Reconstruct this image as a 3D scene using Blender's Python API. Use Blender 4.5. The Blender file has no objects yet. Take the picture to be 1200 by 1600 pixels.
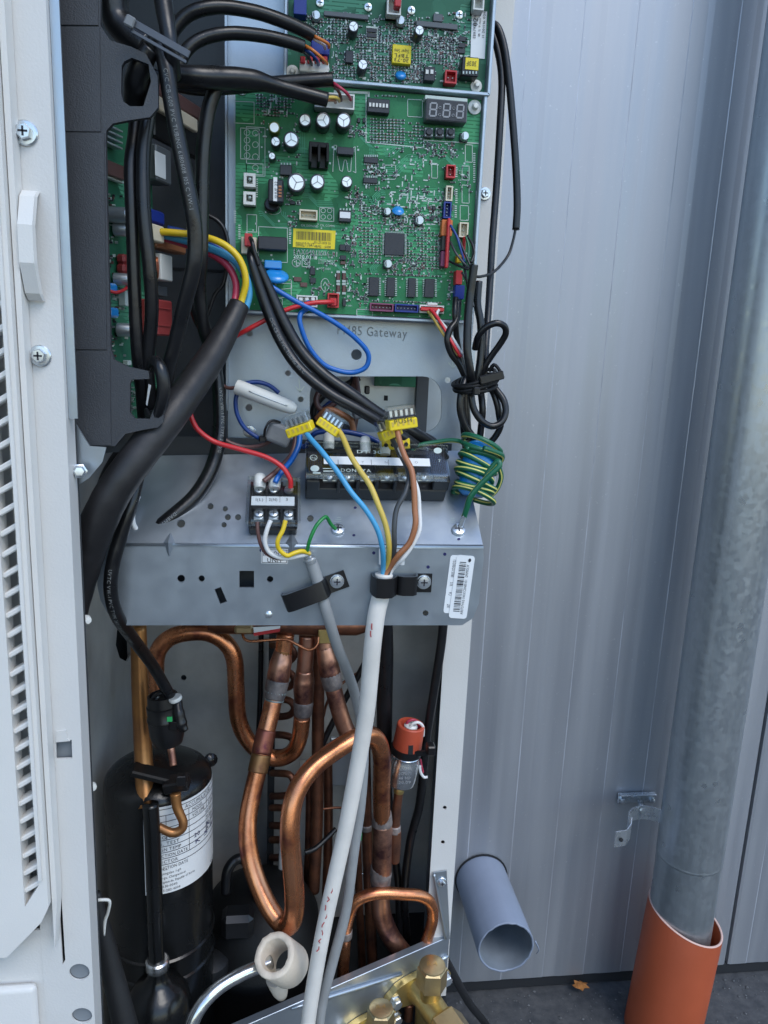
import bpy, bmesh, math, random
from mathutils import Vector, Matrix
random.seed(7)
scene = bpy.context.scene
COL = scene.collection

# ------------------------------------------------------------------ camera
# world axes: X along the unit's front to the right, Y away from the camera, Z up; metres
FPX, PW, PH = 1155.0, 1200.0, 1600.0
CAM = Vector((0.0, 0.0, 0.975))
_z = Vector((228, 5440, 1155)).normalized()          # world axes in camera coords (right, up, back)
_x = Vector((9000, -120, -1155)); _x = (_x - _z * _x.dot(_z)).normalized()
_y = _z.cross(_x)
RC = Matrix((_x, _y, _z))                            # rows: world x, y, z; columns: right, up, back
cam_data = bpy.data.cameras.new('camera')
cam = bpy.data.objects.new('camera', cam_data)
COL.objects.link(cam)
cam_data.sensor_fit = 'VERTICAL'
cam_data.sensor_height = 36.0
cam_data.lens = FPX / PH * 36.0
cam_data.clip_start = 0.02
cam_data.clip_end = 500.0
cam.matrix_world = Matrix.Translation(CAM) @ RC.to_4x4()
scene.camera = cam

# ------------------------------------------------------------------ sky, sun, exposure
SUN_EL, SUN_AZ = math.radians(52), math.radians(-30)    # azimuth of the light, measured from -Y towards -X
sun_dir = Vector((-math.sin(SUN_AZ) * math.cos(SUN_EL), -math.cos(SUN_AZ) * math.cos(SUN_EL), math.sin(SUN_EL)))
world = bpy.data.worlds.new('World')
scene.world = world
world.use_nodes = True
nt = world.node_tree
bg = nt.nodes['Background']
sky = nt.nodes.new('ShaderNodeTexSky')
sky.sky_type = 'NISHITA'
sky.sun_disc = False
sky.sun_elevation = SUN_EL
sky.sun_rotation = math.atan2(sun_dir.x, sun_dir.y)
sky.air_density = 1.3
sky.dust_density = 0.5
sky.ozone_density = 3.0
nt.links.new(sky.outputs['Color'], bg.inputs['Color'])
bg.inputs['Strength'].default_value = 0.15
sun_data = bpy.data.lights.new('sun', 'SUN')
sun_data.energy = 0.9
sun_data.angle = math.radians(30)
sun_data.color = (1.0, 0.96, 0.9)
sun = bpy.data.objects.new('sun', sun_data)
COL.objects.link(sun)
sun.rotation_euler = sun_dir.to_track_quat('Z', 'Y').to_euler()
scene.view_settings.view_transform = 'Standard'
scene.view_settings.look = 'None'
scene.view_settings.exposure = 0.8
scene.view_settings.gamma = 1.0
scene.view_settings.use_curve_mapping = False

# ------------------------------------------------------------------ photograph -> place
def ray(px, py):
    return RC @ Vector(((px - PW / 2) / FPX, -(py - PH / 2) / FPX, -1.0))
def P(px, py, Y):                      # the point at depth Y seen at a pixel of the photograph
    d = ray(px, py)
    return CAM + d * (Y / d.y)
def PZ(px, py, z):                     # ... on a horizontal plane
    d = ray(px, py)
    return CAM + d * ((z - CAM.z) / d.z)
def PN(px, py, p0, n):                 # ... on any plane
    d = ray(px, py)
    return CAM + d * ((p0 - CAM).dot(n) / d.dot(n))
def mpp(p):                            # metres per pixel at a point
    return -(RC.transposed() @ (p - CAM)).z / FPX

# ------------------------------------------------------------------ objects
WL = {}
def link(o, parent, c):
    COL.objects.link(o)
    if parent is not None:
        o.parent = parent
        o.location = c - WL[parent.name]
    else:
        o.location = c
    WL[o.name] = c.copy()
    return o
def thing(name, label, cat, loc, group=None):
    o = bpy.data.objects.new(name, None)
    o.empty_display_size = 0.02
    link(o, None, Vector(loc))
    return tag(o, label, cat, group)
def tag(o, label=None, cat=None, group=None, kind=None):
    if label: o['label'] = label
    if cat: o['category'] = cat
    if group: o['group'] = group
    if kind: o['kind'] = kind
    return o
def mesh_obj(name, verts, faces, mat, parent=None, smooth=False, fmats=None, uvs=None, recentre=True):
    verts = [Vector(v) for v in verts]
    if recentre:
        lo = Vector([min(v[i] for v in verts) for i in range(3)])
        hi = Vector([max(v[i] for v in verts) for i in range(3)])
        c = (lo + hi) / 2
    else:
        c = Vector((0, 0, 0))
    me = bpy.data.meshes.new(name)
    me.from_pydata([v - c for v in verts], [], faces)
    for m in (mat if isinstance(mat, (list, tuple)) else [mat]):
        me.materials.append(m)
    if fmats: me.polygons.foreach_set('material_index', fmats)
    if smooth: me.polygons.foreach_set('use_smooth', [True] * len(faces))
    if uvs:
        l = me.uv_layers.new(name='UVMap')
        l.data.foreach_set('uv', [c_ for u in uvs for c_ in u])
    me.update()
    return link(bpy.data.objects.new(name, me), parent, c)
def from_bm(name, bm, mat, parent=None, smooth=False, auto=None):
    bmesh.ops.recalc_face_normals(bm, faces=bm.faces)
    bm.verts.ensure_lookup_table()
    cs = [v.co for v in bm.verts]
    lo = Vector([min(v[i] for v in cs) for i in range(3)]); hi = Vector([max(v[i] for v in cs) for i in range(3)])
    c = (lo + hi) / 2
    bmesh.ops.translate(bm, verts=bm.verts, vec=-c)
    if auto is not None:
        for f in bm.faces: f.smooth = True
        for e in bm.edges:
            if len(e.link_faces) == 2 and e.calc_face_angle(0) > math.radians(auto): e.smooth = False
    elif smooth:
        for f in bm.faces: f.smooth = True
    me = bpy.data.meshes.new(name)
    bm.to_mesh(me); bm.free()
    for m in (mat if isinstance(mat, (list, tuple)) else [mat]): me.materials.append(m)
    return link(bpy.data.objects.new(name, me), parent, c)

def add_box(bm, c, ax, dims, bevel=0.0, seg=1, mi=0):
    """oriented box: centre, three axes, three full sizes"""
    vs = []
    for i in (-1, 1):
        for j in (-1, 1):
            for k in (-1, 1):
                vs.append(bm.verts.new(c + ax[0] * (i * dims[0] / 2) + ax[1] * (j * dims[1] / 2) + ax[2] * (k * dims[2] / 2)))
    fs = [bm.faces.new([vs[a] for a in q]) for q in ((0, 1, 3, 2), (4, 6, 7, 5), (0, 4, 5, 1), (2, 3, 7, 6), (0, 2, 6, 4), (1, 5, 7, 3))]
    for f in fs: f.material_index = mi
    if bevel > 0:
        es = list({e for f in fs for e in f.edges})
        r = bmesh.ops.bevel(bm, geom=es, offset=bevel, segments=seg, affect='EDGES', profile=0.5, clamp_overlap=True)
        for f in r['faces']: f.material_index = mi
WX = (Vector((1, 0, 0)), Vector((0, 1, 0)), Vector((0, 0, 1)))
def obox(name, c, dims, mat, parent=None, ax=WX, bevel=0.0, seg=1):
    bm = bmesh.new(); add_box(bm, Vector(c), ax, dims, bevel, seg)
    return from_bm(name, bm, mat, parent)
def rbox(name, x0, y0, x1, y1, Yf, Yb, mat, parent=None, bevel=0.0, rot=0.0):
    """box square to the front whose front face (depth Yf) fills a pixel rectangle, reaching back to Yb"""
    c = P((x0 + x1) / 2, (y0 + y1) / 2, Yf); s = mpp(c)
    ax = WX
    if rot:
        R = Matrix.Rotation(rot, 3, 'Y'); ax = (R @ WX[0], WX[1], R @ WX[2])
    return obox(name, c + Vector((0, (Yb - Yf) / 2, 0)), ((x1 - x0) * s, Yb - Yf, (y1 - y0) * s), mat, parent, ax, bevel)

def frame_of(n, up=None):
    n = n.normalized()
    a = (up or Vector((0, 0, 1)))
    if abs(a.dot(n)) > 0.98: a = Vector((1, 0, 0))
    u = a.cross(n).normalized(); v = n.cross(u)
    return u, v, n
def add_lathe(bm, prof, o, axis, n=24, mi=0, cap=True, a0=0.0, mis=None):
    u, v, w = frame_of(axis)
    rings = []
    for r, h in prof:
        if r < 1e-7:
            rings.append([bm.verts.new(o + w * h)])
        else:
            rings.append([bm.verts.new(o + w * h + (u * math.cos(a0 + 2 * math.pi * k / n) + v * math.sin(a0 + 2 * math.pi * k / n)) * r) for k in range(n)])
    for i in range(len(rings) - 1):
        A, B = rings[i], rings[i + 1]
        m = mis[i] if mis else mi
        for k in range(n):
            k2 = (k + 1) % n
            if len(A) == 1 and len(B) == 1: continue
            if len(A) == 1: f = bm.faces.new([A[0], B[k], B[k2]])
            elif len(B) == 1: f = bm.faces.new([A[k], B[0], A[k2]])
            else: f = bm.faces.new([A[k], B[k], B[k2], A[k2]])
            f.material_index = m
    if cap:
        for R_ in (rings[0], rings[-1]):
            if len(R_) > 2:
                f = bm.faces.new(R_); f.material_index = mi if not mis else mis[0 if R_ is rings[0] else -1]
def lathe(name, prof, o, axis, mat, parent=None, n=24, auto=35, a0=0.0, mis=None, cap=True):
    bm = bmesh.new(); add_lathe(bm, prof, Vector(o), Vector(axis), n, 0, cap, a0, mis)
    return from_bm(name, bm, mat, parent, auto=auto)

def add_prism(bm, outer, holes, depth, mi=0):
    """outer/holes: lists of world points on one plane; depth: extrusion vector"""
    edges = []
    for loop in [outer] + list(holes):
        vs = [bm.verts.new(p) for p in loop]
        for i in range(len(vs)): edges.append(bm.edges.new((vs[i], vs[(i + 1) % len(vs)])))
    r = bmesh.ops.triangle_fill(bm, edges=edges, use_beauty=True, use_dissolve=False)
    fs = [g for g in r['geom'] if isinstance(g, bmesh.types.BMFace)]
    for f in fs: f.material_index = mi
    e = bmesh.ops.extrude_face_region(bm, geom=fs, use_keep_orig=True)
    vs = [g for g in e['geom'] if isinstance(g, bmesh.types.BMVert)]
    bmesh.ops.translate(bm, verts=vs, vec=depth)
    for g in e['geom']:
        if isinstance(g, bmesh.types.BMFace): g.material_index = mi
def prism(name, outer, depth, mat, parent=None, holes=()):
    bm = bmesh.new(); add_prism(bm, outer, holes, depth)
    return from_bm(name, bm, mat, parent)
def pxprism(name, pts, Y, th, mat, parent=None, holes=()):
    return prism(name, [P(x, y, Y) for x, y in pts], Vector((0, th, 0)), mat, parent, [[P(x, y, Y) for x, y in h] for h in holes])
def circ(cx, cy, r, n=14, ry=None):
    return [(cx + r * math.cos(2 * math.pi * k / n), cy + (ry or r) * math.sin(2 * math.pi * k / n)) for k in range(n)]
def rrect(x0, y0, x1, y1, r, n=5):
    out = []
    for cx, cy, a in ((x1 - r, y0 + r, -90), (x1 - r, y1 - r, 0), (x0 + r, y1 - r, 90), (x0 + r, y0 + r, 180)):
        for k in range(n + 1):
            t = math.radians(a + 90 * k / n); out.append((cx + r * math.cos(t), cy + r * math.sin(t)))
    return out

# ---- tubes along a smooth path
def catmull(pts, sub=7):
    out = []
    n = len(pts)
    for i in range(n - 1):
        p0, p1, p2, p3 = pts[max(i - 1, 0)], pts[i], pts[i + 1], pts[min(i + 2, n - 1)]
        for k in range(sub):
            t = k / sub
            out.append(0.5 * ((2 * p1) + (p2 - p0) * t + (2 * p0 - 5 * p1 + 4 * p2 - p3) * t * t + (3 * p1 - p0 - 3 * p2 + p3) * t ** 3))
    out.append(pts[-1].copy())
    return out
def path_frames(pts):
    T = []
    for i in range(len(pts)):
        a, b = pts[max(i - 1, 0)], pts[min(i + 1, len(pts) - 1)]
        T.append((b - a).normalized())
    u = frame_of(T[0])[0]
    F = []
    for t in T:
        u = (u - t * u.dot(t)); u = u.normalized() if u.length > 1e-9 else frame_of(t)[0]
        F.append((u, t.cross(u), t))
    return F
def add_tube(V, Fc, M, UV, pts, rad, sides, mi=0, stripe=None, wob=0.0):
    F = path_frames(pts)
    b = len(V); L = 0.0
    Ls = []
    for i, p in enumerate(pts):
        if i: L += (p - pts[i - 1]).length
        Ls.append(L)
        r = rad[i]
        if wob: r *= 1 + wob * math.sin(L * 260 + i * 0.7) * random.uniform(.4, 1)
        for k in range(sides):
            a = 2 * math.pi * k / sides
            V.append(p + (F[i][0] * math.cos(a) + F[i][1] * math.sin(a)) * r)
    for i in range(len(pts) - 1):
        for k in range(sides):
            k2 = (k + 1) % sides
            Fc.append((b + i * sides + k, b + i * sides + k2, b + (i + 1) * sides + k2, b + (i + 1) * sides + k))
            M.append(1 if (stripe and k in stripe) else mi)
            v0, v1 = k / sides, (k + 1) / sides
            UV += [(Ls[i], v0), (Ls[i], v1), (Ls[i + 1], v1), (Ls[i + 1], v0)]
    Fc.append(tuple(b + k for k in reversed(range(sides)))); M.append(mi); UV += [(0, 0)] * sides
    e = b + (len(pts) - 1) * sides
    Fc.append(tuple(e + k for k in range(sides))); M.append(mi); UV += [(L, 0)] * sides
PATHS = {}
def tube(name, pts, r, mat, parent=None, Y=None, sides=12, sub=7, stripe=None, wob=0.0, metres=False):
    """pts: (px,py[,Y]) or world Vectors; r: pixel radius (one physical size, taken at the middle point), or a list"""
    W = []
    for p in pts:
        if isinstance(p, Vector): W.append(p)
        else: W.append(P(p[0], p[1], p[2] if len(p) > 2 else Y))
    if isinstance(r, (list, tuple)):
        rr = [q if metres else q * mpp(w) for q, w in zip(r, W)]
    else:
        q = r if metres else r * mpp(W[len(W) // 2]); rr = [q] * len(W)
    S = catmull(W, sub)
    R_ = catmull([Vector((q, 0, 0)) for q in rr], sub); R_ = [v.x for v in R_]
    V, Fc, M, UV = [], [], [], []
    add_tube(V, Fc, M, UV, S, R_, sides, 0, stripe, wob)
    o = mesh_obj(name, V, Fc, mat, parent, True, M, UV)
    PATHS[o.name] = (S, R_)
    return o

# ---- lettering from the built-in font
GLY = {}
def glyph(ch):
    if ch not in GLY:
        cu = bpy.data.curves.new('glyph', 'FONT'); cu.body = ch; cu.resolution_u = 2
        ob = bpy.data.objects.new('glyph', cu)
        me = bpy.data.meshes.new_from_object(ob)
        vs = [(v.co.x, v.co.y) for v in me.vertices]; fs = [tuple(p.vertices) for p in me.polygons]
        w = max([v[0] for v in vs], default=0.25)
        GLY[ch] = (vs, fs, w)
        bpy.data.objects.remove(ob); bpy.data.curves.remove(cu); bpy.data.meshes.remove(me)
    return GLY[ch]
def layout(s, gap=0.1):
    V, F, x = [], [], 0.0
    for ch in s:
        if ch == ' ': x += 0.34; continue
        vs, fs, w = glyph(ch)
        b = len(V)
        V += [(x + a, c) for a, c in vs]; F += [tuple(b + i for i in f) for f in fs]
        x += w + gap
    return V, F, max(x - gap, 0.01)
class Print:
    """flat print laid on surfaces; several strings and bars collected into one part"""
    def __init__(self): self.V, self.F = [], []
    def text(self, s, o, u, v, h, width=None):
        V, F, w = layout(s); b = len(self.V); k = h / 0.70
        ku = k if width is None else width / w
        self.V += [o + u * (a * ku) + v * (c * k) for a, c in V]
        self.F += [tuple(b + i for i in f) for f in F]
    def quad(self, o, u, v, w, h):
        b = len(self.V); self.V += [o, o + u * w, o + u * w + v * h, o + v * h]; self.F.append((b, b + 1, b + 2, b + 3))
    def poly(self, pts):
        b = len(self.V); self.V += list(pts); self.F.append(tuple(range(b, b + len(pts))))
    def line(self, pts, w, n, close=False):
        pts = list(pts) + ([pts[0]] if close else [])
        for a, c in zip(pts, pts[1:]):
            d = (c - a).normalized(); s = d.cross(n).normalized() * (w / 2)
            b = len(self.V); self.V += [a - s - d * w * .4, c - s + d * w * .4, c + s + d * w * .4, a + s - d * w * .4]; self.F.append((b, b + 1, b + 2, b + 3))
    def build(self, name, mat, parent): return mesh_obj(name, self.V, self.F, mat, parent)
def tube_print(o, s, at, h, mat, repeat=1, gap=0.03, flip=False, tilt=0.0):
    """the string printed along a tube, on the side that faces the front"""
    S, R_ = PATHS[o.name]
    L = [0.0]
    for a, b in zip(S, S[1:]): L.append(L[-1] + (b - a).length)
    F = path_frames(S)
    V, Fc, w = layout(s); k = h / 0.70
    outV, outF = [], []
    for rep in range(repeat):
        s0 = at + rep * (w * k + gap)
        if s0 + w * k > L[-1]: break
        b = len(outV)
        for a, c in V:
            ss = s0 + (w - a if flip else a) * k
            i = 0
            while i < len(L) - 2 and L[i + 1] < ss: i += 1
            f = min(max((ss - L[i]) / max(L[i + 1] - L[i], 1e-9), 0), 1)
            p = S[i].lerp(S[i + 1], f); t = F[i][2].lerp(F[i + 1][2], f).normalized(); r = R_[i] + (R_[i + 1] - R_[i]) * f
            front = Vector((tilt, -1, 0.12)); n = (front - t * front.dot(t)).normalized(); sd = n.cross(t)
            ang = (c * k - h / 2) / r * (-1 if flip else 1)
            outV.append(p + (n * math.cos(ang) + sd * math.sin(ang)) * (r * 1.02 + 0.00008))
        outF += [tuple(b + i for i in f) for f in Fc]
    if outV: return mesh_obj('printed_text', outV, outF, mat, o)
# ------------------------------------------------------------------ materials
def mat(name, col, rough=0.5, metal=0.0, var=0.0, vscale=40.0, bump=0.0, bscale=300.0, rvar=0.0, spec=0.5, col2=None, detail=4.0, coat=0.0, stretch=None, lo=0.35, hi=0.65):
    m = bpy.data.materials.new(name); m.use_nodes = True
    n = m.node_tree.nodes; l = m.node_tree.links
    b = n['Principled BSDF']
    b.inputs['Base Color'].default_value = (*col, 1); b.inputs['Roughness'].default_value = rough; b.inputs['Metallic'].default_value = metal
    b.inputs['Specular IOR Level'].default_value = spec
    if coat: b.inputs['Coat Weight'].default_value = coat; b.inputs['Coat Roughness'].default_value = 0.15
    if var or bump or rvar or col2:
        tc = n.new('ShaderNodeTexCoord'); src = tc.outputs['Object']
        if stretch:
            mp = n.new('ShaderNodeMapping'); mp.inputs['Scale'].default_value = stretch; l.new(src, mp.inputs['Vector']); src = mp.outputs['Vector']
    if var or col2 or rvar:
        t = n.new('ShaderNodeTexNoise'); t.inputs['Scale'].default_value = vscale; t.inputs['Detail'].default_value = detail; t.inputs['Roughness'].default_value = 0.6
        l.new(src, t.inputs['Vector'])
        r = n.new('ShaderNodeValToRGB')
        r.color_ramp.elements[0].position = lo; r.color_ramp.elements[1].position = hi
        c2 = col2 or tuple(min(1, c * (1 + var)) for c in col); c1 = col if col2 else tuple(c * (1 - var) for c in col)
        r.color_ramp.elements[0].color = (*c1, 1); r.color_ramp.elements[1].color = (*c2, 1)
        l.new(t.outputs['Fac'], r.inputs['Fac'])
        if var or col2: l.new(r.outputs['Color'], b.inputs['Base Color'])
        if rvar:
            mr = n.new('ShaderNodeMapRange'); mr.inputs['To Min'].default_value = rough - rvar; mr.inputs['To Max'].default_value = rough + rvar
            mr.inputs['From Min'].default_value = 0.3; mr.inputs['From Max'].default_value = 0.7
            l.new(t.outputs['Fac'], mr.inputs['Value']); l.new(mr.outputs['Result'], b.inputs['Roughness'])
    if bump:
        t2 = n.new('ShaderNodeTexNoise'); t2.inputs['Scale'].default_value = bscale; t2.inputs['Detail'].default_value = 3; l.new(src, t2.inputs['Vector'])
        bp = n.new('ShaderNodeBump'); bp.inputs['Strength'].default_value = bump; bp.inputs['Distance'].default_value = 0.001
        l.new(t2.outputs['Fac'], bp.inputs['Height']); l.new(bp.outputs['Normal'], b.inputs['Normal'])
    return m
def clear_mat(name, tint=(0.93, 0.95, 0.96), fac=0.10, rough=0.08):
    m = bpy.data.materials.new(name); m.use_nodes = True
    n = m.node_tree.nodes; l = m.node_tree.links
    n.remove(n['Principled BSDF'])
    t = n.new('ShaderNodeBsdfTransparent'); t.inputs['Color'].default_value = (*tint, 1)
    g = n.new('ShaderNodeBsdfGlossy'); g.inputs['Roughness'].default_value = rough; g.inputs['Color'].default_value = (.9, .93, .95, 1)
    lw = n.new('ShaderNodeLayerWeight'); lw.inputs['Blend'].default_value = 0.35
    mr = n.new('ShaderNodeMapRange'); mr.inputs['To Min'].default_value = fac; mr.inputs['To Max'].default_value = 0.45
    l.new(lw.outputs['Facing'], mr.inputs['Value'])
    mx = n.new('ShaderNodeMixShader'); l.new(mr.outputs['Result'], mx.inputs['Fac']); l.new(t.outputs[0], mx.inputs[1]); l.new(g.outputs[0], mx.inputs[2])
    l.new(mx.outputs[0], n['Material Output'].inputs['Surface'])
    return m
M = {}
M['paint'] = mat('casing_paint', (.61, .605, .59), .42, var=.03, vscale=9, bump=.12, bscale=900, rvar=.05)
M['paint_trim'] = mat('grille_plastic', (.67, .66, .635), .45, var=.03, vscale=14, bump=.10, bscale=1200)
M['galv'] = mat('galvanised_sheet', (.40, .45, .50), .36, .8, var=.02, vscale=55, bump=.035, bscale=700, rvar=.07)
M['galv_in'] = mat('galvanised_sheet_dull', (.46, .465, .45), .5, .3, var=.13, vscale=22, bump=.08, bscale=600, rvar=.06)
M['plate'] = mat('plated_steel_plate', (.41, .47, .53), .40, .6, var=.06, vscale=40, bump=.06, bscale=900, rvar=.05)
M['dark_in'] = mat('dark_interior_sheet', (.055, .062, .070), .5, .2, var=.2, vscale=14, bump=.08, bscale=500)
M['cover'] = mat('black_moulded_cover', (.042, .046, .054), .46, var=.10, vscale=20, bump=.25, bscale=1600, spec=.45)
M['blk'] = mat('black_plastic', (.007, .007, .008), .34, var=.15, vscale=60, bump=.05, bscale=900)
M['blk_m'] = mat('matt_black', (.0045, .0048, .0055), .55, spec=.3, var=.15, vscale=60, bump=.2, bscale=900)
M['pvc'] = mat('black_pvc_sleeve', (.0065, .0068, .008), .33, var=.2, vscale=70, bump=.10, bscale=350, rvar=.08)
M['sleeve'] = mat('shrink_sleeve', (.015, .0145, .016), .50, var=.25, vscale=35, bump=.18, bscale=260, rvar=.06)
M['rubber'] = mat('rubber', (.011, .012, .014), .55, var=.2, vscale=30, bump=.2, bscale=400)
M['tank'] = mat('black_tank_paint', (.005, .0055, .006), .26, var=.2, vscale=18, bump=.10, bscale=450, rvar=.06)
def copper_mat(name, a, b, stain, amount, rough=.30):
    """drawn copper: two tones along the tube, finger and heat stains with their own outlines, fine scratches"""
    m = bpy.data.materials.new(name); m.use_nodes = True
    n = m.node_tree.nodes; l = m.node_tree.links; bs = n['Principled BSDF']; bs.inputs['Metallic'].default_value = .93
    tc = n.new('ShaderNodeTexCoord')
    def noise(sc, det, src=None):
        t = n.new('ShaderNodeTexNoise'); t.inputs['Scale'].default_value = sc; t.inputs['Detail'].default_value = det; t.inputs['Roughness'].default_value = .65
        l.new(src or tc.outputs['Object'], t.inputs['Vector']); return t
    def ramp(fac, p0, p1, c0, c1):
        r = n.new('ShaderNodeValToRGB'); r.color_ramp.elements[0].position = p0; r.color_ramp.elements[1].position = p1
        r.color_ramp.elements[0].color = (*c0, 1); r.color_ramp.elements[1].color = (*c1, 1); l.new(fac, r.inputs['Fac']); return r
    n1 = noise(16, 4); r1 = ramp(n1.outputs['Fac'], .38, .62, a, b)
    n2 = noise(30, 8); r2 = ramp(n2.outputs['Fac'], .60 - amount, .70 - amount * .5, (0, 0, 0), (1, 1, 1))
    mx = n.new('ShaderNodeMixRGB'); l.new(r2.outputs['Color'], mx.inputs[0]); l.new(r1.outputs['Color'], mx.inputs[1]); mx.inputs[2].default_value = (*stain, 1)
    l.new(mx.outputs[0], bs.inputs['Base Color'])
    mp = n.new('ShaderNodeMapping'); mp.inputs['Scale'].default_value = (40, 700, 1); l.new(tc.outputs['UV'], mp.inputs['Vector'])
    n3 = noise(1, 4, mp.outputs['Vector'])
    mr = n.new('ShaderNodeMapRange'); mr.inputs['From Min'].default_value = .3; mr.inputs['From Max'].default_value = .75; mr.inputs['To Min'].default_value = rough - .06; mr.inputs['To Max'].default_value = rough + .14
    l.new(n2.outputs['Fac'], mr.inputs['Value']); l.new(mr.outputs['Result'], bs.inputs['Roughness'])
    n4 = noise(140, 4); ad = n.new('ShaderNodeMath'); ad.operation = 'ADD'; l.new(n3.outputs['Fac'], ad.inputs[0]); l.new(n4.outputs['Fac'], ad.inputs[1])
    bp = n.new('ShaderNodeBump'); bp.inputs['Strength'].default_value = .12; bp.inputs['Distance'].default_value = .0006; l.new(ad.outputs[0], bp.inputs['Height']); l.new(bp.outputs['Normal'], bs.inputs['Normal'])
    return m
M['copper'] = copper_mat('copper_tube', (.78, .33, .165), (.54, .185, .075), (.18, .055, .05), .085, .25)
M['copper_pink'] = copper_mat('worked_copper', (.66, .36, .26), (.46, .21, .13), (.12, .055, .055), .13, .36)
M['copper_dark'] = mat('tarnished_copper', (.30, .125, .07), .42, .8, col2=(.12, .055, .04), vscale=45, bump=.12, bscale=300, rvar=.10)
M['copper_ochre'] = mat('lacquered_copper', (.40, .185, .06), .38, .7, col2=(.26, .12, .05), vscale=24, bump=.08, bscale=200)
M['braze'] = mat('brazed_joint', (.17, .15, .15), .55, .55, col2=(.32, .27, .25), vscale=120, bump=.5, bscale=260, rvar=.1)
M['brass'] = mat('brass', (.72, .54, .22), .36, .85, col2=(.55, .40, .15), vscale=60, bump=.10, bscale=800, rvar=.08)
M['brass_cap'] = mat('machined_brass', (.60, .46, .24), .34, .85, col2=(.46, .35, .19), vscale=50, bump=.08, bscale=900, rvar=.06)
M['steel'] = mat('bright_steel', (.66, .68, .69), .22, .95, var=.10, vscale=90, bump=.05, bscale=500, rvar=.08)
M['zinc'] = mat('zinc_screw', (.62, .66, .69), .28, .85, var=.06, vscale=60, rvar=.05)
M['green'] = None
M['silk'] = mat('white_silkscreen', (.52, .60, .56), .6)
M['silk_bright'] = mat('white_legend', (.78, .84, .80), .6)
M['solder'] = mat('solder', (.36, .42, .40), .4, .5)
M['chip'] = mat('chip_epoxy', (.022, .024, .032), .45, var=.1, vscale=200)
M['chip_grey'] = mat('chip_grey', (.10, .11, .12), .4)
M['alu'] = mat('capacitor_top', (.80, .81, .80), .35, .5)
M['alu_can'] = mat('aluminium_can', (.52, .56, .58), .35, .7, var=.06, vscale=90)
M['capsleeve'] = mat('capacitor_sleeve', (.035, .035, .045), .3, var=.1)
M['greencap'] = mat('olive_sleeve', (.10, .13, .02), .35)
M['white'] = mat('white_nylon', (.68, .69, .66), .5, var=.03, vscale=60)
M['cream'] = mat('cream_nylon', (.66, .60, .46), .5, var=.04, vscale=60)
M['whitefoam'] = mat('white_foam', (.64, .56, .46), .75, var=.06, vscale=60, bump=.3, bscale=500)
M['red'] = mat('red_nylon', (.50, .030, .035), .42, var=.05)
M['orange'] = mat('orange_nylon', (.60, .16, .03), .45)
M['purple'] = mat('purple_nylon', (.22, .05, .12), .45)
M['bluen'] = mat('blue_nylon', (.010, .030, .24), .4)
M['blued'] = mat('blue_epoxy', (.015, .24, .62), .28, coat=.4)
M['yellow'] = mat('yellow_label', (.78, .62, .015), .45)
M['yellowc'] = mat('yellow_connector', (.78, .58, .015), .38, var=.04)
M['redblock'] = mat('red_block', (.27, .035, .035), .45)
M['sticker'] = mat('white_sticker', (.74, .76, .77), .42, var=.02, vscale=60)
M['ink'] = mat('black_ink', (.02, .02, .03), .6)
M['inkblue'] = mat('blue_ink', (.01, .012, .09), .5)
M['inkred'] = mat('red_ink', (.42, .06, .06), .6)
M['inkgrey'] = mat('grey_ink', (.30, .31, .33), .6)
M['print'] = mat('white_print', (.20, .21, .21), .6)
M['inkdull'] = mat('engraved_ink', (.26, .275, .28), .6)
M['track'] = mat('lacquered_track', (.05, .33, .17), .4)
M['hole'] = mat('dark_hole', (.012, .013, .015), .8)
M['ferrite'] = mat('grey_ferrite', (.16, .17, .18), .5, var=.1, vscale=90, bump=.15, bscale=500)
M['w_red'] = mat('red_wire', (.56, .025, .030), .33, var=.05)
M['w_pink'] = mat('crimson_wire', (.42, .035, .075), .35, var=.05)
M['w_yel'] = mat('yellow_wire', (.72, .50, .02), .35, var=.04)
M['w_yeld'] = mat('ochre_wire', (.60, .43, .08), .38, var=.05)
M['w_blue'] = mat('blue_wire', (.010, .12, .45), .33, var=.06)
M['w_navy'] = mat('navy_wire', (.008, .045, .22), .33, var=.06)
M['w_sky'] = mat('light_blue_wire', (.06, .32, .56), .36, var=.05)
M['w_brown'] = mat('brown_wire', (.36, .14, .06), .38, var=.06)
M['w_dbrown'] = mat('dark_brown_wire', (.11, .05, .045), .38, var=.08)
M['w_blk'] = mat('black_wire', (.009, .009, .011), .35, var=.1)
M['w_grey'] = mat('dark_grey_wire', (.045, .05, .055), .38, var=.1)
M['w_wht'] = mat('white_wire', (.70, .70, .69), .38, var=.04)
M['w_org'] = mat('orange_wire', (.58, .17, .03), .38)
M['w_grn'] = mat('green_wire', (.012, .20, .045), .33, var=.08)
M['w_gy'] = mat('green_earth_wire', (.010, .115, .055), .33, var=.08)
M['w_gyy'] = mat('yellow_stripe', (.62, .58, .16), .38)
M['cable_wht'] = mat('pale_grey_cable', (.70, .665, .615), .45, var=.05, vscale=50, bump=.12, bscale=250)
M['cable_gry'] = mat('grey_cable', (.26, .27, .275), .48, var=.08, vscale=50, bump=.12, bscale=250)
M['clear'] = clear_mat('clear_cover', (.98, .99, .99), .025, .08)
M['clear2'] = clear_mat('clear_housing', (.97, .98, .98), .07, .12)
M['pvcgrey'] = mat('grey_pvc_pipe', (.22, .26, .34), .42, var=.05, vscale=18, bump=.05, bscale=200, rvar=.05)
M['pvcin'] = mat('grey_pvc_pipe_inside', (.17, .20, .235), .55, var=.12, vscale=25)
M['kg'] = mat('orange_drain_pipe', (.36, .072, .026), .45, var=.05, vscale=16, bump=.04, bscale=300, rvar=.05)
M['kgrim'] = mat('sawn_rim', (.62, .42, .36), .6)
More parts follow.
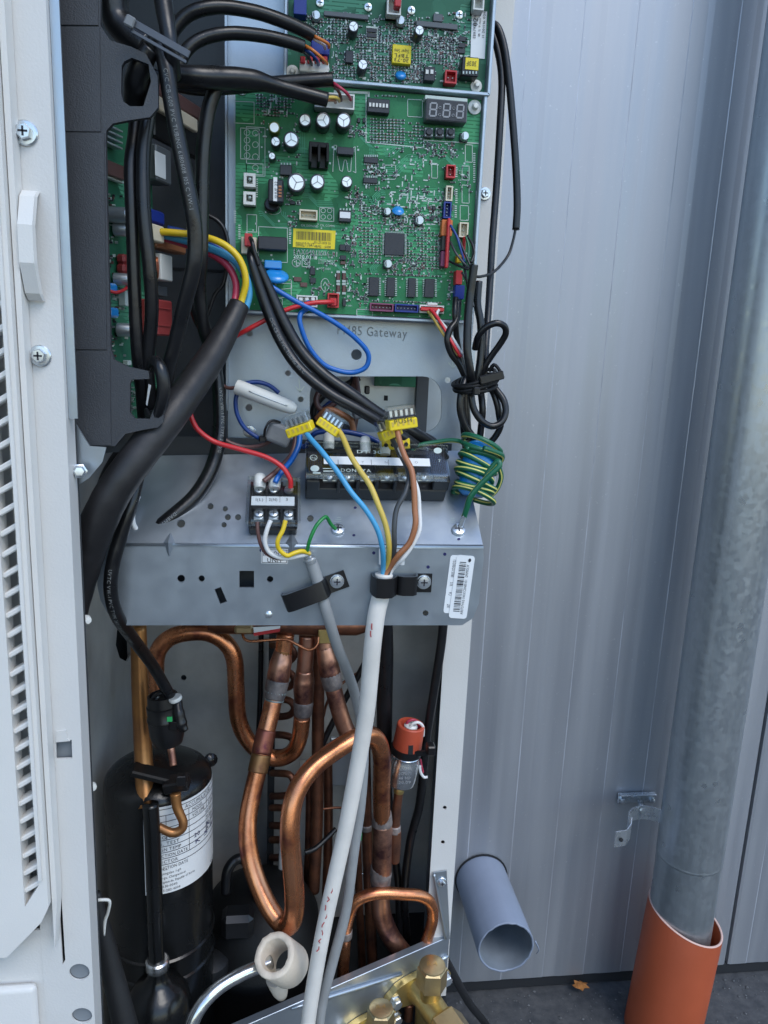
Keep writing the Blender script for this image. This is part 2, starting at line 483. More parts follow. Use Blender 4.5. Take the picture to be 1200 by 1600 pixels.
M['leafm'] = mat('dry_leaf', (.36, .14, .03), .7, var=.3, vscale=120, bump=.3)
M['base'] = mat('base_pan', (.012, .014, .017), .5, .2, var=.3, vscale=12)
M['plug'] = mat('grey_plug', (.19, .21, .23), .5, var=.05)

def pcb_mat(name, c1, c2):
    m = bpy.data.materials.new(name); m.use_nodes = True
    n = m.node_tree.nodes; l = m.node_tree.links; b = n['Principled BSDF']
    tc = n.new('ShaderNodeTexCoord')
    sp = n.new('ShaderNodeSeparateXYZ'); l.new(tc.outputs['Object'], sp.inputs[0])
    cb = n.new('ShaderNodeCombineXYZ'); l.new(sp.outputs['X'], cb.inputs[0]); l.new(sp.outputs['Z'], cb.inputs[1])
    # copper tracks under the lacquer: blocky cells with straight borders
    vo = n.new('ShaderNodeTexVoronoi'); vo.distance = 'CHEBYCHEV'; vo.inputs['Scale'].default_value = 95; vo.inputs['Randomness'].default_value = .9; l.new(cb.outputs[0], vo.inputs['Vector'])
    br = n.new('ShaderNodeTexBrick'); br.inputs['Scale'].default_value = 150; br.inputs['Mortar Size'].default_value = .12; br.inputs['Brick Width'].default_value = 2.6; br.inputs['Row Height'].default_value = .32
    br.inputs['Color1'].default_value = (0, 0, 0, 1); br.inputs['Color2'].default_value = (.25, .25, .25, 1); br.inputs['Mortar'].default_value = (1, 1, 1, 1)
    l.new(cb.outputs[0], br.inputs['Vector'])
    mk = n.new('ShaderNodeTexNoise'); mk.inputs['Scale'].default_value = 32; mk.inputs['Detail'].default_value = 2; l.new(cb.outputs[0], mk.inputs['Vector'])
    cr = n.new('ShaderNodeValToRGB'); cr.color_ramp.interpolation = 'CONSTANT'; cr.color_ramp.elements[1].position = .54; l.new(mk.outputs['Fac'], cr.inputs['Fac'])
    mu = n.new('ShaderNodeMath'); mu.operation = 'MULTIPLY'; l.new(br.outputs['Fac'], mu.inputs[0]); l.new(cr.outputs['Color'], mu.inputs[1])
    vr = n.new('ShaderNodeValToRGB'); vr.color_ramp.elements[0].position = .0; vr.color_ramp.elements[1].position = 1.0
    l.new(vo.outputs['Color'], vr.inputs['Fac'])
    mx = n.new('ShaderNodeMixRGB'); mx.inputs[1].default_value = (*c1, 1); mx.inputs[2].default_value = (*c2, 1)
    ad = n.new('ShaderNodeMath'); ad.operation = 'MULTIPLY_ADD'; l.new(vr.outputs['Color'], ad.inputs[0]); ad.inputs[1].default_value = .45; l.new(mu.outputs[0], ad.inputs[2]); ad.use_clamp = True
    l.new(ad.outputs[0], mx.inputs[0]); l.new(mx.outputs[0], b.inputs['Base Color'])
    b.inputs['Roughness'].default_value = .45; b.inputs['Specular IOR Level'].default_value = .3
    bp = n.new('ShaderNodeBump'); bp.inputs['Strength'].default_value = .25; bp.inputs['Distance'].default_value = .0003; l.new(ad.outputs[0], bp.inputs['Height']); l.new(bp.outputs['Normal'], b.inputs['Normal'])
    return m
M['green'] = pcb_mat('green_circuit_board', (.010, .135, .046), (.055, .31, .135))
M['green2'] = pcb_mat('green_circuit_board_dark', (.012, .095, .048), (.07, .26, .16))

def wall_mat():
    """coil-coated sheet: faint rain streaks and dust specks over the paint"""
    m = mat('coated_wall_panel', (.40, .42, .475), .48, .60, bump=.05, bscale=240)
    n = m.node_tree.nodes; l = m.node_tree.links; b = n['Principled BSDF']
    tc = n.new('ShaderNodeTexCoord')
    def nz(scale, sc, det, p0, p1):
        mp = n.new('ShaderNodeMapping'); mp.inputs['Scale'].default_value = sc; l.new(tc.outputs['Object'], mp.inputs['Vector'])
        t = n.new('ShaderNodeTexNoise'); t.inputs['Scale'].default_value = scale; t.inputs['Detail'].default_value = det; l.new(mp.outputs[0], t.inputs['Vector'])
        r = n.new('ShaderNodeMapRange'); r.inputs['From Min'].default_value = p0; r.inputs['From Max'].default_value = p1; l.new(t.outputs['Fac'], r.inputs['Value']); return r.outputs['Result']
    streak = nz(3.0, (14, 14, .5), 6, .35, .7); cloud = nz(1.6, (1.5, 1.5, .8), 5, .3, .7); speck = nz(260, (1, 1, 1), 2, .70, .80)
    m1 = n.new('ShaderNodeMixRGB'); m1.inputs[1].default_value = (.350, .370, .405, 1); m1.inputs[2].default_value = (.425, .440, .470, 1); l.new(streak, m1.inputs[0])
    m2 = n.new('ShaderNodeMixRGB'); m2.blend_type = 'MULTIPLY'; m2.inputs[2].default_value = (.86, .87, .90, 1); l.new(cloud, m2.inputs[0]); l.new(m1.outputs[0], m2.inputs[1])
    m3 = n.new('ShaderNodeMixRGB'); m3.inputs[2].default_value = (.47, .48, .51, 1); l.new(speck, m3.inputs[0]); l.new(m2.outputs[0], m3.inputs[1])
    l.new(m3.outputs[0], b.inputs['Base Color'])
    ro = n.new('ShaderNodeMapRange'); ro.inputs['To Min'].default_value = .40; ro.inputs['To Max'].default_value = .56; l.new(streak, ro.inputs['Value']); l.new(ro.outputs['Result'], b.inputs['Roughness'])
    return m
M['wall'] = wall_mat()
M['crease'] = mat('lit_rib_edge', (.425, .45, .505), .5, .5, var=.2, vscale=14, detail=6, stretch=(4, 4, 1))  # lighter tone painted on one slope of each rib as its lit edge
M['gap'] = mat('dark_joint', (.012, .014, .018), .8)
def pipe_galv():
    """hot-dip zinc: spangle cells, white bloom patches, vertical scuffs"""
    m = mat('spangled_zinc_pipe', (.40, .44, .47), .42, .8, bump=.05, bscale=70)
    n = m.node_tree.nodes; l = m.node_tree.links; b = n['Principled BSDF']
    tc = n.new('ShaderNodeTexCoord')
    vo = n.new('ShaderNodeTexVoronoi'); vo.inputs['Scale'].default_value = 150; l.new(tc.outputs['Object'], vo.inputs['Vector'])
    bw = n.new('ShaderNodeRGBToBW'); l.new(vo.outputs['Color'], bw.inputs[0])
    mp = n.new('ShaderNodeMapping'); mp.inputs['Scale'].default_value = (30, 30, 3); l.new(tc.outputs['Object'], mp.inputs['Vector'])
    t = n.new('ShaderNodeTexNoise'); t.inputs['Scale'].default_value = 1.2; t.inputs['Detail'].default_value = 8; t.inputs['Roughness'].default_value = .65; l.new(mp.outputs[0], t.inputs['Vector'])
    r = n.new('ShaderNodeValToRGB'); r.color_ramp.elements[0].position = .36; r.color_ramp.elements[1].position = .68
    r.color_ramp.elements[0].color = (.38, .42, .445, 1); r.color_ramp.elements[1].color = (.49, .53, .555, 1); l.new(t.outputs['Fac'], r.inputs['Fac'])
    mr = n.new('ShaderNodeMapRange'); mr.inputs['To Min'].default_value = .93; mr.inputs['To Max'].default_value = 1.04; l.new(bw.outputs[0], mr.inputs['Value'])
    mx = n.new('ShaderNodeMixRGB'); mx.blend_type = 'MULTIPLY'; mx.inputs[0].default_value = 1; l.new(r.outputs['Color'], mx.inputs[1]); l.new(mr.outputs['Result'], mx.inputs[2])
    l.new(mx.outputs[0], b.inputs['Base Color'])
    ro = n.new('ShaderNodeMapRange'); ro.inputs['To Min'].default_value = .26; ro.inputs['To Max'].default_value = .42; l.new(bw.outputs[0], ro.inputs['Value']); l.new(ro.outputs['Result'], b.inputs['Roughness'])
    return m
M['galvpipe'] = pipe_galv()
def asphalt():
    m = mat('asphalt', (.040, .044, .050), .85, col2=(.075, .078, .082), vscale=60, bump=.8, bscale=160, detail=8)
    return m
M['asphalt'] = asphalt()
# ================================================================== the setting
YW = 0.95
# ground
gv = [(-40, -40, 0), (40, -40, 0), (40, 40, 0), (-40, 40, 0)]
o = mesh_obj('ground', gv, [(0, 1, 2, 3)], M['asphalt']); tag(o, 'dark grey asphalt yard in front of the panel wall', kind='structure')

# building wall of coated vertical panels
jx = P(1160, 1350, YW).x
ribs = [P(x, 850, YW).x for x in (768, 844, 914, 987, 1054)]
pitch = (ribs[-1] - ribs[0]) / 4
wall = thing('building_wall', 'grey blue metal panel wall with fine vertical ribs behind the open unit', 'wall', (jx, YW, 0))
def wall_panel(x0, x1, r0):
    prof = [(x0, YW + .02), (x0, YW + .0012), (x0 + .004, YW)]
    k = math.ceil((x0 + .02 - r0) / pitch)
    while r0 + k * pitch + .04 < x1:
        a = r0 + k * pitch + ((k * 37) % 7 - 3) * .0007
        prof += [(a, YW), (a + .0016, YW + .0006), (a + .0210, YW + .0006), (a + .0290, YW)]
        k += 1
    prof += [(x1 - .004, YW), (x1, YW + .0012), (x1, YW + .02)]
    V, F = [], []
    zs = (0.022, 0.35, 0.7, 1.05, 1.4, 2.2, 3.2)
    for z in zs:
        for x, y in prof: V.append((x, y, z))
    n = len(prof)
    for j in range(len(zs) - 1):
        for i in range(n - 1):
            F.append((j * n + i, j * n + i + 1, (j + 1) * n + i + 1, (j + 1) * n + i))
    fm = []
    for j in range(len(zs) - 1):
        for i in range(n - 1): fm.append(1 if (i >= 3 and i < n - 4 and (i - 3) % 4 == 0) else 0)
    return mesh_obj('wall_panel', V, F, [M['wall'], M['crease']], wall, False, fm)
W0 = 1.0
x = jx - 2 * W0
wall_panel(jx - 2 * W0 + .003, jx - W0 - .003, ribs[0])
wall_panel(jx - W0 + .003, jx - .003, ribs[0])
wall_panel(jx + .003, jx + W0 - .003, ribs[0] + .02)
wall_panel(jx + W0 + .003, jx + 2 * W0 - .003, ribs[0] + .02)
obox('wall_core', (jx, YW + .091, 1.61), (4 * W0, .14, 3.18), M['gap'], wall)
obox('plinth', (jx, YW + .012, .0115), (4 * W0, .018, .021), M['gap'], wall, bevel=.002)

# leaf on the ground at the wall
lp = PZ(905, 1545, 0.004)
V, F = [], []
outl = [(-1, 0), (-.55, .3), (-.6, .75), (-.1, .5), (.15, .95), (.45, .5), (.95, .45), (.6, 0), (.95, -.4), (.3, -.42), (0, -.8), (-.3, -.4), (-.8, -.45)]
V = [lp + Vector((0, 0, .012))] + [lp + Vector((a * .014, b * .011 - .004, .004 + .010 * abs(a) * random.random() + .004)) for a, b in outl]
F = [(0, i + 1, (i + 1) % len(outl) + 1) for i in range(len(outl))]
bm = bmesh.new(); me_ = bpy.data.meshes.new('t'); me_.from_pydata(V, [], F); bm.from_mesh(me_)
bmesh.ops.solidify(bm, geom=bm.faces[:], thickness=.0006)
leaf = from_bm('fallen_leaf', bm, M['leafm']); tag(leaf, 'small dry orange brown leaf on the ground at the foot of the wall', 'leaf')

# grey waste pipe that comes straight out of the wall
pc = P(791, 1481, .815)
RG = .0385
pv = thing('waste_pipe', 'short grey plastic pipe stub sticking out of the wall with a rough sawn end', 'pipe', (pc.x, YW, pc.z))
def open_pipe(name, c0, axis, L0, L1, r, th, mats, parent, n=40, rough=0.0, slant=None):
    """hollow pipe from L0 (hidden end) to L1 (open end) along axis"""
    u, v, w = frame_of(Vector(axis))
    V, F, FM = [], [], []
    rings = []
    for k in range(n):
        a = 2 * math.pi * k / n
        d = u * math.cos(a) + v * math.sin(a)
        e = random.uniform(-rough, rough)
        ex = slant(d) if slant else 0.0
        for (rr, L, ee) in ((r, L0, 0), (r, L1 - .0012, ex + e), (r - .0006, L1, ex + e), (r - th + .0006, L1, ex + e * .7), (r - th, L1 - .0012, ex + e), (r - th, L0, 0)):
            V.append(c0 + w * (L + ee) + d * rr)
    for k in range(n):
        k2 = (k + 1) % n
        for j in range(5):
            F.append((k * 6 + j, k2 * 6 + j, k2 * 6 + j + 1, k * 6 + j + 1)); FM.append((0, 2, 2, 2, 1)[j])
    return mesh_obj(name, V, F, mats, parent, True, FM)
open_pipe('pipe_wall', pc, (0, -1, 0), pc.y - YW - .004, 0.0, RG, .0028, [M['pvcgrey'], M['pvcin'], M['pvcgrey']], pv, rough=.0012)
ring = [Vector((pc.x + (RG + .0022) * math.cos(a), YW - .0016, pc.z + .0009 + (RG + .0022) * math.sin(a))) for a in [2 * math.pi * k / 32 for k in range(32)]]
prism('wall_opening', ring, Vector((0, .0010, 0)), M['gap'], pv)
bp = P(841, 1483, .82)
tube('burr', [P(836, 1470, .82), P(842, 1484, .82), P(838, 1490, .823)], [1.6, 1.0, .4], M['pvcgrey'], pv, sides=6, sub=3)

# galvanised downpipe standing in an orange drain pipe
YD = .865
ax_top = P(1069, 1390, YD)
dpx, dpr = ax_top.x, .0445
dp = thing('downpipe', 'round galvanised steel downpipe with a weathered zinc surface', 'pipe', (dpx, YD, .1))
zj = P(1069, 1372, YD - dpr).z
lathe('upper_length', [(dpr, zj + .004), (dpr, zj + .03), (dpr, .7), (dpr, 1.0), (dpr, 1.5), (dpr, 2.6)], (dpx, YD, 0), (0, 0, 1), M['galvpipe'], dp, n=48)
lathe('lower_length', [(dpr - .0007, .12), (dpr - .0007, zj + .012)], (dpx, YD, 0), (0, 0, 1), M['galvpipe'], dp, n=48)
lathe('joint_bead', [(dpr - .001, zj - .001), (dpr + .0001, zj + .001), (dpr + .0001, zj + .0035), (dpr - .001, zj + .0065)], (dpx, YD, 0), (0, 0, 1), M['galvpipe'], dp, n=48)
ob = P(1035, 1600, YD); ot = P(1071, 1428, YD)
oax = (ot - ob).normalized()
kg = thing('drain_pipe', 'upright orange brown plastic drain pipe around the foot of the downpipe', 'pipe', (ob.x, YD, 0))
cross = Vector((1, 0, 0))
open_pipe('pipe_wall', ot, oax, -(ot.z + .05) / oax.z, 0.0, .0535, .0032, [M['kg'], M['kg'], M['kgrim']], kg, n=56, slant=lambda d: -.013 * d.x + .007 * d.y)

# pipe bracket left open on the wall
br = thing('pipe_bracket', 'open galvanised pipe clamp screwed to the wall left of the downpipe', 'bracket', P(994, 1247, YW))
s = mpp(P(994, 1247, YW))
pcn = P(994, 1246, YW - .004)
obox('wall_plate', pcn, (60 * s, .003, 17 * s), M['zinc'], br, bevel=.0008)
obox('top_lip', pcn + Vector((0, -.004, 8.0 * s)), (58 * s, .008, .002), M['zinc'], br, bevel=.0006)
for x_ in (972, 1018):
    c = P(x_, 1250, YW - .0056)
    lathe('screw', [(0.0045, 0), (.0045, -.001), (.0042, .004), (.002, .0052), (0, .0052)], c, (0, -1, 0), M['zinc'], br, n=12)
stem0 = P(999, 1252, YW - .008)
tube('stem', [stem0, P(1001, 1258, YW - .03), P(1003, 1262, YW - .05)], .0042, M['zinc'], br, metres=True, sides=8)
cc = Vector((dpx - .062, YD - .0, P(1000, 1268, YD).z))
# half-round strap and its ear
def band(name, pts, w, th, parent, mat_):
    V, F = [], []
    for i, p in enumerate(pts):
        a, b = pts[max(i - 1, 0)], pts[min(i + 1, len(pts) - 1)]
        t = (b - a).normalized(); n_ = Vector((-t.y, t.x, 0))
        for q in ((-1, 0), (1, 0), (1, 1), (-1, 1)):
            V.append(p + Vector((0, 0, q[0] * w / 2)) + n_ * (q[1] * th))
    for i in range(len(pts) - 1):
        for k in range(4):
            F.append((i * 4 + k, i * 4 + (k + 1) % 4, (i + 1) * 4 + (k + 1) % 4, (i + 1) * 4 + k))
    F += [(3, 2, 1, 0), tuple(len(pts) * 4 - 4 + k for k in range(4))]
    return mesh_obj(name, V, F, mat_, parent)
m0 = P(1003, 1264, YW - .052)
arc = []
for k in range(0, 13):
    a = math.radians(-70 + 140 * k / 12)
    arc.append(m0 + Vector((math.sin(a) * .030, -(1 - math.cos(a)) * .030, -.006)))
band('strap', arc, .021, .0018, br, M['zinc'])
ear = arc[0]
band('ear', [ear + Vector((.002, -.001, -.004)), ear + Vector((-.002, -.009, -.008)), ear + Vector((-.010, -.014, -.014)), ear + Vector((-.026, -.014, -.016))], .024, .0018, br, M['zinc'])
lathe('screw', [(.0028, 0), (.0028, .002), (0, .003)], ear + Vector((-.018, -.0165, -.015)), (0, -1, 0), M['gap'], br, n=10)
lathe('bolt', [(.0045, 0), (.0045, .003), (0, .004)], m0 + Vector((0, -.002, 0)), (0, -1, 0), M['zinc'], br, n=6)

# grit along the foot of the wall
random.seed(31)
V, F = [], []
for _ in range(900):
    x_ = random.uniform(.18, 1.5); y_ = YW - abs(random.gauss(0, .09)) - .004; r_ = random.choice((.0008, .0012, .0016, .0024)) * random.uniform(.6, 1.3)
    b = len(V); c = Vector((x_, y_, r_ * .35))
    for dx, dy, dz in ((1, 0, 0), (0, 1, 0), (-1, 0, 0), (0, -1, 0), (0, 0, 1), (0, 0, -1)):
        V.append(c + Vector((dx, dy, dz * .7)) * r_ * random.uniform(.7, 1.2))
    F += [tuple(b + i for i in t) for t in ((0, 1, 4), (1, 2, 4), (2, 3, 4), (3, 0, 4), (1, 0, 5), (2, 1, 5), (3, 2, 5), (0, 3, 5))]
grit = mesh_obj('grit', V, F, mat('grit_stone', (.10, .105, .11), .8, var=.5, vscale=90)); tag(grit, 'scattered grit on the asphalt along the wall foot', kind='stuff')
# ================================================================== the outdoor unit's casing
YF = .36
XR = P(110, 800, YF).x                     # right edge of the white front panel
XP0, XP1, YP = .128, .150, .56              # corner post
YBK = .665                                  # back sheet
ZB, ZT = .40, 1.32                          # base pan, roof
UL = -.62
unit = thing('outdoor_unit', 'white heat pump outdoor unit with its right service panels taken off', 'heat pump', ((UL + XP1) / 2, .52, .0))
def row_z(px, py, Y): return P(px, py, Y).z

# front panel (white strip between grille and opening), with its slots cut through
gx = P(47, 1000, YF).x
def strip_pt(px, py): return P(px, py, YF)
zt, zb = ZT - .02, ZB + .01
outer = [Vector((gx - .004, YF, zb)), Vector((XR, YF, zb)), Vector((XR, YF, zt)), Vector((gx - .004, YF, zt))]
slotA = [strip_pt(*p) for p in ((50, 779), (56, 779), (64, 930), (75, 1070), (69, 1072), (60, 960))]
slotB = [strip_pt(*p) for p in ((86, 1311), (91, 1310), (96, 1400), (102, 1500), (98, 1507), (93, 1430))]
cutC = [strip_pt(*p) for p in ((87, 1158), (112, 1156), (113, 1185), (88, 1186))]
plugA = [strip_pt(*p) for p in circ(124, 1519, 16, 20, 13)]
plugB = [strip_pt(*p) for p in circ(128, 1587, 16, 20, 12)]
fp = prism('front_panel', outer, Vector((0, .0012, 0)), M['paint'], unit, [slotA, slotB, cutC, plugA, plugB])
# folded edge of the strip
obox('folded_edge', (XR - .0006, YF + .0075, (zt + zb) / 2), (.0012, .0125, zt - zb), M['paint'], unit)
obox('inner_flange', (XR - .012, YF + .0155, (zt + zb) / 2), (.0245, .001, zt - zb), M['dark_in'], unit)
for q, nm in ((plugA, 'plug'), (plugB, 'plug')):
    prism(nm, [p + Vector((0, .0016, 0)) for p in q], Vector((0, .001, 0)), M['plug'], unit)
obox('catch_plate', P(100, 1171, YF + .004), (.013, .001, .014), M['plug'], unit)
prism('catch_tab', [P(x_, y_, YF - .0008) for x_, y_ in ((88, 1143), (103, 1141), (105, 1153), (109, 1158), (87, 1160))], Vector((0, .0007, 0)), M['paint'], unit)
def hexflange_screw(name, c, r, axis, parent, mt, cross_mat):
    axis = Vector(axis).normalized()
    sc = lathe(name, [(r, 0), (r, .12 * r), (r * .9, .22 * r), (r * .62, .25 * r)], c, axis, mt, parent, n=20, cap=True)
    lathe('hex_head', [(r * .66, .1 * r), (r * .66, .62 * r), (r * .56, .74 * r), (0, .76 * r)], c, axis, mt, sc, n=6, a0=.3)
    u, v, w = frame_of(axis)
    bm = bmesh.new()
    for d, e in ((u, v), (v, u)):
        add_box(bm, c + axis * (.765 * r), (d, e, axis), (r * .74, r * .16, r * .03))
    from_bm('cross_slot', bm, cross_mat, sc)
    return sc
hexflange_screw('screw', P(40, 208, YF - .0002), 18.5 * .000285, (0, -1, 0), unit, M['zinc'], M['ink'])
hexflange_screw('screw', P(63, 556, YF - .0002), 17 * .00029, (0, -1, 0), unit, M['zinc'], M['ink'])

# bowed handle grip
hx0, hx1 = P(40, 385, YF).x, P(67, 385, YF).x
z0, z1 = P(54, 300, YF).z, P(58, 470, YF).z
V, F = [], []
sec = [(z0, 0.0), (z0 + (z1 - z0) * .06, .0035), (z0 + (z1 - z0) * .33, .0085), (z0 + (z1 - z0) * .67, .0085), (z0 + (z1 - z0) * .94, .0035), (z1, 0.0)]
for z_, dep in sec:
    for xx, yy in ((hx0, dep), (hx0 + .0006, dep + .0022), (hx1 - .0006, dep + .0022), (hx1, dep)):
        V.append((xx, YF - .0002 - yy, z_))
for i in range(len(sec) - 1):
    for k in range(4):
        F.append((i * 4 + k, i * 4 + (k + 1) % 4, (i + 1) * 4 + (k + 1) % 4, (i + 1) * 4 + k))
F += [(0, 1, 2, 3), (23, 22, 21, 20)]
mesh_obj('handle', V, F, M['paint_trim'], unit)

# moulded fan grille: frame with steps, slats in slanting columns
YG = .347
gr = None
def gpt(px, py, Y=YG): return P(px, py, Y)
gxo = P(50, 1000, YG).x                                     # outer right edge of the moulding
opA0, opA1 = P(10, 1000, YG).x, P(36, 1000, YG).x           # opening column
zbot = P(30, 1495, YG).z
zop = P(60, 1400, YG).z
ztop = ZT - .06
ch = .022
frame_out = [Vector((UL + .05, YG, zbot)), Vector((gxo - ch, YG, zbot)), Vector((gxo - .004, YG, zbot + ch * .9)), Vector((gxo, YG, zbot + ch * 1.3)), Vector((gxo, YG, ztop)), Vector((UL + .05, YG, ztop))]
bar = .014
cols = []
xk = opA1
while xk > UL + .08:
    cols.append((xk - (opA1 - opA0), xk)); xk -= (opA1 - opA0) + bar
holes = []
for a, b in cols:
    holes.append([Vector((a, YG, zop - .006)), Vector((b, YG, zop + .006)), Vector((b, YG, ztop - .02)), Vector((a, YG, ztop - .02))])
grille = prism('front_grille', frame_out, Vector((0, .010, 0)), M['paint_trim'], unit, holes)
prism('grille_border', [Vector((gxo + .0005, YG + .004, zbot - .0)), Vector((gxo + .0030, YG + .004, zbot + ch * 1.3)), Vector((gxo + .0030, YG + .004, ztop)), Vector((gxo + .0005, YG + .004, ztop))], Vector((0, .0085, 0)), M['paint_trim'], unit)
obox('grille_step', (gxo - .0028, YG - .0009, (zop + ztop) / 2), (.0016, .0016, ztop - zop - .02), M['paint_trim'], unit)
pitch_z = .0099
slat_me = None
def add_slat(a, b, z_):
    global slat_me
    c = Vector(((a + b) / 2, YG + .0055, z_))
    if slat_me is None:
        bm = bmesh.new(); w = b - a
        sl = .0052
        for q in (-1, 1):
            pass
        d = Vector((w + .001, 0, sl)); L = d.length; u = d.normalized(); v = Vector((0, 1, 0)); n_ = u.cross(v)
        tip = Vector((0, .90, .43)).normalized()
        add_box(bm, Vector((0, 0, 0)), (u, v, n_), (L, .0078, .0026), .0006)
        slat_me = bpy.data.meshes.new('slat'); bm.to_mesh(slat_me); bm.free(); slat_me.materials.append(M['paint_trim'])
    link(bpy.data.objects.new('slat', slat_me), grille, c)
for ci, (a, b) in enumerate(cols[:3]):
    z_ = zop + .004
    while z_ < ztop - .025:
        add_slat(a, b, z_); z_ += pitch_z
# lower front cover of the fan side, with a raised rounded field
obox('lower_front', ((UL + gx) / 2 + .005, YF + .0008, (ZB + ZT) / 2), (gx - UL + .002, .0012, ZT - ZB), M['paint'], unit) if False else None
xl = UL
lowz1 = zbot + .004
obox('lower_front', ((xl + gx - .004) / 2, YF + .001, (ZB + lowz1) / 2), (gx - .004 - xl, .0014, lowz1 - ZB), M['paint'], unit)
xa = P(62, 1560, YF).x; za = P(20, 1533, YF).z
bm = bmesh.new()
add_box(bm, Vector(((xl + .02 + xa) / 2, YF - .003, (ZB + .02 + za) / 2)), WX, (xa - xl - .02, .006, za - ZB - .02), .004, 3)
from_bm('raised_field', bm, M['paint'], unit, auto=40)
obox('fan_backing', ((xl + gx) / 2, YF + .022, (ZB + ZT) / 2), (gx - xl, .002, ZT - ZB - .01), mat('fan_side_grey', (.55, .56, .57), .5, var=.08, vscale=20), unit)

# left side, roof, base, back, partition, post
obox('roof', ((UL + XP1) / 2, (YF + YBK) / 2 + .01, ZT + .006), (XP1 - UL + .02, YBK - YF + .03, .012), M['paint'], unit, bevel=.003)
obox('left_side', (UL - .001, (YF + YBK) / 2, (ZB + ZT) / 2), (.0016, YBK - YF, ZT - ZB), M['paint'], unit)
obox('base_pan', ((UL + XP1) / 2, (YF + YBK) / 2 + .005, ZB - .006), (XP1 - UL, YBK - YF + .01, .010), M['base'], unit)
xpt = -.1425
def phole(px, py, r): return [P(px + r * math.cos(t), py + r * math.sin(t), YBK) for t in [2 * math.pi * k / 14 for k in range(14)]]
prism('back_sheet', [Vector((xpt - .004, YBK, ZB)), Vector((XP1 - .002, YBK, ZB)), Vector((XP1 - .002, YBK, ZT)), Vector((xpt - .004, YBK, ZT))], Vector((0, .0015, 0)), M['galv_in'], unit,
      [phole(287, 1059, 4.5), phole(466, 1132, 3)])
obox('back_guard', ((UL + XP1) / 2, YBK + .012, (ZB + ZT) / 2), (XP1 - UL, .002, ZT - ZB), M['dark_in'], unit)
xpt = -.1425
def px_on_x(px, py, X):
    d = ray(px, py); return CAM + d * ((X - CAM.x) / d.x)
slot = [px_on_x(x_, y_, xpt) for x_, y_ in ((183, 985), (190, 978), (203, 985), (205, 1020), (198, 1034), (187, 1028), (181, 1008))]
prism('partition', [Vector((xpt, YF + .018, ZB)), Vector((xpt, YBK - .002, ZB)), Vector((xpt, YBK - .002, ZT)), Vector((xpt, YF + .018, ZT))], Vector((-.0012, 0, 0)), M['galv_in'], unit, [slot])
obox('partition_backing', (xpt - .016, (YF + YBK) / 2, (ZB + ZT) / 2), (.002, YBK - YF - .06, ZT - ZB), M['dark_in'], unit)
# corner post: flange with holes, side return
def pph(px, py, r): return [P(px + r * math.cos(t), py + r * math.sin(t), YP) for t in [2 * math.pi * k / 12 for k in range(12)]]
prism('corner_post', [Vector((XP0, YP, ZB)), Vector((XP1, YP, ZB)), Vector((XP1, YP, ZT)), Vector((XP0, YP, ZT))], Vector((0, .0013, 0)), M['paint'], unit,
      [pph(695, 1262, 3.0), pph(692, 1316, 3.0)])
obox('post_return', (XP1 - .0007, (YP + YBK) / 2 + .004, (ZB + ZT) / 2), (.0012, YBK - YP + .004, ZT - ZB), M['paint'], unit)
obox('post_inner', (XP0 + .009, YP + .012, (ZB + ZT) / 2), (.018, .001, ZT - ZB), M['dark_in'], unit)
hexflange_screw('screw', P(757, 303, YP - .0002), 10 * .00047, (0, -1, 0), unit, M['zinc'], M['ink'])
# feet to the ground
for fx in (UL + .12, XP1 - .10):
    bm = bmesh.new(); add_box(bm, Vector((fx, (YF + YBK) / 2, (ZB - .013) / 2)), WX, (.10, .34, ZB - .013), .006, 2)
    from_bm('foot', bm, M['plug'], unit)

# galvanised strip and small bracket behind the white strip's edge
zs0, zs1 = P(105, 655, YF).z, ZT - .03
obox('edge_strip', (XR + .0022, YF + .0045, (zs0 + zs1) / 2), (.0040, .0012, zs1 - zs0), M['galv'], unit)
brk = pxprism('corner_bracket', [(106, 655), (118, 662), (140, 697), (166, 699), (160, 722), (140, 746), (114, 764), (109, 720)], .378, .0012, M['galv'], unit)
lathe('bolt', [(.0038, 0), (.0038, .0012), (.0030, .0015), (.0030, .0036), (.0022, .0044), (0, .0046)], P(124, 736, .3718), (.25, -1, .1), M['zinc'], unit, n=6)
for p_ in ((131, 968, .39), (140, 1228, .40)):
    c = P(*p_)
    lathe('stud', [(.0014, -.008), (.0014, 0), (.0026, .0006), (.0028, .0024), (.0018, .0042), (0, .0046)], c, (.75, -.65, .1), M['white'], unit, n=14)
tube('white_hook', [(150, 1407, .40), (160, 1406, .40), (171, 1408, .402), (169, 1425, .404), (164, 1440, .405), (163, 1462, .405)], [2.6, 2.6, 2.6, 2.4, 2.6, 1.2], M['white'], unit, sides=6, sub=4)

# ------- moulded black cover over the inverter board
YC = .386
cv_out = [(60, -60), (157, -60), (157, 40), (172, 63), (205, 73), (228, 84), (246, 118), (247, 150), (247, 168), (234, 183), (200, 188), (176, 193), (166, 204), (165, 222), (169, 400), (173, 545), (178, 562), (200, 573), (232, 580), (233, 592),
          (206, 593), (203, 600), (203, 645), (210, 654), (234, 655), (240, 640), (250, 637), (256, 646), (255, 660), (246, 668), (222, 672), (196, 678), (180, 697), (60, 697)]
cv_hole = [(190, 103), (194, 96), (206, 90), (232, 100), (236, 128), (224, 166), (203, 166), (192, 158), (189, 145)]
cover = pxprism('inverter_cover', cv_out, YC, .003, M['cover'], unit, [cv_hole])
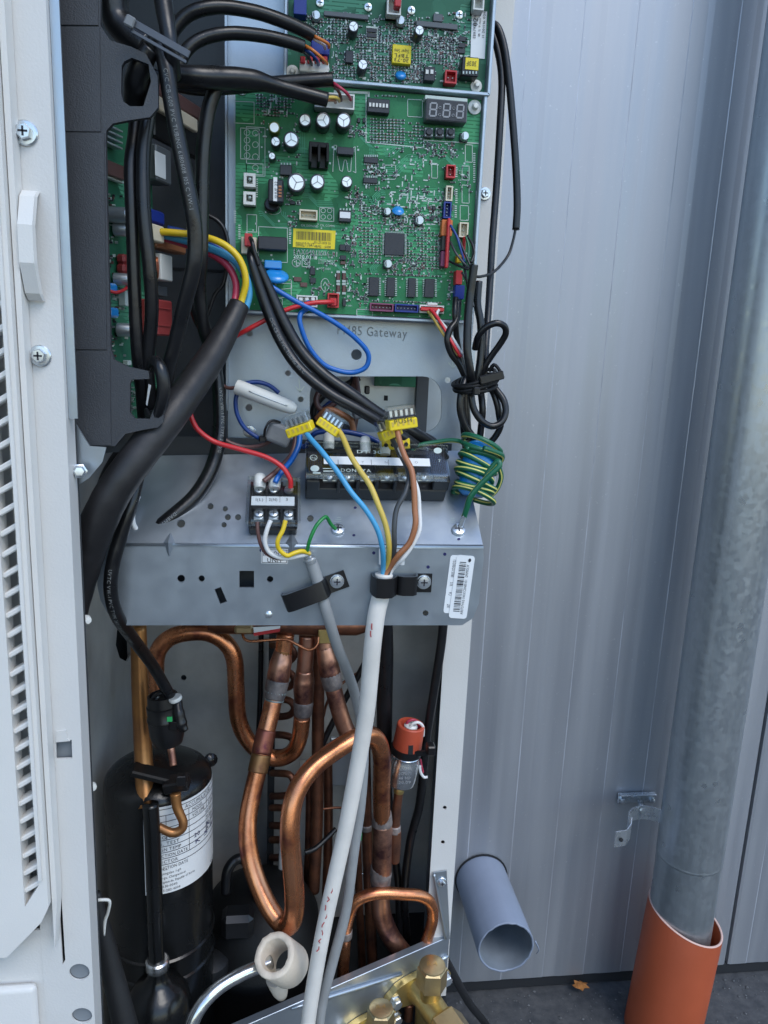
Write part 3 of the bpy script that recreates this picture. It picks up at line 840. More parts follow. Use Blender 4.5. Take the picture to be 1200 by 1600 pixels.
# raised fields and seams of the cover
for y0, y1 in ((-60, 38), (41, 204.5), (206.5, 545), (547.5, 695)):
    x1_ = {-60: 153, 41: 155, 206.5: 160, 547.5: 165}[y0]
    pxprism('cover_field', [(64 + y0 * .035, y0), (x1_ + y0 * .012, y0 + 1), (x1_ + y1 * .012, y1 + 1), (64 + y1 * .035, y1)], YC - .0007, .0006, M['cover'], cover)
obox('cover_side', (P(165, 400, YC).x - .001, YC + .03, (P(165, 700, YC).z + P(165, 200, YC).z) / 2), (.002, .055, P(165, 220, YC).z - P(165, 690, YC).z), M['cover'], unit) if False else None
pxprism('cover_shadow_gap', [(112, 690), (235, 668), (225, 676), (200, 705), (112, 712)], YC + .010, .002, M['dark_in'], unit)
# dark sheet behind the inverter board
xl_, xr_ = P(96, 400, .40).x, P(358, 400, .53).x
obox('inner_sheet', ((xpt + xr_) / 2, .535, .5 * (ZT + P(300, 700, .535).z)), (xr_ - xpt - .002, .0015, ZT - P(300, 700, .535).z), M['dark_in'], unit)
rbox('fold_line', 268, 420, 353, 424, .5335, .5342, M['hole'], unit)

# ------- plated steel plate that carries the boards
YPL = .487
win = [(x_, y_) for x_, y_ in rrect(484, 586, 691, 740, 26, 6)]
def hole(px, py, r): return [P(x_, y_, YPL) for x_, y_ in circ(px, py, r, 14)]
pl_out = [(352, -70), (775, -70), (760, 150), (740, 500), (722, 708), (356, 694), (356, 480)]
zwin = None
holes = [[P(x_, y_, YPL) for x_, y_ in rrect(484, 588, 690, 676, 30, 6)]]
hl = [(390, 521, 5), (450, 583, 4.5), (470, 624, 4.5), (389, 637, 5.5), (557, 554, 8.5), (700, 594, 5)]
plate = pxprism('board_plate', pl_out, YPL, .0015, M['plate'], unit, holes + []) if False else prism('board_plate', [P(x_, y_, YPL) for x_, y_ in pl_out], Vector((0, .0015, 0)), M['plate'], unit, holes + [hole(*h) for h in hl])
obox('plate_flange', (P(357, 320, YPL).x - .0006, YPL - .004, (P(355, 640, YPL).z + ZT) / 2), (.0012, .0078, ZT - P(355, 640, YPL).z), M['plate'], unit)
pr = Print()
pr.text('PI485 Gateway', P(526, 522, YPL - .0004), Vector((1, 0, -.012)), Vector((0, 0, 1)), .0058, width=.0455)
pr.build('engraved_text', M['inkdull'], plate)
for a in ((706, 556, 575), (467, 592, 612)):
    pr = Print(); x_, y0, y1 = a
    p0, p1 = P(x_, y0, YPL - .0003), P(x_ + 2, y1, YPL - .0003)
    pr.line([p0, p1], .0006, Vector((0, 1, 0)))
    pr.line([P(x_ - 5, y1 - 8, YPL - .0003), p1, P(x_ + 8, y1 - 8, YPL - .0003)], .0006, Vector((0, 1, 0)))
    pr.build('arrow_mark', M['silk'], plate)
# sheet seen through the plate's window, with its own holes
zA, zB2 = P(580, 560, .56).z, P(580, 705, .56).z
obox('window_sheet', (P(590, 640, .555).x + .006, .555, (zA + zB2) / 2), (.132, .0015, zA - zB2 + .03), M['galv'], unit)
rbox('window_post', 650, 588, 668, 690, .545, .5545, M['dark_in'], unit)
rbox('window_hole', 600, 618, 606, 626, .5538, .5544, M['hole'], unit)
rbox('green_edge', 585, 588, 650, 604, .538, .541, M['green2'], unit)
obox('window_rail', P(600, 683, .53), (.11, .003, .006), M['galv'], unit, bevel=.001)
hexflange_screw('screw', P(390, 674, YPL - .0002), 10 * .0004, (0, -1, 0), unit, M['zinc'], M['ink'])
# ================================================================== terminal shelf: sloping top and upright front face
F0 = P(480, 852, .415); B0 = P(480, 706, .472)
SV = Vector((0, B0.y - F0.y, B0.z - F0.z)).normalized()
SU = Vector((1, 0, 0)); SN = SU.cross(SV) * 1.0
if SN.y > 0: SN = -SN
def S(px, py, h=0.0): return PN(px, py, F0 + SN * h, SN)
SAX = (SU, SV, SN)
HREF = [None]
def sbox(name, x0, y0, x1, y1, h0, h1, mt, parent, bevel=0.0, own=False):
    hr = HREF[0] if (HREF[0] is not None and not own) else h1       # pixel rectangle read at this height
    cx, cy = (x0 + x1) / 2, (y0 + y1) / 2
    a, b = S(cx, y0, hr), S(cx, y1, hr)
    m_ = mpp((a + b) / 2)
    c = (a + b) / 2 + SN * ((h1 + h0) / 2 - hr)
    return obox(name, c, ((x1 - x0) * m_, abs((a - b).dot(SV)), h1 - h0), mt, parent, SAX, bevel)
def solve_h(px, ytop, ybase):
    v = S(px, ybase, 0).dot(SV); lo, hi = 0.0, .12
    for _ in range(40):
        m_ = (lo + hi) / 2
        if S(px, ytop, m_).dot(SV) < v: hi = m_
        else: lo = m_
    return lo
top_out = [S(*p) for p in ((243, 712), (722, 704), (741, 790), (754.5, 851), (165, 848), (203, 775))]
th = [(283, 818, 6.5), (329, 791, 4.8), (352, 795, 4.2), (356, 808, 4.8), (372, 808, 4.8), (350, 820, 4.2), (485, 810, 5.2)]
shelf_top = prism('terminal_shelf', top_out, -SN * .0014, M['galv'], unit, [[S(x_, y_) for x_, y_ in circ(a, b, r, 14)] for a, b, r in th])
YS = .415
ff = [(165, 851), (755, 856), (756, 872), (748, 943), (739, 966), (722, 977), (190, 977), (172, 965), (157, 938), (152, 915), (153, 882), (158, 861)]
fh = [circ(283, 904, 6), circ(315, 904, 5), circ(422, 905, 5), [(374, 892), (397, 892), (397, 918), (374, 918)], [(335, 921), (345, 917), (355, 940), (344, 944)], circ(665, 958, 4.6), circ(283 + 3, 960, .1) if False else circ(608, 915, 3)]
shelf_face = pxprism('shelf_face', ff, YS, .0014, M['galv'], unit, fh)
a, b = P(165, 850, YS), P(755.5, 855, YS)
bm = bmesh.new()
V, F = [], []
nn = 7
for xx in (a.x, b.x):
    for k in range(nn):
        t = k / (nn - 1)
        ang = math.radians(180) * 0 + t
        nrm = (SN * (1 - t) + Vector((0, -1, 0)) * t).normalized()
        V.append(Vector((xx, YS + .0017, F0.z - .0013)) + nrm * .0022)
F = [(k, k + 1, nn + k + 1, nn + k) for k in range(nn - 1)] + [tuple(range(nn))[::-1], tuple(range(nn, 2 * nn))]
mesh_obj('shelf_fold', V, F, M['galv'], unit, True)
for gx_ in (264, 456):
    e = P(gx_, 851, YS)
    w, hh = .0036, .0085
    top = e + SN * .0024 + Vector((0, -.0008, 0))
    V = [e + Vector((-w, .001, .0008)), e + Vector((w, .001, .0008)), e + SV * hh + SN * .0004, e + Vector((0, -.0006, -hh * .8)), top]
    mesh_obj('gusset', V, [(0, 4, 2), (4, 1, 2), (0, 3, 4), (4, 3, 1)], M['galv'], shelf_face)
obox('shelf_shade_sheet', (P(455, 915, .432).x, .432, P(455, 915, .432).z + .004), (.205, .0012, .040), M['dark_in'], unit)  # added dark sheet, gives the shade seen through the holes of the face
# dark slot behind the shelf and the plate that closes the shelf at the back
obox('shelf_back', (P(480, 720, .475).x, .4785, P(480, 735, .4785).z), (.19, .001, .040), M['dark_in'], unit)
lathe('rivet', [(.0021, 0), (.0021, .0005), (.0012, .0012), (0, .0013)], P(420, 960, YS - .0001), (0, -1, 0), M['zinc'], unit, n=14)
for x_, y_ in ((408, 860), (584, 864), (669, 886), (695, 866)):
    prism('ink_dot', [P(a_, b_, YS - .0003) for a_, b_ in circ(x_, y_, 2.6, 9)], Vector((0, .0002, 0)), M['inkblue'], shelf_face)
for x_, y_ in ((555, 793), (553, 836), (757 - 40, 842)):
    prism('ink_dot', [S(a_, b_, .0003) for a_, b_ in circ(x_, y_, 2.4, 9, 1.8)], -SN * .0002, M['inkblue'], shelf_top)

# paper labels on the face
def label_px(name, pts, Y, lift, mt, parent): return pxprism(name, pts, Y - lift, .00012, mt, parent)
lb = label_px('printed_label', [(408, 857), (450, 858), (449, 881), (408, 880)], YS, .0003, M['sticker'], shelf_face)
pr = Print(); U = Vector((1, 0, 0)); Vz = Vector((0, 0, 1))
pr.text('INDOOR', P(411, 868.5, YS - .0005), U, Vz, 7.6 * .00037, width=35 * .00037)
pr.text('UNIT', P(417, 878.5, YS - .0005), U, Vz, 7.0 * .00037, width=24 * .00037)
pr.line([P(x_, y_, YS - .0005) for x_, y_ in ((409.5, 858.5), (448.5, 859.5), (447.5, 879.5), (409.5, 878.7))], .0003, Vector((0, 1, 0)), True)
pr.build('label_text', M['ink'], lb)
lb = label_px('printed_label', [(592, 857), (633, 858), (632, 883), (592, 882)], YS, .0003, M['sticker'], shelf_face)
pr = Print()
pr.text('POWER', P(595, 868.5, YS - .0005), U, Vz, 7.2 * .00037, width=34 * .00037)
pr.text('SUPPLY', P(595, 879.5, YS - .0005), U, Vz, 7.0 * .00037, width=34 * .00037)
pr.build('label_text', M['ink'], lb)
# two long bar code stickers, one over the other
ud = (P(738, 865, YS) - P(733, 968, YS)).normalized(); vd = Vector((0, -1, 0)).cross(ud) * -1.0
def stick(name, x0, y0, x1, y1, lift, rot=4.0):
    c = P((x0 + x1) / 2, (y0 + y1) / 2, YS - lift); s_ = mpp(c); w, h = (x1 - x0) * s_, (y1 - y0) * s_
    A = Matrix.Rotation(math.radians(rot), 3, 'Y')
    u_, v_ = A @ Vector((1, 0, 0)), A @ Vector((0, 0, 1))
    o_ = prism(name, [c + u_ * ((x_ - .5) * w) + v_ * ((y_ - .5) * h) for x_, y_ in [(p[0] / w + .5, p[1] / h + .5) for p in rrect(-w / 2, -h / 2, w / 2, h / 2, .0018, 4)]], Vector((0, .00012, 0)), M['sticker'], shelf_face)
    return o_, c + Vector((0, -.0002, 0)), u_, v_, w, h
o_, c, u_, v_, w, h = stick('barcode_label', 698, 866, 722, 961, .0003)
pr = Print()
for t_, s_ in (('INT', -.40), ('CA', -.19), ('R/S', -.02), ('1805112002S1', .12)):
    pr.text(t_, c - u_ * (w * .08) + v_ * (h * s_), v_, -u_, .0021, width=h * (.06 if len(t_) < 4 else .30))
pr.build('label_text', M['ink'], o_)
o_, c, u_, v_, w, h = stick('barcode_label', 707, 866, 736, 969, .0007)
pr = Print()
random.seed(3)
t_ = -.39
while t_ < .39:
    bw = random.choice((.008, .012, .02, .006)); pr.quad(c - u_ * (w * .30) + v_ * (h * t_), u_, v_, w * .36, h * bw); t_ += bw + random.choice((.007, .010, .016))
pr.text('AB07574415 04KKC0N00101', c + u_ * (w * .25) - v_ * (h * .43), v_, -u_, .0017, width=h * .55)
pr.text('GM1M0OLW', c + u_ * (w * .25) + v_ * (h * .16), v_, -u_, .0017, width=h * .20)
pr.poly([c + u_ * (w * .23) + v_ * (h * .43) + u_ * .0009 * math.cos(k) + v_ * .0012 * math.sin(k) for k in [i * .7 for i in range(9)]])
pr.build('label_text', M['ink'], o_)

# ================================================================== terminal blocks
def cross_screw(name, c, r, axis, parent, mt=None, dome=.5):
    axis = Vector(axis).normalized(); mt = mt or M['zinc']
    sc = lathe(name, [(r, 0), (r, .15 * r), (r * .9, .4 * r), (r * .55, dome * r), (0, (dome + .06) * r)], c, axis, mt, parent, n=14, auto=50)
    u, v, w = frame_of(axis); bm = bmesh.new()
    for d, e in ((u, v), (v, u)): add_box(bm, c + axis * ((dome + .05) * r), (d, e, axis), (r * 1.05, r * .2, r * .08))
    from_bm('cross_slot', bm, M['ink'], sc)
    return sc
H1 = solve_h(590, 743, 782)
HREF[0] = H1
TB = 'terminal blocks on the sloping shelf'
tb = thing('terminal_block', 'long black six way power terminal block on the shelf with dark clear cover', 'terminal block', S(590, 770), TB)
c0 = S(590, 719, H1)
hb = H1 * .80
sbox('base', 479, 694, 702, 743, .0002, hb * .55, M['blk'], tb, .0006)
for x0, x1 in ((479, 500), (676, 702)):
    sbox('end_block', x0, 694, x1, 744, hb * .5, hb, M['blk'], tb, .0006)
sbox('back_wall', 500, 694, 676, 700, hb * .5, hb, M['blk'], tb, .0003)
for x_ in (529.5, 559.5, 589, 618, 647.5):
    sbox('barrier', x_ - 2.6, 694, x_ + 2.6, 744, hb * .4, hb * .98, M['blk'], tb, .0004)
    cc_ = S(x_, 748, hb * .5)
sk = S(590, 741, hb * .55)
sc_px = (515, 543, 573, 605, 633, 662)
for x_ in sc_px:
    sbox('contact', x_ - 11, 738, x_ + 11, 751, hb * .50, hb * .62, M['zinc'], tb, .0003, own=True)
    cross_screw('screw', S(x_, 746, hb * .66), .0030, SN, tb, dome=.7)
sbox('clear_cover', 478, 691, 703, 741.5, H1 * .97, H1, M['clear'], tb, .0004)
for pts in ((478, 738, 703, 743), (478, 690.5, 703, 693)):
    sbox('cover_lip', *pts, H1 * .80, H1 * .985, M['clear2'], tb, .0003)
sbox('marking_strip', 506, 715, 673, 727, H1 * 1.002, H1 * 1.012, M['sticker'], tb)
pr = Print(); hs = H1 * 1.018
for x_ in (528, 553, 580, 607, 634):
    pr.quad(S(x_, 727, hs), SU, SV, .0004, .0046)
for t_, x_ in (('T', 565), ('N', 601), ('O', 648)):
    pr.text(t_, S(x_, 724, hs), SU, SV, .0018)
pr.build('marking', M['inkgrey'], tb)
pr = Print(); hs = H1 * 1.004
pr.text('DONGYA', S(532, 737, hs), SU, SV, .0026, width=45 * .0004)
pr.text('DT 30', S(557, 708, hs), SU, SV, .0026, width=38 * .0004)
pr.line([S(x_, y_, hs) for x_, y_ in circ(490, 715, 5.5, 12, 4.2)], .00035, SN, True)
pr.text('PG', S(486.5, 717, hs), SU, SV, .0016, width=.0026)
pr.poly([S(x_, y_, hs) for x_, y_ in circ(492, 732, 7, 14, 5)]); pr.poly([S(x_, y_, hs) for x_, y_ in circ(684, 704, 6.5, 14, 4.6)])
pr.quad(S(489, 740, hs), SU, SV, .0044, .0012)
for k in range(4): pr.line([S(506 + k * 5, 736, hs), S(510 + k * 5, 736, hs)], .0008, SN); pr.line([S(505 + k * 5, 732, hs), S(511 + k * 5, 732, hs)], .0005, SN)
pr.text('7', S(685, 722, hs), SU, SV, .0022)
pr.build('white_print', M['silk'], tb)
pr = Print()
for x0, x1 in ((482, 505), (674, 700)):
    for k in range(9): pr.quad(S(x0 + k * (x1 - x0) / 9, 742 - 3, H1 * 1.002), SU, SV, .0004, .0165)
pr.build('ribbed_print', M['ink'], tb)
def cap_sleeve(c, ax, r, L, parent, mt='white'):
    return lathe('insulating_cap', [(r * .72, L), (r * .92, L * .93), (r, L * .7), (r, L * .3), (r * .9, 0)][::-1], c, ax, M[mt], parent, n=12, auto=40)
for x_, y_ in ((514, 703), (571, 709), (602, 711)):
    cap_sleeve(S(x_, y_, H1 * .75), (SV + SN * .35), .0034, .011, tb)
for x_ in (543, 633, 662): 
    cross_screw('screw', S(x_, 704, hb * .72), .0030, SN, tb)

H2 = solve_h(425, 815, 834)
t2 = thing('terminal_block', 'small black three way terminal block marked 1(L) 2(N) 3 with clear cover', 'terminal block', S(425, 833), TB)
hb2 = H2 * .78
HREF[0] = H2
sbox('base', 391, 747, 464, 817, .0002, hb2 * .6, M['blk'], t2, .0006)
sbox('centre_bar', 391, 771, 464, 790, hb2 * .5, hb2, M['blk'], t2, .0004)
for x_ in (391.5, 416, 440, 463.5): sbox('barrier', x_ - 1.8, 747, x_ + 1.8, 815, hb2 * .5, hb2 * .97, M['blk'], t2, .0003)
sbox('clear_cover', 386, 744, 469, 816, H2 * .96, H2, M['clear'], t2, .0004)
sbox('cover_lip', 385, 811, 466, 817, H2 * .70, H2 * .97, M['clear2'], t2, .0003)
sbox('cover_lip', 388, 743, 470, 747, H2 * .70, H2 * .97, M['clear2'], t2, .0003)
sbox('cover_lip', 385, 746, 388, 814, H2 * .78, H2 * .96, M['clear2'], t2, .0002)
sbox('cover_lip', 467, 746, 469.5, 814, H2 * .78, H2 * .96, M['clear2'], t2, .0002)
st = sbox('marking_strip', 393, 772, 460, 786, hb2, hb2 + .0004, M['sticker'], t2)
pr = Print(); hs = hb2 + .0006
for t_, x_ in (('1(L)', 398), ('2(N)', 420), ('3', 446)): pr.text(t_, S(x_, 782.5, hs), SU, SV, .0021, width=(.0048 if len(t_) > 1 else .0013))
for x_ in (415.5, 437): pr.quad(S(x_, 785, hs), SU, SV, .0002, .0050)
pr.build('marking', M['ink'], st)
for x_ in (404.5, 427.5, 451):
    sbox('contact', x_ - 8, 796, x_ + 8, 812, hb2 * .55, hb2 * .68, M['zinc'], t2, .0003, own=True)
    cross_screw('screw', S(x_, 803, hb2 * .7), .0029, SN, t2)
    cross_screw('screw', S(x_, 766, hb2 * .66), .0029, SN, t2)
for x_ in (405.5, 429): cap_sleeve(S(x_, 764, hb2 * .86), (SV + SN * .25), .0037, .0095, t2)
lathe('ring_terminal', [(.0026, 0), (.0026, .0006)], S(452, 764, hb2 * .9), SN, M['zinc'], t2, n=12)
obox('crimp', S(453, 757, hb2 * .95), (.0016, .006, .0014), M['zinc'], t2, SAX, .0003)

# earth screws on the sloping top
EG = 'earth screws on the shelf'
e1 = cross_screw('earth_screw', S(528, 828, .0002), .0041, SN, None); tag(e1, 'zinc earth screw on the shelf where the thin green wire ends', 'screw', EG)
e2 = cross_screw('earth_screw', S(716, 829, .0002), .0043, SN, None); tag(e2, 'zinc earth screw on the shelf under the striped coil wire lug', 'screw', EG)
for x_, y_ in ((528, 815), (706, 816)):
    pr = Print()
    for k in range(3): pr.quad(S(x_ - 6 + k * 2, y_ - k * 3, .0004), SU, SV, .0044 - k * .0010, .0003)
    pr.build('earth_mark', M['silk'], shelf_top)

# ================================================================== cable clamps
def clamp(name, label, p0, d, prof, w, scr, parent=None):
    """strap bent from profile (distance along d, height off the face); width w across"""
    t = thing(name, label, 'clamp', p0, 'black cable clamps on the shelf face')
    up = Vector((0, -1, 0)).cross(d); out = Vector((0, -1, 0)); up = up if up.z > 0 else -up
    bm = bmesh.new(); th_ = .0012
    rows = []
    for i, (s_, h_) in enumerate(prof):
        a_, b_ = prof[max(i - 1, 0)], prof[min(i + 1, len(prof) - 1)]
        tx, ty = b_[0] - a_[0], b_[1] - a_[1]; L = math.hypot(tx, ty); nx, ny = -ty / L, tx / L
        if ny < 0 and abs(nx) < .5: nx, ny = -nx, -ny
        base = p0 + d * s_ + out * (h_ + .0002)
        nrm = (d * nx + out * ny) * th_
        rows.append([bm.verts.new(base - up * w / 2), bm.verts.new(base + up * w / 2), bm.verts.new(base + up * w / 2 + nrm), bm.verts.new(base - up * w / 2 + nrm)])
    for A, B in zip(rows, rows[1:]):
        for k in range(4): bm.faces.new((A[k], A[(k + 1) % 4], B[(k + 1) % 4], B[k]))
    bm.faces.new(rows[0]); bm.faces.new(rows[-1][::-1])
    from_bm('strap', bm, M['blk'], t, auto=50)
    for x_, y_, r_ in scr: 
        lathe('washer', [(r_ * 1.05, 0), (r_ * 1.05, .0005)], P(x_, y_, YS - .0016), (0, -1, 0), M['zinc'], t, n=18)
        cross_screw('screw', P(x_, y_, YS - .0021), r_ * .92, (0, -1, 0), t, dome=.45)
    return t
def bump(s0, s1, h, n=7):
    return [(s0, 0)] + [(s0 + (s1 - s0) * (.5 - .5 * math.cos(math.pi * k / n)), h * (1 - abs(2 * k / n - 1) ** 4)) for k in range(1, n)] + [(s1, 0)]
k_ = .000372
pA = P(540, 903, YS)
dA = (P(446, 937, YS) - pA).normalized()
clamp('cable_clamp', 'black cable clamp set aslant over the thin grey cable', pA, dA, [(-.0005, 0), (.0105, 0), (.0120, .001), (.0135, .006), (.0145, .0072), (.025, .0078), (.0345, .0078), (.0362, .0070), (.0370, .005), (.0368, .003)], 29 * k_, [(526.5, 908, .0040)])
pB = P(674, 910, YS)
dB = Vector((-1, 0, .01)).normalized()
clamp('cable_clamp', 'black double cable clamp set level over the thick white cable', pB, dB, [(0, 0), (.0088, 0), (.0098, .001), (.0108, .006), (.0125, .0074), (.0180, .0074), (.0205, .0062), (.0218, .0050), (.0230, .0070), (.0260, .0120), (.0300, .0128), (.0335, .0120), (.0352, .0070), (.0356, .0015)], 31 * k_, [(662, 909, .0042)])
# ================================================================== circuit boards
YB = .476
BX = Vector((1, 0, 0)); BZ = Vector((0, 0, 1)); BN = Vector((0, -1, 0))
BG = 'circuit boards in the control box'
def stuff_boxes(name, items, mats, parent):
    """items: (centre, sx, sy, sz, material index); many tiny surface-mount bodies joined into one part"""
    V, F, FM = [], [], []
    for c, sx, sy, sz, mi in items:
        b = len(V)
        for i in (-1, 1):
            for j in (-1, 1):
                for k in (-1, 1): V.append(c + Vector((i * sx / 2, j * sy / 2, k * sz / 2)))
        F += [tuple(b + q for q in f) for f in ((0, 1, 3, 2), (4, 6, 7, 5), (0, 4, 5, 1), (2, 3, 7, 6), (0, 2, 6, 4), (1, 5, 7, 3))]; FM += [mi] * 6
    return tag(mesh_obj(name, V, F, mats, parent, False, FM), kind='stuff')
def cap(x, y, r, h, parent, sleeve='capsleeve', marked=True, Y=YB):
    c = P(x, y, Y - h); R = r * mpp(c)
    o_ = lathe('capacitor', [(R * .96, 0), (R, .0008), (R, h * .88), (R * .95, h * .90), (R, h * .93), (R, h * .985), (R * .93, h), (R * .80, h), (0, h)], Vector((c.x, Y, c.z)), BN, [M[sleeve], M['alu']], parent, n=20, auto=40, mis=[0, 0, 0, 0, 0, 0, 0, 1])
    if marked:
        pr = Print(); q = Vector((c.x, Y - h - .00012, c.z))
        a0 = random.uniform(0, 2)
        for k in range(3):
            a = a0 + k * 2.094; pr.line([q, q + (BX * math.cos(a) + BZ * math.sin(a)) * R * .72], R * .10, BN)
        pr.build('vent_score', M['inkgrey'], o_)
    return o_
def smdcap(x, y, r, parent, Y=YB):
    c = P(x, y, Y - .0055); R = r * mpp(c)
    o_ = lathe('capacitor', [(R * 1.0, .001), (R, .0035), (R * .93, .0038), (R, .0042), (R, .0052), (R * .9, .0056), (0, .0056)], Vector((c.x, Y, c.z)), BN, M['alu_can'], parent, n=16)
    obox('seat', Vector((c.x, Y - .0007, c.z)), (R * 2.15, .0014, R * 2.15), M['chip'], o_, bevel=.0003)
    pr = Print(); q = Vector((c.x, Y - .00575, c.z)); pr.poly([q + (BX * math.cos(a) + BZ * math.sin(a)) * R * .8 for a in [2.2 + k * .26 for k in range(9)]]); pr.build('polarity_mark', M['chip_grey'], o_)
    return o_
def comp(name, x0, y0, x1, y1, h, mt, parent, bevel=.0003, Y=YB): return rbox(name, x0, y0, x1, y1, Y - h, Y - .00005, M[mt], parent, bevel)
def socket(x0, y0, x1, y1, h, mt, parent, pins=0, vertical=False, Y=YB, wall_=.0008):
    """open shrouded header with its pins"""
    c = P((x0 + x1) / 2, (y0 + y1) / 2, Y - h); s_ = mpp(c); w, hh = (x1 - x0) * s_, (y1 - y0) * s_
    bm = bmesh.new(); q = Vector((c.x, 0, c.z))
    add_box(bm, q + BX * 0 + Vector((0, Y - h * .15, 0)), WX, (w, h * .3, hh))
    for sx in (-1, 1): add_box(bm, q + BX * (sx * (w - wall_) / 2) + Vector((0, Y - h / 2, 0)), WX, (wall_, h, hh))
    for sz in (-1, 1): add_box(bm, q + BZ * (sz * (hh - wall_) / 2) + Vector((0, Y - h / 2, 0)), WX, (w - 2 * wall_, h * .999, wall_))
    o_ = from_bm('connector', bm, M[mt], parent)
    if pins:
        it = []
        for k in range(pins):
            t = (k + .5) / pins - .5
            d = BZ * (t * (hh - 2 * wall_)) if vertical else BX * (t * (w - 2 * wall_))
            it.append((q + d + Vector((0, Y - h * .45, 0)), .0005, h * .5, .0005, 0))
        stuff_boxes('pins', it, [M['solder']], o_)
    return o_
def ic(x0, y0, x1, y1, h, parent, n, side='x', mt='chip', Y=YB, leg=3.2):
    o_ = comp('chip', x0, y0, x1, y1, h, mt, parent, .0003, Y)
    it = []; s_ = mpp(P(x0, y0, Y))
    for k in range(n):
        t = (k + .5) / n
        if side == 'x':
            for x_ in (x0 - leg / 2, x1 + leg / 2): it.append((P(x_, y0 + (y1 - y0) * t, Y) + Vector((0, -.0005, 0)), leg * s_, .0004, (y1 - y0) / n * .5 * s_, 0))
        else:
            for y_ in (y0 - leg / 2, y1 + leg / 2): it.append((P(x0 + (x1 - x0) * t, y_, Y) + Vector((0, -.0005, 0)), (x1 - x0) / n * .5 * s_, .0004, leg * s_, 0))
    stuff_boxes('legs', it, [M['solder']], o_)
    return o_
def standoff(x, y, r, parent, Y=YB):
    c = P(x, y, Y - .0015); R = r * mpp(c)
    return lathe('standoff', [(R, 0), (R, .0010), (R * .5, .0014), (R * .45, .0032), (R * .3, .0040), (0, .0041)], Vector((c.x, Y - .0002, c.z)), BN, M['white'], parent, n=18)

# ---------------- main board
mb = thing('circuit_board', 'large green main circuit board with three digit display and yellow bar code sticker', 'circuit board', P(560, 490, YB), BG)
z_top, z_bot = P(560, 139, YB).z, P(560, 492, YB).z
x_l, x_r = P(368, 320, YB).x, P(742, 320, YB).x
sub = obox('board', ((x_l + x_r) / 2, YB + .0008, (z_top + z_bot) / 2), (x_r - x_l, .0016, z_top - z_bot), M['green'], mb)
# tray rim round the board
for nm, c, d in (('tray_edge', Vector((x_r + .0016, YB - .0005, (z_top + z_bot) / 2)), (.0020, .008, z_top - z_bot + .004)),
                 ('tray_edge', Vector(((x_l + x_r) / 2, YB - .0005, z_bot - .0016)), (x_r - x_l + .001, .008, .0018)),
                 ('tray_edge', Vector(((x_l + x_r) / 2, YB + .0005, z_top + .0013)), (x_r - x_l + .001, .006, .0014))):
    obox(nm, c, d, M['plate'], mb, bevel=.0004)
caps = [(476.5, 187.5, 9.5, .0115), (505, 187.5, 11.5, .0125), (537, 188, 11.5, .0125), (430.5, 221, 7.5, .0105), (455, 218, 12, .0125), (425, 243.5, 5.5, .009), (463, 285, 14, .0125), (496, 284, 11.5, .0115), (542, 284, 9, .011)]
for a in caps: cap(*a, mb)
cap(428.5, 199, 8.5, .0095, mb, 'greencap', False)
for a in ((605.6, 330, 5.5), (656, 344, 6.6), (606.6, 412, 6.3), (727, 212, 6.2)): smdcap(*a, mb)
# heat sink: back plate and fins
hs_ = comp('heat_sink', 483, 222, 514, 230, .017, 'blk_m', mb)
for x_ in (485, 498.5, 512): rbox('fin', x_ - 2.2, 226, x_ + 2.2, 252, YB - .018, YB - .001, M['blk_m'], hs_, .0003)
rbox('fin_web', 484, 230, 513, 262, YB - .004, YB - .0005, M['blk'], hs_, .0003)
# choke with white strip, small toroid
ck = comp('choke', 419, 281, 443, 315, .011, 'chip', mb, .0008)
rbox('strip', 427, 278, 433, 313, YB - .0122, YB - .0109, M['sticker'], ck)
for k in range(4): rbox('winding', 435, 290 + k * 5, 440, 293 + k * 5, YB - .0116, YB - .010, M['w_brown'], ck, .0002)
pr = Print(); pr.text('101UF 22', P(433, 311, YB - .0124), BZ, -BX, .0015, width=.0095); pr.build('print', M['ink'], ck)
lathe('toroid', [(.0040, 0), (.0046, .001), (.0046, .003), (.0038, .004), (.0010, .0042)], P(425, 323, YB), (0, -1, .25), M['blk'], mb, n=16)
ic(437.5, 258, 456, 273, .0035, mb, 4, 'y')
ic(527, 230, 553, 241, .005, mb, 1, 'x', leg=.5)
ic(568.5, 245.5, 591, 254.5, .0018, mb, 8, 'y'); ic(567.5, 278, 590, 286, .0018, mb, 8, 'y')
ic(576.5, 433.5, 592, 462, .0022, mb, 10); ic(604, 434, 617, 463, .0022, mb, 10); ic(637.5, 435, 649.5, 464, .0022, mb, 10); ic(663.5, 436, 679, 464, .0022, mb, 10)
mcu = ic(600.5, 365, 632, 398, .0016, mb, 16); it = []
for k in range(16):
    for y_ in (363.4, 399.6): it.append((P(601.5 + 30 * (k + .5) / 16, y_, YB) + Vector((0, -.0005, 0)), .00035, .0004, .0012, 0))
stuff_boxes('legs', it, [M['solder']], mcu)
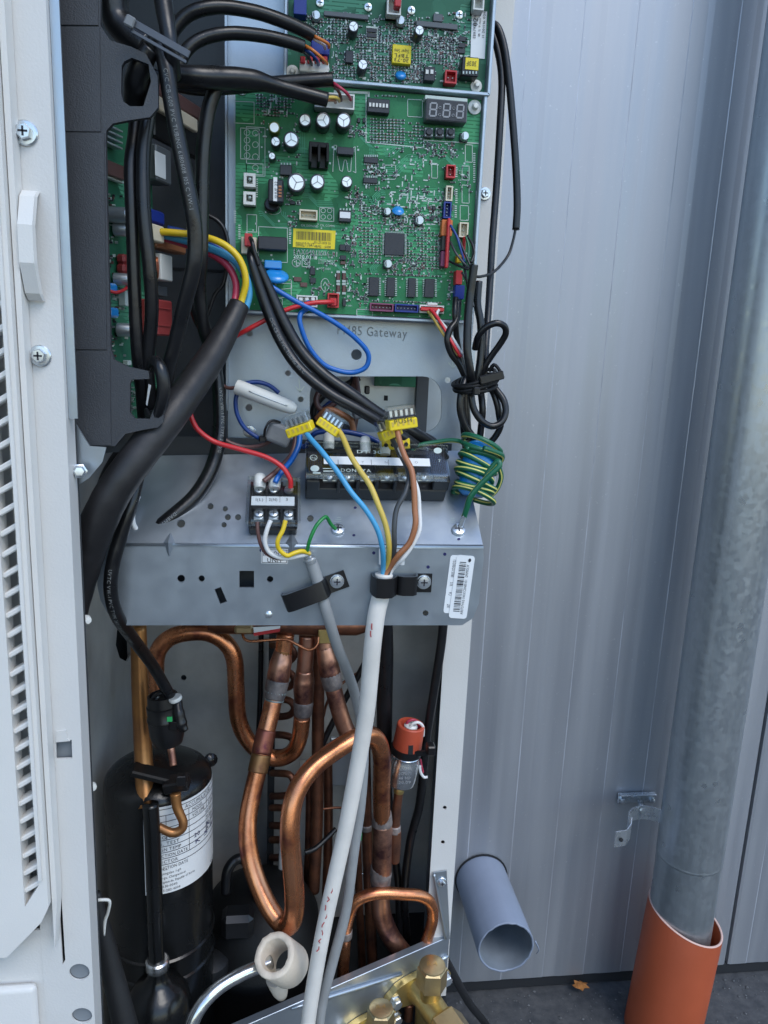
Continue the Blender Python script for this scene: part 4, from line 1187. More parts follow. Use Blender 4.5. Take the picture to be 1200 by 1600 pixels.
# DIP switch, display, buttons
dip = comp('dip_switch', 574, 155, 609, 175, .006, 'chip', mb)
for k in range(6):
    x_ = 578.5 + k * 5.25
    rbox('slider', x_ - 1.6, 160.5 + k * .4, x_ + 1.6, 166 + k * .4, YB - .0066, YB - .0059, M['white'], dip)
dsp = comp('display', 665, 157, 731, 188, .0085, 'chip_grey', mb, .0005)
rbox('face', 666.5, 158.5, 729.5, 186.5, YB - .0087, YB - .0084, M['chip'], dsp)
rbox('top_bar', 664, 151.5, 731, 157.0, YB - .0080, YB - .001, M['silk'], mb)
def seg7(cx, cy, w, h, parent):
    pr = Print(); Y_ = YB - .0090
    sl = -2.0
    def q(x, y): return P(cx + x - sl * (y / h) * -1.0, cy + y + x * .07, Y_)
    for y_ in (-h / 2, 0, h / 2): pr.line([q(-w / 2 + 1.6, y_), q(w / 2 - 1.6, y_)], .0009, BN)
    for x_ in (-w / 2, w / 2):
        for y0, y1 in ((-h / 2 + 1.6, -1.6), (1.6, h / 2 - 1.6)): pr.line([q(x_, y0), q(x_, y1)], .0009, BN)
    pr.build('digit', M['inkgrey'], parent)
for cx, cy in ((677, 171), (698, 172.5), (719, 174)): seg7(cx, cy, 10, 20, dsp)
pr = Print()
for x_, y_ in ((687.5, 168), (687, 179), (709, 169), (708, 180)): pr.line([P(a, b, YB - .009) for a, b in circ(x_, y_, 2, 8)], .0004, BN, True)
pr.build('colon_dots', M['inkgrey'], dsp)
for x_ in (670, 687, 704):
    b_ = comp('button', x_ - 7, 199.5 + (x_ - 670) * .03, x_ + 7, 213.5 + (x_ - 670) * .03, .0035, 'chip_grey', mb)
    c = P(x_, 206.5, YB - .0035)
    lathe('button_cap', [(.0019, 0), (.0019, .0012), (.0016, .0015), (0, .0015)], c, BN, M['chip'], b_, n=14)
    stuff_boxes('rivets', [(P(x_ + dx, 206.5 + dy, YB - .0036), .0006, .0003, .0006, 0) for dx in (-5, 5) for dy in (-5, 5)], [M['solder']], b_)
# connectors
socket(492, 146, 554, 168, .009, 'white', mb)
for a in ((381, 271, 399, 291), (380.5, 300, 399, 319)):
    s0 = socket(*a, .0085, 'white', mb, 0, wall_=.0016)
    cx, cy = (a[0] + a[2]) / 2 + 1, (a[1] + a[3]) / 2 + 1
    lathe('pin', [(.0010, 0), (.0010, .004), (0, .0045)], P(cx, cy, YB - .0035), BN, M['solder'], s0, n=10)
socket(468, 328, 496, 343, .006, 'cream', mb, 4)
sk_ = ic(529.5, 329, 549, 346, .0045, mb, 4, 'y'); rbox('white_label', 531, 331.5, 547.5, 340.5, YB - .0047, YB - .0044, M['sticker'], sk_)
comp('relay', 403, 370, 448.5, 390, .0080, 'chip', mb, .0006)
c1 = comp('connector', 377, 371, 401, 396, .0055, 'cream', mb); rbox('plug', 382, 365, 394, 384, YB - .0105, YB - .005, M['red'], c1, .0004)
comp('film_capacitor', 413, 407, 440, 419.5, .0085, 'blued', mb, .0006)
# the big blue disc varistor
c = P(431, 431.5, YB - .009); R = 20.5 * mpp(c)
lathe('varistor', [(0, -.0026), (R * .6, -.0024), (R * .93, -.0012), (R, 0), (R * .93, .0012), (R * .6, .0024), (0, .0026)], c, (.06, -.50, .86), M['blued'], mb, n=28, auto=70)
for a in ((463.5, 462, 496, 479),): 
    s0 = socket(*a, .006, 'white', mb); 
    for x_ in (470, 479.5, 489): rbox('latch', x_ - 3, 465, x_ + 3, 470, YB - .0064, YB - .002, M['white'], s0, .0003)
r1 = socket(512, 458.5, 529.5, 480, .0075, 'red', mb); rbox('plug', 515, 466, 526, 478, YB - .010, YB - .004, M['red'], r1, .0005)
for a in ((524.5, 424), (533.5, 424), (524.5, 443), (533.5, 443)):
    d_ = rbox('diode', a[0] + 1, a[1] + 2, a[0] + 7, a[1] + 14, YB - .0016, YB, M['w_dbrown'], mb, .0006)
    rbox('end_cap', a[0] + 1.2, a[1] - 1, a[0] + 6.8, a[1] + 2.5, YB - .0015, YB, M['solder'], d_); rbox('end_cap', a[0] + 1.2, a[1] + 13.5, a[0] + 6.8, a[1] + 17, YB - .0015, YB, M['solder'], d_)
for a in ((484.5, 418, 492.5, 429), (484.5, 434, 493.5, 442), (531, 382, 540, 391), (540, 383, 548, 392), (531.5, 399, 541, 406), (558.5, 184, 563, 191), (567, 184, 571, 191), (453, 394 - 80, 461, 321 - 2), (535.5, 466, 540.5, 478), (676, 322, 681, 328), (673, 338, 678, 344)):
    comp('transistor', *a, .0018, 'chip', mb, .0002)
for a in ((459, 433, 471, 439.5), (469, 441.5, 480, 448), (532, 408, 540, 413)): comp('resistor', *a, .0010, 'w_dbrown', mb, .0002)
# right-hand row
r2 = socket(697.5, 258, 712, 277, .0065, 'red', mb, 2, True)
socket(697, 291, 707.5, 313, .006, 'cream', mb, 4, True); socket(693.5, 316, 705.5, 340, .006, 'bluen', mb, 4, True)
c1 = comp('connector', 690, 344, 707, 368, .006, 'orange', mb); rbox('plug', 697.5, 343, 702.5, 417, YB - .0098, YB - .006, M['w_red'], c1, .0005)
c1 = comp('connector', 690, 369, 704, 391, .006, 'blk', mb); c1 = comp('connector', 689, 393, 702, 416, .006, 'purple', mb)
s0 = socket(718, 348, 732, 370, .006, 'cream', mb, 3, True)
rbox('plug', 723.5, 370, 727.5, 407, YB - .0085, YB - .005, M['w_red'], s0, .0004)
c1 = comp('connector', 712, 423, 722.5, 444, .007, 'red', mb); c1 = comp('connector', 711, 446, 726, 467, .007, 'bluen', mb)
rbox('latch', 714, 398, 722, 410, YB - .006, YB, M['w_yel'], mb, .0004)
# bottom row
socket(578, 474, 615, 486, .0065, 'purple', mb, 6); socket(617, 475.5, 654, 487.5, .0065, 'bluen', mb, 6)
s0 = socket(655.5, 477, 694, 489, .0065, 'white', mb); rbox('plug', 657, 480.5, 694.5, 486, YB - .0095, YB - .003, M['w_red'], s0, .0004)
rbox('latch', 668, 473, 684, 477, YB - .007, YB - .001, M['white'], s0, .0003)
# blue ceramic, corner feet
c = P(622, 329.5, YB - .0028); lathe('capacitor', [(0, -.0014), (.0028, -.0012), (.0037, 0), (.0028, .0012), (0, .0014)], c, (0, -.75, .66), M['blued'], mb, n=18, auto=70)
standoff(742, 167, 10.5, mb); standoff(378, 138, 9, mb)
# yellow bar code sticker
ys = pxprism('barcode_label', [(458.5, 357), (524.5, 360.5), (523, 389.5), (457.5, 386)], YB - .0003, .0002, M['yellow'], mb)
pr = Print(); random.seed(11)
t_ = 463.0
while t_ < 517:
    bw = random.choice((.5, .8, 1.3, .5)); pr.quad(P(t_, 374 + (t_ - 460) * .05, YB - .0005), BX, BZ, bw * .0004, 12 * .0004); t_ += bw + random.choice((.7, .9, 1.3))
pr.text('EBR82717647', P(462, 384.5, YB - .0005), BX, BZ, 6.2 * .0004, width=27.5 * .0004)
pr.text('BI1 LZ5 0028 126', P(491, 380.5, YB - .0005), BX, BZ, 3.6 * .0004, width=25 * .0004); pr.text('4BM2 - 6408', P(491, 386.5, YB - .0005), BX, BZ, 3.6 * .0004, width=25 * .0004)
pr.build('label_text', M['ink'], ys)
# white lettering and outlines printed on the board
pr = Print(); Yk = YB - .00025; kk = .0004
def T(s, x, y, h, w=None, v=False):
    p_ = P(x, y, Yk)
    if v: pr.text(s, p_, BZ, -BX, h * kk, width=(w * kk if w else None))
    else: pr.text(s, p_, BX + BZ * -.01, BZ, h * kk, width=(w * kk if w else None))
def R4(x0, y0, x1, y1, w=.9, tilt=.05): pr.line([P(a, b + (a - x0) * tilt, Yk) for a, b in ((x0, y0), (x1, y0), (x1, y1), (x0, y1))], w * kk, BN, True)
def L(pts, w=.9): pr.line([P(a, b, Yk) for a, b in pts], w * kk, BN)
prs = pr; pr = Print(); T('EAX64913606-1.1', 458.5, 396.8, 7.6, 66); T('EAX64913606-1.1', 458.8, 396.8, 7.6, 66); T('2020.03.18', 458.5, 403, 5.2, 36); pr.build('board_number', M['silk_bright'], mb); pr = prs;
pr.line([P(a, b, Yk) for a, b in circ(463, 410.6, 6.4, 18)], .0010 * .5, BN, True)
L([(463, 406.5), (463, 414.5), (467, 414.5)], 1.0); L([(464.5, 411), (468, 411), (468, 413)], 1.0)
pr.poly([P(a, b, Yk) for a, b in circ(460.6, 409, 1.0, 8)])
R4(472, 404.5, 484, 416.5); L([(473, 405.5), (483, 416)]); L([(476, 408), (481, 406), (482, 411), (478, 414), (475, 411)], .8)
T('R-01', 513, 403.5, 2.6); T('TM32D1A BN-B', 497, 407.6, 3, 26); T('2312 RB-B/BRG2', 497, 411.8, 3, 26); T('WON_GND5', 498, 420.6, 3, 18)
T('CN_DEMAND', 470, 353.5, 3.2, 26) ; T('CN_COMM1', 500, 353.5, 3.2, 22); T('CN_WATER', 548, 497, 3, 26); T('N_GND1', 540, 478.5, 2.5, 10)
for a in ((499.5, 324, 521.5, 345), (366, 158, 397, 192), (376, 200, 405, 248), (385, 198, 414, 274), (385, 255, 411, 272), (386, 335, 401, 362), (404, 354, 449, 408), (637, 155, 660, 182), (674.5, 255, 683.5, 278), (727, 226, 738, 253), (722, 259, 733, 281), (722, 289, 733, 317), (719, 321, 732, 344), (557.5, 483, 582, 493), (406, 441, 455, 463), (409, 465, 441, 477)): R4(*a)
L([(572, 148), (572, 222), (662, 231), (662, 219), (709, 222)], 1.4); L([(710, 222), (748, 224)], 1.4); L([(523, 143), (576, 145), (576, 150)], 3.2)
L([(520, 268), (522, 227), (526, 227), (526, 236), (531, 266), (535, 268), (538, 250), (541, 250), (544, 268), (548, 268), (550, 232), (555, 229), (556, 270), (552, 268)], .9)
L([(598, 258), (618, 258), (618, 280), (596, 280)], .8)
for x_, y_ in ((386, 207), (386, 219), (386, 231), (386, 243), (399, 208), (399, 226), (399, 245), (399, 262)):
    pr.line([P(a, b, Yk) for a, b in circ(x_, y_, 4.6, 12)], .8 * kk, BN, True)
for x_, y_ in ((505, 329), (515, 329), (505, 339), (515, 339)): pr.line([P(a, b, Yk) for a, b in circ(x_, y_, 3.6, 10)], .9 * kk, BN, True)
pr.line([P(a, b, Yk) for a, b in circ(508, 445, 6.5, 16, 10)], .9 * kk, BN, True); L([(505, 446), (508, 440), (511, 446)]); L([(508, 448), (508, 453)])
L([(440, 440), (455, 437), (456, 450), (440, 452)], .9); pr.line([P(a, b, Yk) for a, b in circ(428, 328, 11, 18, 7)], .8 * kk, BN, True)
for x_, y_, n_ in ((366, 330, 6), (452, 356, 8), (740, 240, 14), (744, 300, 14), (712, 262, 5), (712, 296, 7), (711, 322, 6), (400, 280, 9), (373, 352, 7)):
    for k in range(n_): L([(x_, y_ + k * 3.4), (x_ + 2.2, y_ + k * 3.4)], 1.5)
tag(pr.build('silkscreen', M['silk'], mb), kind='stuff')
# lighter copper tracks showing through the lacquer
random.seed(17); pr = Print(); Yk2 = YB - .00012
for (x_, y_, dx, dy, n_, gap) in ((598, 232, 38, -14, 5, 3.0), (600, 262, 52, -20, 5, 3.2), (622, 300, 60, 0, 4, 3.0), (600, 296, -26, 12, 4, 2.6), (640, 352, 34, 22, 5, 2.4), (560, 304, 36, 10, 4, 2.6), (404, 330, 30, 20, 3, 3.4), (470, 300, 34, 14, 4, 3.0), (440, 330, 16, 26, 3, 3.0), (690, 240, 26, 18, 4, 2.6), (596, 404, -22, 16, 4, 2.4), (640, 404, 20, 18, 5, 2.4), (520, 410, 26, 26, 3, 3.0), (470, 196, 0, 30, 3, 3.0), (560, 206, 18, 30, 3, 3)):
    for k in range(n_):
        a_ = (x_ + k * gap * (.3 if abs(dx) > abs(dy) else 1), y_ + k * gap * (1 if abs(dx) > abs(dy) else .3))
        m_ = min(abs(dx), abs(dy)); sx, sy = (1 if dx > 0 else -1), (1 if dy > 0 else -1)
        q = [a_, (a_[0] + (dx - sx * m_) * .5, a_[1] + (dy - sy * m_) * .5), (a_[0] + (dx - sx * m_) * .5 + sx * m_, a_[1] + (dy - sy * m_) * .5 + sy * m_), (a_[0] + dx, a_[1] + dy), (a_[0] + dx + (14 if abs(dx) > abs(dy) else 0), a_[1] + dy + (0 if abs(dx) > abs(dy) else 12))]
        q = [q[0]] + [b for a, b in zip(q, q[1:]) if abs(a[0] - b[0]) + abs(a[1] - b[1]) > .5]
        pr.line([P(a, b, Yk2) for a, b in q], .9 * kk, BN)
tag(pr.build('tracks', M['track'], mb), kind='stuff')
# small surface-mount parts and solder dots, too many to tell apart
def clusters(rects, parent, Y, seed):
    random.seed(seed); it = []
    for (x0, y0, x1, y1, n, kind) in rects:
        if kind == 'grid':
            cx = max(1, int((x1 - x0) / 5.4)); cy = max(1, int((y1 - y0) / 4.2))
            for i in range(cx):
                for j in range(cy):
                    if random.random() > n: continue
                    x, y = x0 + (i + .5) * (x1 - x0) / cx, y0 + (j + .5) * (y1 - y0) / cy + (i * .2)
                    p = P(x, y, Y); m_ = random.choice((1, 1, 2, 3))
                    it.append((p + Vector((0, -.0003, 0)), .0012, .0006, .0007, m_))
                    p = p + Vector((random.uniform(-.0003, .0003), 0, random.uniform(-.0002, .0002))); it.append((p + Vector((-.0008, -.0002, 0)), .0004, .0005, .0008, 0)); it.append((p + Vector((.0008, -.0002, 0)), .0004, .0005, .0008, 0))
        elif kind == 'dots':
            for _ in range(n):
                p = P(random.uniform(x0, x1), random.uniform(y0, y1), Y); s_ = random.choice((.0006, .0008, .0011))
                it.append((p + Vector((0, -.0001, 0)), s_, .0003, s_, 0))
        elif kind == 'pads':
            for _ in range(n):
                p = P(random.uniform(x0, x1), random.uniform(y0, y1), Y); v = random.random() < .5
                it.append((p + Vector((0, -.00012, 0)), .0030 if v else .0007, .0002, .0007 if v else .0030, 4))
        else:
            for _ in range(int(n * 1.6)):
                p = P(random.uniform(x0, x1), random.uniform(y0, y1), Y); v = random.random() < .5; m_ = random.choice((1, 1, 2, 3, 3, 4))
                a_, b_ = (.0014, .0008) if v else (.0008, .0014); k_ = random.uniform(.7, 1.25)
                it.append((p + Vector((0, -.0004, 0)), a_ * k_, .0008, b_ * k_, m_))
                d = Vector((.0008, 0, 0)) if v else Vector((0, 0, .0008))
                it.append((p + d * k_ + Vector((0, -.0003, 0)), .0006, .0006, .0006, 0)); it.append((p - d * k_ + Vector((0, -.0003, 0)), .0006, .0006, .0006, 0))
    return stuff_boxes('surface_mount_parts', it, [M['solder'], M['chip'], M['w_dbrown'], M['chip_grey'], M['silk']], parent)
clusters([(578, 184, 632, 224, .9, 'grid'), (632, 190, 662, 214, .6, 'grid'), (579, 146, 632, 153, .8, 'grid'), (400, 146, 460, 182, .55, 'grid'), (545, 196, 572, 214, 16, 'mix'), (640, 214, 664, 226, .9, 'grid'),
          (664, 224, 716, 246, 30, 'mix'), (570, 258, 606, 276, 26, 'mix'), (560, 322, 600, 344, .7, 'grid'), (600, 336, 650, 360, 34, 'mix'), (560, 345, 596, 412, .75, 'grid'), (634, 356, 690, 420, .62, 'grid'), (650, 320, 692, 345, 30, 'mix'),
          (610, 400, 660, 430, 26, 'mix'), (570, 424, 690, 431, .8, 'grid'), (556, 452, 575, 470, 10, 'mix'), (576, 466, 690, 473, .8, 'grid'), (535, 350, 560, 400, 26, 'mix'), (545, 296, 566, 330, 22, 'mix'), (484, 448, 510, 460, 6, 'mix'), (540, 400, 560, 470, 12, 'mix'),
          (448, 296, 470, 322, 10, 'mix'), (700, 425, 711, 470, 12, 'mix'), (684, 345, 692, 410, 14, 'mix'), (410, 150, 450, 180, 14, 'pads'), (585, 300, 690, 320, 20, 'pads'), (620, 250, 690, 300, 12, 'pads'), (560, 300, 735, 500, 150, 'dots'), (400, 190, 560, 300, 40, 'dots'), (385, 330, 560, 480, 60, 'dots'), (590, 230, 735, 300, 60, 'dots'), (606, 300, 690, 360, 40, 'pads'), (575, 228, 735, 340, 60, 'mix'), (540, 290, 690, 360, 40, 'mix'), (600, 400, 700, 432, 24, 'mix'), (404, 180, 470, 270, 14, 'mix'), (540, 395, 575, 480, 18, 'mix'), (450, 330, 470, 356, 8, 'mix'), (480, 395, 530, 460, 14, 'mix')], mb, YB, 5)

# ---------------- upper board
YU = .476
ub = thing('circuit_board', 'upper green circuit board crowded with small parts above the main board', 'circuit board', P(600, 135, YU), BG)
zt_, zb_ = P(600, -70, YU).z, P(600, 133, YU).z
xl_, xr_ = P(450, 60, YU).x, P(762, 60, YU).x
obox('board', ((xl_ + xr_) / 2, YU + .0008, (zt_ + zb_) / 2), (xr_ - xl_, .0016, zt_ - zb_), M['green2'], ub)
for c, d in ((Vector(((xl_ + xr_) / 2, YU - .001, zb_ - .0016)), (xr_ - xl_ + .004, .009, .0020)), (Vector((xr_ + .0015, YU - .001, (zt_ + zb_) / 2)), (.0020, .009, zt_ - zb_ + .004)), (Vector((xl_ - .0013, YU - .001, (zt_ + zb_) / 2)), (.0018, .009, zt_ - zb_ + .003))):
    obox('tray_edge', c, d, M['plate'], ub, bevel=.0004)
for a in ((552.5, 41, 8, .0115), (655.6, 47, 7.5, .012), (567, 100.5, 8, .0115)): cap(*a, ub, Y=YU)
for a in ((494, 23, 6.5), (626, 31, 6.5)): smdcap(*a, ub, Y=YU)
yc = comp('chip', 613, 71.5, 642.5, 98, .004, 'yellow', ub, Y=YU)
pr = Print(); 
for k, t_ in enumerate(('Super Smo', 'TBFL', '30-73')): pr.text(t_, P(639, 78 + k * 7, YU - .0043), -BX, -BZ, .0019, width=.0085)
pr.build('print', M['ink'], yc)
ic(539.5, 79.5, 552, 97, .003, ub, 4, 'x', Y=YU, leg=2)
c = P(626, 118, YU - .003); lathe('capacitor', [(0, -.0014), (.0026, -.0012), (.0034, 0), (.0026, .0012), (0, .0014)], c, (0, -.75, .66), M['blued'], ub, n=18, auto=70)
d_ = comp('dip_switch', 663, 105, 680, 125, .005, 'chip', ub, Y=YU)
for x_ in (667.5, 675): rbox('slider', x_ - 2.2, 109, x_ + 2.2, 115, YU - .0056, YU - .0049, M['white'], d_)
socket(695.5, 110.5, 714, 129, .0065, 'red', ub, 2, Y=YU)
rl = comp('relay', 721, 90, 748.5, 118, .009, 'blk', ub, Y=YU, bevel=.0006); rbox('yellow_label', 727, 91.5, 748, 108, YU - .0094, YU - .0089, M['yellow'], rl)
pr = Print(); pr.text('303F', P(745, 96, YU - .0097), -BX, -BZ, .0026, width=.0058); pr.build('print', M['ink'], rl)
stuff_boxes('pins', [(P(724 + k * 5, 113.5, YU - .0092), .0008, .0006, .0014, 0) for k in range(5)], [M['solder']], rl)
st = pxprism('paper_label', [(737.5, 17), (761, 18), (757.5, 92), (735, 90)], YU - .0006, .0002, M['sticker'], ub)
pr = Print(); Yl = YU - .0009
pr.text('EBR79761', P(743, 60, Yl), BZ, -BX, .0016, width=.009); pr.text('02', P(746, 41, Yl), BZ, -BX, .0028, width=.0042); pr.text('PG3T', P(744, 30, Yl), BZ, -BX, .0014, width=.0042)
pr.text('1B % 9.mm', P(750, 58, Yl), BZ, -BX, .0012, width=.010); pr.text('11 201116 0282', P(756.5, 60, Yl), BZ, -BX, .0014, width=.0155)
pr.build('label_text', M['ink'], st)
for x_, y_ in ((500, 5), (575, 12), (642.5, 17), (717.5, 24)): cross_screw('screw', P(x_, y_, YU - .0002), 6.5 * .00037, BN, ub)
socket(605, -6, 627, 21, .009, 'white', ub, Y=YU); rbox('plug', 617, -4, 627, 9, YU - .012, YU - .006, M['red'], ub, .0004)
socket(740, -8, 757, 14, .008, 'white', ub, Y=YU); comp('connector', 459, -4, 479, 21, .008, 'bluen', ub, Y=YU)
c1 = comp('connector', 486, 62, 515, 84, .0085, 'bluen', ub, .0005, Y=YU); 
c1 = comp('connector', 468, 96, 514, 112, .0085, 'white', ub, .0005, Y=YU)
for k in range(4): rbox('plug', 469 + k * 11.5, 88, 477 + k * 11.5, 98, YU - .010, YU - .002, M['red'], c1, .0004)
comp('header', 506, 20, 576, 27, .0022, 'chip_grey', ub, Y=YU); comp('header', 650, 35, 716, 43, .0022, 'chip_grey', ub, Y=YU); comp('resistor', 677, 22, 692, 33, .002, 'chip_grey', ub, Y=YU)
for a in ((717, 57, 728, 64), (716.5, 67, 727.5, 74), (716, 76, 727, 83)): comp('resistor', *a, .0012, 'chip', ub, .0002, Y=YU)
for a in ((572, 42, 590, 60),): comp('resistor', *a, .0012, 'silk', ub, .0002, Y=YU)
for y_ in (44, 52): comp('resistor', 573, y_, 589, y_ + 6, .002, 'chip', ub, .0002, Y=YU)
standoff(744.5, 134, 9, ub, YU); standoff(457, 112, 10, ub, YU)
pr = Print()
for _ in range(80):
    x_, y_ = random.uniform(475, 735), random.uniform(25, 128); p_ = P(x_, y_, YU - .0002)
    if random.random() < .5: pr.quad(p_, BX, BZ, random.uniform(.001, .003), .0004)
    else: pr.quad(p_, BX, BZ, .0004, random.uniform(.001, .003))
tag(pr.build('silkscreen', M['silk'], ub), kind='stuff')
clusters([(500, 28, 545, 68, .75, 'grid'), (556, 55, 612, 98, .8, 'grid'), (645, 55, 716, 100, .8, 'grid'), (517, 98, 556, 124, .6, 'grid'), (578, 98, 660, 128, .75, 'grid'), (585, 28, 650, 66, .65, 'grid'), (684, 60, 722, 108, 40, 'mix'), (640, 100, 664, 128, 20, 'mix'), (476, 25, 500, 60, 20, 'mix'),
          (665, 45, 735, 90, 40, 'mix'), (520, 20, 735, 130, 140, 'mix'), (470, 20, 740, 132, 160, 'dots')], ub, YU, 9)

# ---------------- inverter board beside the black cover, turned towards the right
pA_, pB_ = P(160, 400, .425), P(285, 400, .500)
BU = Vector((pB_.x - pA_.x, pB_.y - pA_.y, 0)).normalized()
QN = Vector((BU.y, -BU.x, 0)); QN = QN if QN.y < 0 else -QN
QAX = (BU, -QN, BZ)
ib = thing('circuit_board', 'green inverter board half hidden behind the moulded black cover', 'circuit board', P(215, 660, .45), BG)
def Q(px, py, h=0.0): return PN(px, py, pA_ + QN * h, QN)
zq0, zq1 = Q(220, 690).z, Q(220, 185).z
cq = (pA_ + pB_) / 2
wq = (pB_ - pA_).length
obox('board', pA_.lerp(pB_, .30) * 1.0 + Vector((0, 0, (zq0 + zq1) / 2 - pA_.lerp(pB_, .30).z)) - QN * .0009, (wq * .60, .0016, zq1 - zq0), M['green2'], ib, QAX)
def qbox(name, x0, y0, x1, y1, h0, h1, mt, bevel=.0004, parent=None):
    c = Q((x0 + x1) / 2, (y0 + y1) / 2, h1); a, b = Q(x0, (y0 + y1) / 2, h1), Q(x1, (y0 + y1) / 2, h1)
    return obox(name, c - QN * ((h1 - h0) / 2), ((a - b).length, h1 - h0, (y1 - y0) * mpp(c)), M[mt], parent or ib, QAX, bevel)
for x_, y_, r_, L_ in ((170, 335, 12, .011), (178, 358, 10.5, .011), (178, 436, 9.5, .011), (183, 515, 10.5, .011)):
    c = Q(x_, y_, .001); R = r_ * mpp(c)
    o_ = lathe('capacitor', [(R * .85, 0), (R, .0005), (R, L_ * .85), (R * .94, L_ * .88), (R, L_ * .92), (R, L_ * .98), (R * .85, L_), (0, L_)], c, (QN + Vector((.75, .25, 0))).normalized(), M['alu_can'], ib, n=20)
for k in range(4): qbox('heat_sink', 166, 198 + k * 9, 192, 201 + k * 9, .001, .006, 'alu_can', .0002)
qbox('component', 166, 255, 196, 276, .0005, .006, 'w_dbrown'); qbox('component', 168, 279, 195, 282, .0005, .004, 'silk')
qbox('transformer', 245, 232, 268, 284, .0005, .012, 'chip_grey', .0008); qbox('white_label', 243, 240, 259, 276, .0121, .0125, 'sticker')
cb = qbox('connector', 236, 352, 257, 377, .001, .014, 'cream', .0006)
qbox('inductor', 246, 374, 292, 392, .0005, .010, 'w_brown', .001)
wb = qbox('inductor', 252, 399, 270, 438, .0005, .011, 'white', .0006)
for k in range(4): tube('winding', [Q(243 + k * 2.2, 400, .004), Q(243.5 + k * 2.2, 403, .0085), Q(245 + k * 2.2, 418, .0095), Q(244 + k * 2.2, 434, .0085), Q(243 + k * 2.2, 437, .004)], 1.5, M['copper'], wb, sides=8, sub=4)
rbk = qbox('relay', 246, 470, 270, 524, .0005, .013, 'redblock', .0008)
qbox('ridge', 248, 481, 267, 483.5, .0131, .0137, 'redblock', .0002, rbk); qbox('ridge', 248, 507, 267, 510, .0131, .0137, 'redblock', .0002, rbk)
for a in ((172, 443, 185, 457), (173, 481, 187, 496)): qbox('film_capacitor', *a, .0005, .006, 'blued', .001)
qbox('film_capacitor', 234, 329, 258, 349, .0005, .008, 'bluen', .001)
for y_ in (398, 413): qbox('film_capacitor', 194, y_, 205, y_ + 14, .0005, .006, 'redblock', .0012)
qbox('film_capacitor', 249, 169, 309, 189, .0005, .008, 'cream', .0006); qbox('component', 245, 190, 312, 230, .0002, .005, 'blk', .0008); qbox('component', 245, 146, 315, 168, .0002, .006, 'w_dbrown', .0008)
qbox('component', 196, 455, 203, 478, .0005, .005, 'silk'); qbox('component', 200, 563, 206, 571, .0005, .004, 'silk'); qbox('component', 240, 447, 262, 462, .0005, .005, 'chip_grey')
random.seed(21); it = []
for _ in range(150):
    p = Q(random.choice((random.uniform(166, 182), random.uniform(166, 215))), random.uniform(300, 570), .0006)
    it.append((p, random.uniform(.0008, .002), .0010, random.uniform(.0006, .0015), random.choice((0, 0, 1, 1, 2, 4))))
for _ in range(24):
    p = Q(random.uniform(203, 216), random.uniform(592, 645), .0006); it.append((p, .0022, .0010, .0006, 0))
stuff_boxes('surface_mount_parts', it, [M['solder'], M['chip'], M['w_dbrown'], M['chip_grey'], M['silk']], ib)
tube('red_lead', [Q(172, 455, .006), Q(182, 457, .008), Q(195, 452, .008), Q(206, 440, .006)], 2.6, M['w_red'], ib, sides=8)
# ================================================================== refrigerant side
pp = thing('refrigerant_piping', 'copper refrigerant pipes with bends and brazed joints under the shelf', 'piping', P(480, 1400, .55))
def pipe(pts, r, mt, label=None, sides=18, sub=8, wob=0.0):
    o_ = tube('pipe', pts, r, M[mt], pp, sides=sides, sub=sub, wob=wob)
    if label: o_['label'] = label
    return o_
def joint(pts, r, mt='braze', parent=None, wob=.02): return tube('brazed_joint', pts, r, M[mt], parent or pp, sides=18, sub=5, wob=wob)
# trap pipe: up from the left, over, down and round to the second riser
p1 = pipe([(246, 1082, .575), (243, 1050, .575), (246, 1020, .575), (262, 999, .575), (290, 989, .575), (325, 989, .575), (352, 1004, .575), (366, 1030, .575), (369, 1077, .575), (372, 1120, .575), (383, 1150, .576), (405, 1174, .578), (431, 1185, .578), (456, 1176, .575), (468, 1152, .57), (472, 1120, .568)], 13.2, 'copper', 'bright copper trap pipe arching up and dipping under the risers')
p1b = pipe([(472, 1123, .568), (474, 1077, .567), (477, 1033, .566), (480, 992, .566)], 12.8, 'copper_pink')
joint([(474, 1112, .5675), (474, 1096, .567), (474.5, 1092, .567), (474.5, 1072, .567), (475.5, 1060, .567), (476.5, 1046, .566)], [13.6, 14.6, 15.2, 16.2, 15.6, 13.2], 'copper_pink', p1b)
joint([(473.3, 1116, .5675), (474, 1102, .567), (474.3, 1095, .567)], [13.8, 15.4, 15.6], 'braze', p1b)
# first riser, long U in front
p2 = pipe([(446, 990, .56), (441, 1030, .558), (431, 1077, .553), (421, 1123, .545), (412, 1158, .538), (404, 1199, .53), (395, 1237, .523), (388, 1275, .515), (387, 1310, .507), (392, 1345, .50), (404, 1383, .492), (420, 1417, .484), (437, 1440, .477), (450, 1447, .470), (459, 1430, .464), (460, 1395, .462), (456, 1345, .463), (453, 1300, .465), (457, 1258, .470), (469, 1226, .476), (492, 1197, .484), (523, 1173, .492), (553, 1155, .50), (576, 1148, .508), (591, 1160, .515), (597, 1188, .522), (596, 1238, .532), (597, 1290, .54)], 15.3, 'copper', 'long bright copper pipe hanging in a deep U behind the white cable', sub=9)
joint([(446, 993, .56), (444, 1010, .559), (442, 1023, .558)], [11, 12.5, 13.5], 'copper_ochre', p2)
joint([(443, 1015, .559), (440, 1030, .558), (436.5, 1047, .556), (434, 1063, .5548), (431, 1077, .5535), (428, 1090, .551)], [13, 16.5, 17.5, 17.5, 17.0, 14.6], 'copper_pink', p2)
joint([(434.5, 1062, .5549), (431, 1078, .553), (428, 1094, .550)], [17.6, 17.4, 15.2], 'braze', p2)
tube('scorched_band', [(415, 1148, .540), (409, 1172, .535)], [15.3, 15.3], M['copper_dark'], p2, sides=16, sub=4) if False else None
